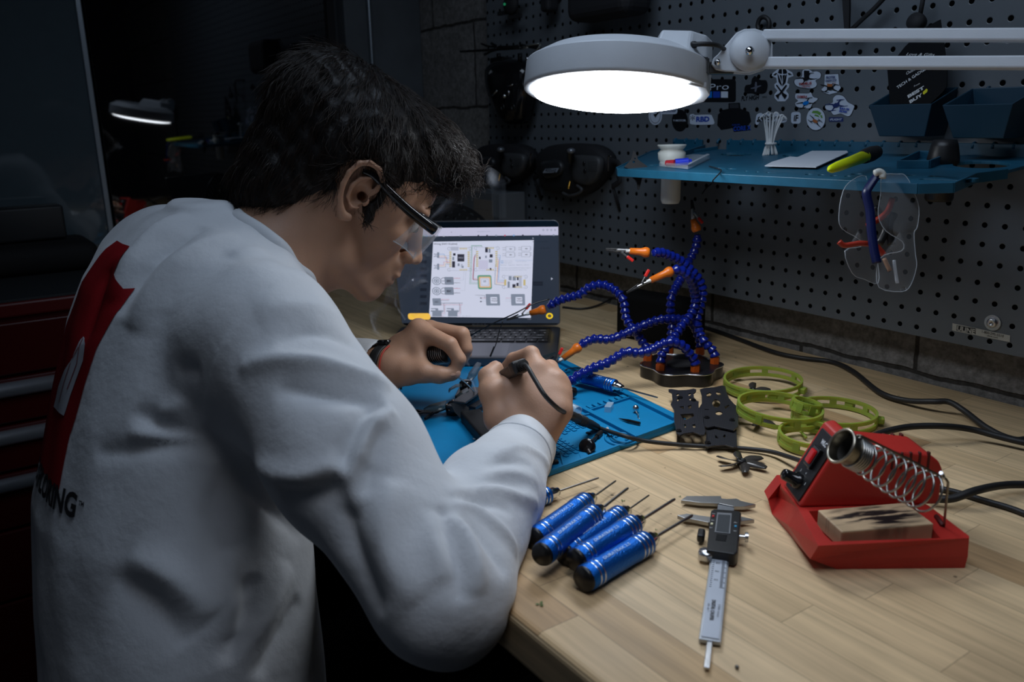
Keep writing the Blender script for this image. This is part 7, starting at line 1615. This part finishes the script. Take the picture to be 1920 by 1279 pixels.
# ------------------------------------------------------------------ solder spool held in the left hand
a=Vector(J(800,668,1.125)); b_=Vector(J(842,661,1.105)); F=zframe(a,b_-a); L=(b_-a).length
sp=thing('solder_spool','tube of coiled solder wire held inside the left hand','solder',a)
mb=MB(F); mb.lathe([(0,0),(.0125,0),(.0125,L),(0,L)],n=28); mb.build('core_tube',mat('spool_dark',(.02,.018,.018),.35),sp)
mb=MB(F)
pts=[]
for i in range(24*9): an=2*PI*i/24; pts.append((.0132*math.cos(an),.0132*math.sin(an),.004+(L-.008)*i/(24*9)))
mb.tube(pts,.0009,n=6); mb.build('wire_coil',mat('solder_grey',(.35,.33,.32),.3,metal=1),sp)
mb=MB(); mb.tube(catmull([Vector(J(846,700,1.096)),Vector(J(857,706,1.10)),Vector(J(872,717,1.12)),Vector(J(884,729,1.135)),Vector(J(889,736,1.14))],6),.0011,n=8); mb.build('solder_wire',mat('solder_bright',(.62,.58,.54),.25,metal=1),label='bare solder wire end pinched between left thumb and finger',cat='solder')
# ------------------------------------------------------------------ soldering iron in the right hand
a=Vector(J(936,712,1.005)); b_=Vector(J(972,690,.962)); F=zframe(a,b_-a); L=(b_-a).length
ir=thing('soldering_iron','dark slim soldering iron handle gripped in the right hand','soldering iron',b_)
Fb=frame(a,b_-a,z=RY-RX*.3)
mb=MB(Fb); mb.box((L*.45,0,0),(L*1.15,.019,.0145),bev=.003,seg=3); mb.build('handle',mat('iron_brown',(.035,.022,.018),.4),ir)
mb=MB(Fb); mb.box((L*1.02,0,.0005),(.013,.0205,.016),bev=.003,seg=3); mb.build('collar',BLK,ir)
mb=MB(Fb); q=Fb.inverted()@Vector(J(953,698,.970)); mb.box((L*.42,-.0098,.001),(.006,.0012,.005),bev=.0004); mb.build('window',mat('window_pink',(.55,.40,.36),.4),ir)
mb=MB(); t1=a+(a-b_).normalized()*.05; mb.cyl(a,a+(a-b_).normalized()*.03,.0055,.004,n=14); mb.cyl(a+(a-b_).normalized()*.03,Vector(J(897,738,1.10)),.003,.0016,n=12); mb.build('tip',DKSTEEL,ir)
d=(b_-a).normalized(); mb=MB(); mb.cyl(b_+d*.004,b_+d*.016,.0058,.0045,n=16); 
for k in range(4): mb.cyl(b_+d*(.005+k*.003),b_+d*(.0065+k*.003),.0068-k*.0004,n=16)
mb.build('strain_relief',RUB,ir)
cp=[b_+d*.014,Vector(J(990,690,.935)),Vector(J(1003,712,.925)),Vector(J(1022,742,.915)),Vector(J(1045,765,.925)),Vector(J(1060,774,.955)),Vector(J(1072,780,1.0)),Vector(J(1095,790,1.04)),Vector(J(1122,802,1.075)),Pz(1165,816,T+.018),Pz(1210,827,T+.011),Pz(1290,835,T+.0055),Pz(1380,840,T+.0045),Pz(1440,846,T+.006),Pz(1480,857,T+.012),Pz(1512,868,T+.02),Pz(1530,872,T+.03)]
mb=MB(); mb.tube(catmull(cp,8),.0027,n=10); mb.build('iron_cord',RUB,ir)
e1=Vector(J(1070,779,.995)); e2=Vector(J(1119,801,1.07)); F=zframe(e1,e2-e1); L=(e2-e1).length
mb=MB(F); mb.lathe([(.003,-.004),(.0052,.001),(.0058,.004),(.0058,L*.78),(.0048,L),(.003,L+.006)],n=20)
for k in range(6): mb.lathe([(.0056,L*.28+k*.0036),(.0068,L*.28+k*.0036+.0005),(.0068,L*.28+k*.0036+.0018),(.0056,L*.28+k*.0036+.0023)],n=20)
mb.build('connector_sleeve',RUB,ir)
# ================================================================== drone being soldered
def jj(x,y,h_=.02): return Pz(x,y,T+h_)
dr=thing('racing_drone','small black racing drone frame being soldered on the mat','drone',jj(880,770,.006))
mb=MB()
def barx(p,q,w,h_): 
    F=frame((p+q)/2,q-p,z=(0,0,1)); mb.box((0,0,0),((q-p).length,w,h_),M=F,bev=.001)
barx(jj(850,765,.02),jj(905,730,.02),.022,.004); barx(jj(860,755,.032),jj(900,728,.032),.020,.003); mb.build('frame_plate',CF_,dr)
mb=MB(); barx(jj(870,748,.026),jj(893,733,.026),.016,.010); mb.build('circuit_stack',mat('pcb_dark',(.02,.022,.022),.4),dr)
for p,q in ((jj(885,765,.018),jj(925,742,.018)),(jj(860,745,.018),jj(875,715,.018)),(jj(850,770,.016),jj(893,745,.016))):
    mb=MB(); barx(p,q,.011,.005); mb.build('arm',CF_,dr)
c_=jj(851,766,.014); mb=MB(zframe(c_,(.35,-.35,.85))); mb.lathe([(0,-.011),(.010,-.011),(.0115,-.008),(.0115,.004),(.009,.007),(.005,.0085),(0,.0085)],n=28); mt=mb.build('motor',BLKG,dr)
mb=MB(zframe(c_,(.35,-.35,.85)))
for k in range(5): mb.sphere((.009*math.cos(k*1.25),.009*math.sin(k*1.25),.006),.0018,u=8,v=6)
mb.build('bell_screw',mat('copper_glint',(.5,.35,.28),.25,metal=1),mt)
mb=MB(); F=frame(jj(862,768,.022),RX,y=RY); me=curve_mesh([[(x*.0052,y*.0052) for x,y in ((-2.4,1.6),(0.4,2.0),(2.4,.4),(2.2,-1.4),(.2,-2.2),(-1.2,-.8))]],depth=.001); mb.mesh(me,0,F); mb.build('camera_flap',mat('flap_grey',(.035,.037,.04),.55),dr)
c_=jj(873,722,.026); mb=MB(zframe(c_,(0,0,1))); mb.lathe([(0,-.008),(.0085,-.008),(.009,.004),(.006,.007),(0,.007)],n=24); mb.build('motor',BLKG,dr)
BLD=mat('blue_smoke_blade',(.02,.05,.075),.3,alpha=.62,spec=.6)
def blade(pts,m,nm='propeller_blade'):
    vs=[];fs=[]
    for (a,b) in pts: vs+= [a,b]
    for i in range(len(pts)-1): fs.append((2*i,2*i+1,2*i+3,2*i+2))
    mb=MB(); mb.add(vs,fs,smooth=True); ob=mb.build(nm,m,dr); sf=ob.modifiers.new('s','SOLIDIFY'); sf.thickness=.0008; return ob
U2=lambda p: crop(730,680,7.104,p)
def bl(pairs,h0,h1,m=BLD):
    n=len(pairs); out=[]
    for i,(a,b) in enumerate(pairs):
        h_=h0+(h1-h0)*i/(n-1); out.append((jj(*U2([a])[0],h_),jj(*U2([b])[0],h_)))
    blade(out,m)
bl([((1020,240),(1110,230)),((1060,130),(1170,160)),((1120,50),(1210,70)),((1170,-10),(1225,5))],.030,.034)
bl([((960,275),(970,315)),((880,290),(900,325)),((800,340),(820,360)),((785,365),(790,400))],.030,.028,mat('grey_smoke_blade',(.03,.045,.05),.3,alpha=.7))
bl([((760,500),(740,610)),((640,530),(640,640)),((540,560),(530,650)),((455,610),(460,650))],.018,.016,mat('olive_smoke_blade',(.025,.045,.04),.3,alpha=.55))
bl([((1040,330),(1060,380)),((960,370),(990,440)),((890,440),(930,480))],.034,.032,mat('grey_smoke_blade'))
mb=MB(); P=[jj(*p,.012) for p in U2([(790,600),(700,640),(620,660),(560,690)])]; mb.tube(catmull(P,4),.0009,n=6); mb.cyl(jj(*U2([(580,675)])[0],.010),jj(*U2([(475,745)])[0],.009),.0024,.0018,n=10); mb.build('antenna_lead',BLK,dr)
bt=thing('battery_pack','black flat battery pack with a white script mark lying under the right hand','battery',jj(930,790,.006))
q=[jj(*p,.020) for p in U2([(1020,660),(1190,600),(1440,950),(1340,960)])]
c0=(q[0]+q[3])/2; F=frame(Vector(((q[0].x+q[2].x)/2,(q[0].y+q[2].y)/2,T+.0135)),(q[3]-q[0])+(q[2]-q[1]),z=(0,0,1)); Lb=(q[3]-q[0]).length*1.15
mb=MB(F); mb.box((0,0,0),(Lb,.028,.0145),bev=.003,seg=3); mb.build('cell_block',mat('battery_black',(.005,.005,.006),.6),bt)
mb=MB(F); tq=F.inverted()@jj(*U2([(1300,800)])[0],.0215); place_text(mb,'GNB',Matrix.Translation((tq.x,tq.y,.0081)),.017,.0055,0,bold=.04,shear=.2); mb.build('lettering',WT,bt)
# antenna held by the laptop side clip
mb=MB(); mb.tube(catmull([Pt(1030,561,1.23),Pt(1000,570,1.225),Pt(965,588,1.215),Pt(930,604,1.22),Pt(895,622,1.24),Pt(875,635,1.26)],5),.0010,n=6); mb.build('antenna_wire',BLK,label='long black antenna wire gripped by the clip in front of the laptop screen',cat='wire')
mb=MB(); mb.tube(catmull([Pt(943,602,1.215),Pt(936,622,1.22),Pt(930,645,1.222),Pt(922,662,1.222)],5),.0007,n=6); mb.cyl(Pt(927,650,1.222),Pt(919,669,1.222),.0014,n=8); mb.build('hanging_lead',BLK,label='thin wire hanging down from the clip over the laptop keyboard',cat='wire')
t0=-(Pz(1022,672,T+.03)-CAM).dot(RZ)
mb=MB(); vs=[Pt(1010,676,t0),Pt(1012,684,t0),Pt(1062,655,t0),Pt(1060,659,t0)]; mb.add([Pt(1015,668,t0),Pt(1013,677,t0),Pt(1040,665,t0),Pt(1062,656,t0),Pt(1040,660,t0)],[(0,1,2,3,4)]); ob=mb.build('loose_blade',mat('grey_smoke_blade'),label='smoky propeller blade gripped by the clip above the mat corner',cat='blade'); sf=ob.modifiers.new('s','SOLIDIFY'); sf.thickness=.0008
mb=MB(); F=frame(Pt(1022,688,t0),RX*.8-RY*.6,y=RY); mb.box((0,0,0),(.022,.012,.010),M=F,bev=.001); mb.cyl(Pt(1012,683,t0),Pt(1038,668,t0),.0022,n=8); mb.cyl(Pt(1016,700,t0),Pt(1036,684,t0),.002,n=8); mb.build('drone_motor',BLK,label='black motor bracket held by the clip near the right knuckles',cat='motor')
mb=MB(); mb.tube(catmull([jj(733,790,.008),jj(757,780,.010),jj(775,783,.010),jj(784,792,.008),jj(779,805,.008)],5),.0013,n=6); mb.build('black_lead',BLK,label='short black lead lying on the mat near the left sleeve',cat='wire')
mb=MB(); mb.cyl(jj(751,718,.018),jj(752,730,.008),.0018,n=8); mb.build('black_peg',BLK,label='tiny black wire end under the left hand',cat='wire')
for i,(x,y) in enumerate(((778,840),(808,843),(883,832),(889,823))):
    mb=MB(); p=jj(x,y,.0072); mb.sphere(p,.0018,sc=(1.6,1,.35),u=8,v=5); mb.build('flux_crumb',mat('flux_clear',(.5,.6,.65),.2,alpha=.5),label='clear flux crumb on the open blue area of the mat',cat='crumb',group='flux crumbs on the mat')
# dark pile of props left on the mat
for i in range(3):
    p=jj(745+i*18,762+i*5,.009); mb=MB(); F=Matrix.Translation(p)@Matrix.Rotation(.5*i-.3,4,'Z'); mb.prism([(-.03,-.004),(0,-.006),(.03,-.003),(.032,.003),(0,.006),(-.03,.004)],0,.0015,M=F,bev=.0004); mb.build('dark_blade',mat('shadow_blade',(.02,.02,.022),.35),label=['dark blade nearest the left sleeve on the mat','middle dark blade on the mat beneath the left hand','dark blade nearest the drone motor on the mat'][i],cat='blade')
# ================================================================== behind the laptop
c_=Pt(838,478,1.66); spn=thing('filament_spool','black perforated spool with olive filament standing behind the laptop','spool',(c_.x,c_.y,T)); Fz=zframe(c_,-RZ*-1+Vector((0,0,0)),RX)
Fz=zframe(c_,Vector((.72,-.69,0)),(0,0,1)); r=min(.100,c_.z-T-.001)
def perf(zz):
    hs=[]
    for rr_,n in ((r*.90,34),(r*.80,30),(r*.70,26)):
        for k in range(n): hs.append(circle(rr_*math.cos(2*PI*(k+(.5 if n==30 else 0))/n),rr_*math.sin(2*PI*(k+(.5 if n==30 else 0))/n),r*.042,6))
    mb=MB(Fz); me=curve_mesh([circle(0,0,r,80),circle(0,0,r*.25,24)]+hs,depth=.002); mb.mesh(me,0,Matrix.Translation((0,0,zz))); mb.build('flange',BLK,spn)
perf(.025); perf(-.025)
mb=MB(Fz); mb.lathe([(r*.25,-.024),(r*.60,-.024),(r*.60,.024),(r*.25,.024)],n=40); mb.build('filament_coil',mat('filament_olive',(.16,.13,.03),.45),spn)
# hanging clear bag, grey card box
p0=Pz(840,470,T); yb=-.075
bg=thing('parts_box','grey cardboard parts box standing behind the laptop beneath the goggles','box',Py(880,420,-.09))
a=Py(832,352,-.09); b_=Py(936,360,-.09); 
mb=MB(); mb.box(((a.x+b_.x)/2,-.055,(a.z+T)/2),(abs(b_.x-a.x),.07,a.z-T),bev=.002); mb.build('box_body',mat('grey_card',(.10,.11,.12),.7,noise=(15,.3)),bg)
a2=Py(888,372,-.0915); b2=Py(925,425,-.0915); mb=MB(); mb.box(((a2.x+b2.x)/2,-.0912,(a2.z+b2.z)/2),(abs(b2.x-a2.x),.001,abs(a2.z-b2.z)),bev=.0003); mb.box(((a2.x+b2.x)/2,-.0914,a2.z-.022),(abs(b2.x-a2.x)*.8,.0014,.0012)); mb.build('box_label',mat('label_tan',(.17,.15,.13),.6),bg)
mb=MB(); c_=Py(935,372,-.10); mb.box((0,0,0),(.05,.012,.085),M=Matrix.Translation(c_),bev=.006,seg=3); mb.build('hanging_bag',mat('thin_film',(.5,.55,.6),.2,alpha=.07,spec=.6),label='small clear bag hanging in front of the darker goggles',cat='bag')
# ================================================================== red tool chest on the left
xc=-.67; zt=1.0215
tcst=thing('tool_chest','dark red rolling tool chest with aluminium drawer pulls at the left','tool chest',((xc-1.12)/2,-1.45,0))
y0,y1=-2.3,-.83; CR=mat('chest_red',(.055,.002,.002),.35,spec=.5)
mb=MB(); mb.box(((xc-1.125)/2,(y0+y1)/2,(zt-.012+.06)/2+.02),(abs(-1.125-xc)-.012,y1-y0,zt-.012-.08),bev=.004); mb.build('cabinet',CR,tcst)
mb=MB(); mb.box(((xc-1.125)/2,(y0+y1)/2,zt-.014),(abs(-1.125-xc)+.006,y1-y0+.006,.026),bev=.004); mb.build('top_rim',mat('chest_rim',(.09,.006,.006),.4),tcst)
mb=MB(); mb.box(((xc-1.125)/2,(y0+y1)/2,zt+.0005),(abs(-1.125-xc)-.014,y1-y0-.012,.005),bev=.001); mb.build('top_liner',mat('liner_black',(.016,.02,.023),.7,bump=(200,.3)),tcst)
zh=[Px(50,722,xc).z,Px(50,810,xc).z,Px(50,898,xc).z]; sp_=(zh[0]-zh[2])/2; tops=[zt-.032]+[z+.022 for z in zh]; tops+= [tops[-1]-.11,tops[-1]-.25,tops[-1]-.44]
for i in range(len(tops)-1):
    a_,b_=tops[i]-.003,tops[i+1]+.003; mb=MB(); mb.box((xc+.001,(y0+y1)/2,(a_+b_)/2),(.014,y1-y0-.03,a_-b_),bev=.003); dw=mb.build('drawer',CR,tcst)
    if 0<i<4:
        z_=tops[i]-.022; mb=MB(); mb.tube([(xc+.012,y0+.03,z_),(xc+.012,y1-.03,z_)],.0135,n=16,flat=(1,.8)); mb.build('drawer_pull',mat('pull_aluminium',(.42,.45,.50),.35,metal=.75),dw)
for x in (-1.05,xc-.06):
    for y in (y0+.08,y1-.08): mb=MB(); mb.lathe([(0,-.016),(.045,-.016),(.045,.016),(0,.016)],M=zframe((x,y,.047),(1,0,0)),n=24); mb.build('caster',BLKM,tcst)
# things on the chest
def soft(name,label,cat,c,s,m,rz=0.,bev=.02):
    mb=MB(); mb.box((0,0,0),s,M=Matrix.Translation(c)@Matrix.Rotation(rz,4,'Z'),bev=bev,seg=4); ob=mb.build(name,m,label=label,cat=cat); ob.data.polygons.foreach_set('use_smooth',[True]*len(ob.data.polygons)); return ob
zl=zt+.003
q=Pz(110,500,zl); soft('tool_bag','flat black soft bag lying on the tool chest','bag',(-1.00,-1.02,zl+.031),(.17,.34,.06),mat('bag_black',(.006,.006,.007),.8,bump=(80,.5)),.0,.025)
soft('tool_pouch','small black pouch at the far left on the tool chest','pouch',(-1.02,-1.36,zl+.021),(.15,.24,.04),MATS['bag_black'],.1,.018)
soft('black_case','dark upright case standing on the black bag on the chest','case',(-1.01,-.965,zl+.062+.036),(.06,.13,.07),mat('case_dark',(.018,.019,.021),.5),.05,.006)
cl=thing('spring_clamp','dull metal spring clamp standing on the tool bag','clamp',(-.99,-1.12,zl+.062))
CM=mat('clamp_metal',(.05,.048,.045),.5,metal=.4)
mb=MB(); mb.tube(catmull([Vector((-.985,-1.15,zl+.064)),Vector((-.985,-1.155,zl+.10)),Vector((-.985,-1.13,zl+.118)),Vector((-.985,-1.05,zl+.118))],5),.007,n=8,flat=(1.,1.)); mb.build('frame_bar',CM,cl)
mb=MB(); mb.tube(catmull([Vector((-.98,-1.125,zl+.105)),Vector((-.98,-1.12,zl+.085)),Vector((-.975,-1.10,zl+.066))],5),.005,n=8); mb.build('jaw',CM,cl)
mb=MB(); mb.cyl((-.975,-1.13,zl+.07),(-.93,-1.10,zl+.008),.0016,n=8); mb.build('steel_rod',mat('rod_dull',(.12,.11,.10),.4,metal=.7),label='thin steel rod leaning beside the spring clamp',cat='rod')
# ================================================================== solder smoke
SM=bpy.data.materials.new('solder_smoke'); SM.use_nodes=True; N_,L__=nodes(SM); N_.clear(); o_=N_.new('ShaderNodeOutputMaterial'); tr=N_.new('ShaderNodeBsdfTransparent'); df=N_.new('ShaderNodeBsdfTranslucent'); df.inputs[0].default_value=(.8,.85,.95,1); mx=N_.new('ShaderNodeMixShader')
tc=N_.new('ShaderNodeTexCoord'); nz=N_.new('ShaderNodeTexNoise'); nz.inputs['Scale'].default_value=26; nz.inputs['Detail'].default_value=5; nz.inputs['Distortion'].default_value=1.5; L__.new(tc.outputs['Object'],nz.inputs[0]); mr=N_.new('ShaderNodeMapRange'); mr.inputs[1].default_value=.42; mr.inputs[2].default_value=.75; mr.inputs[4].default_value=.42
at_=N_.new('ShaderNodeAttribute'); at_.attribute_name='fade'; ml=N_.new('ShaderNodeMath'); ml.operation='MULTIPLY'
L__.new(nz.outputs['Fac'],mr.inputs[0]); L__.new(mr.outputs[0],ml.inputs[0]); L__.new(at_.outputs['Fac'],ml.inputs[1]); L__.new(ml.outputs[0],mx.inputs[0]); L__.new(tr.outputs[0],mx.inputs[1]); L__.new(df.outputs[0],mx.inputs[2]); L__.new(mx.outputs[0],o_.inputs[0])
def wisp(path,w,label,group):
    P=catmull([Pt(x,y,t) for x,y,t in path],8); n=len(P); K=9; vs=[];fs=[];fd=[]
    for i,p in enumerate(P):
        d=(P[min(i+1,n-1)]-P[max(i-1,0)]).normalized(); s_=d.cross(RZ).normalized(); f=i/(n-1); ww=w*(.35+.9*f)
        for k in range(K):
            u_=k/(K-1)*2-1; vs.append(p+s_*ww*u_+RZ*.006*math.sin(u_*3+f*7)); fd.append((1-u_*u_)*math.sin(PI*min(1,f*.9+.08))**.6)
    for i in range(n-1):
        for k in range(K-1): fs.append((i*K+k,i*K+k+1,(i+1)*K+k+1,(i+1)*K+k))
    mb=MB(); mb.add(vs,fs,smooth=True); ob=mb.build('smoke_wisp',SM,label=label,cat='smoke',group=group,kind='stuff'); a_=ob.data.attributes.new('fade','FLOAT','POINT'); a_.data.foreach_set('value',fd)
wisp([(893,735,1.13),(885,705,1.13),(870,680,1.125),(880,650,1.12)],.008,'thin solder smoke rising from the iron tip','smoke')
wisp([(720,640,1.10),(700,600,1.10),(735,560,1.10),(760,520,1.10),(790,490,1.10),(765,450,1.10),(790,400,1.10)],.020,'pale solder smoke curling up beside the chin and laptop screen','smoke')
wisp([(760,600,1.12),(745,560,1.12),(790,530,1.12),(800,560,1.12),(770,590,1.12)],.012,'small loop of solder smoke in front of the laptop edge','smoke')
wisp([(800,420,1.08),(850,380,1.08),(905,350,1.08),(930,320,1.08)],.018,'faint smoke drifting up in front of the fringe toward the goggles','smoke')
# ================================================================== light
def area(name,loc,target,size,power,color,shape='RECTANGLE',sy=None,spread=None):
    l=bpy.data.lights.new(name,'AREA'); l.energy=power; l.color=color; l.size=size; l.shape=shape; l.size_y=sy or size
    if spread: l.spread=spread
    o=bpy.data.objects.new(name,l); COL.objects.link(o); o.location=loc
    o.rotation_euler=(Vector(target)-Vector(loc)).to_track_quat('-Z','Y').to_euler(); return o
wd=bpy.data.worlds.new('world'); bpy.context.scene.world=wd; wd.use_nodes=True
wd.node_tree.nodes['Background'].inputs[0].default_value=(.35,.45,.6,1); wd.node_tree.nodes['Background'].inputs[1].default_value=.03
area('overhead_light',(.36,-.66,2.05),(.36,-.30,1.1),.8,3.9,(.66,.80,1.),sy=.4)
area('bench_fill_light',(.95,-.80,2.30),(.66,-.64,.92),.5,.5,(.84,.89,1.),spread=.9)  # added fill without a fixture, brightens the near part of the bench
area('room_fill_light',(1.3,-2.0,2.0),(.3,-.5,1.1),1.0,.36,(.66,.78,1.))
cd.dof.use_dof=True; cd.dof.focus_distance=1.06; cd.dof.aperture_fstop=6.3
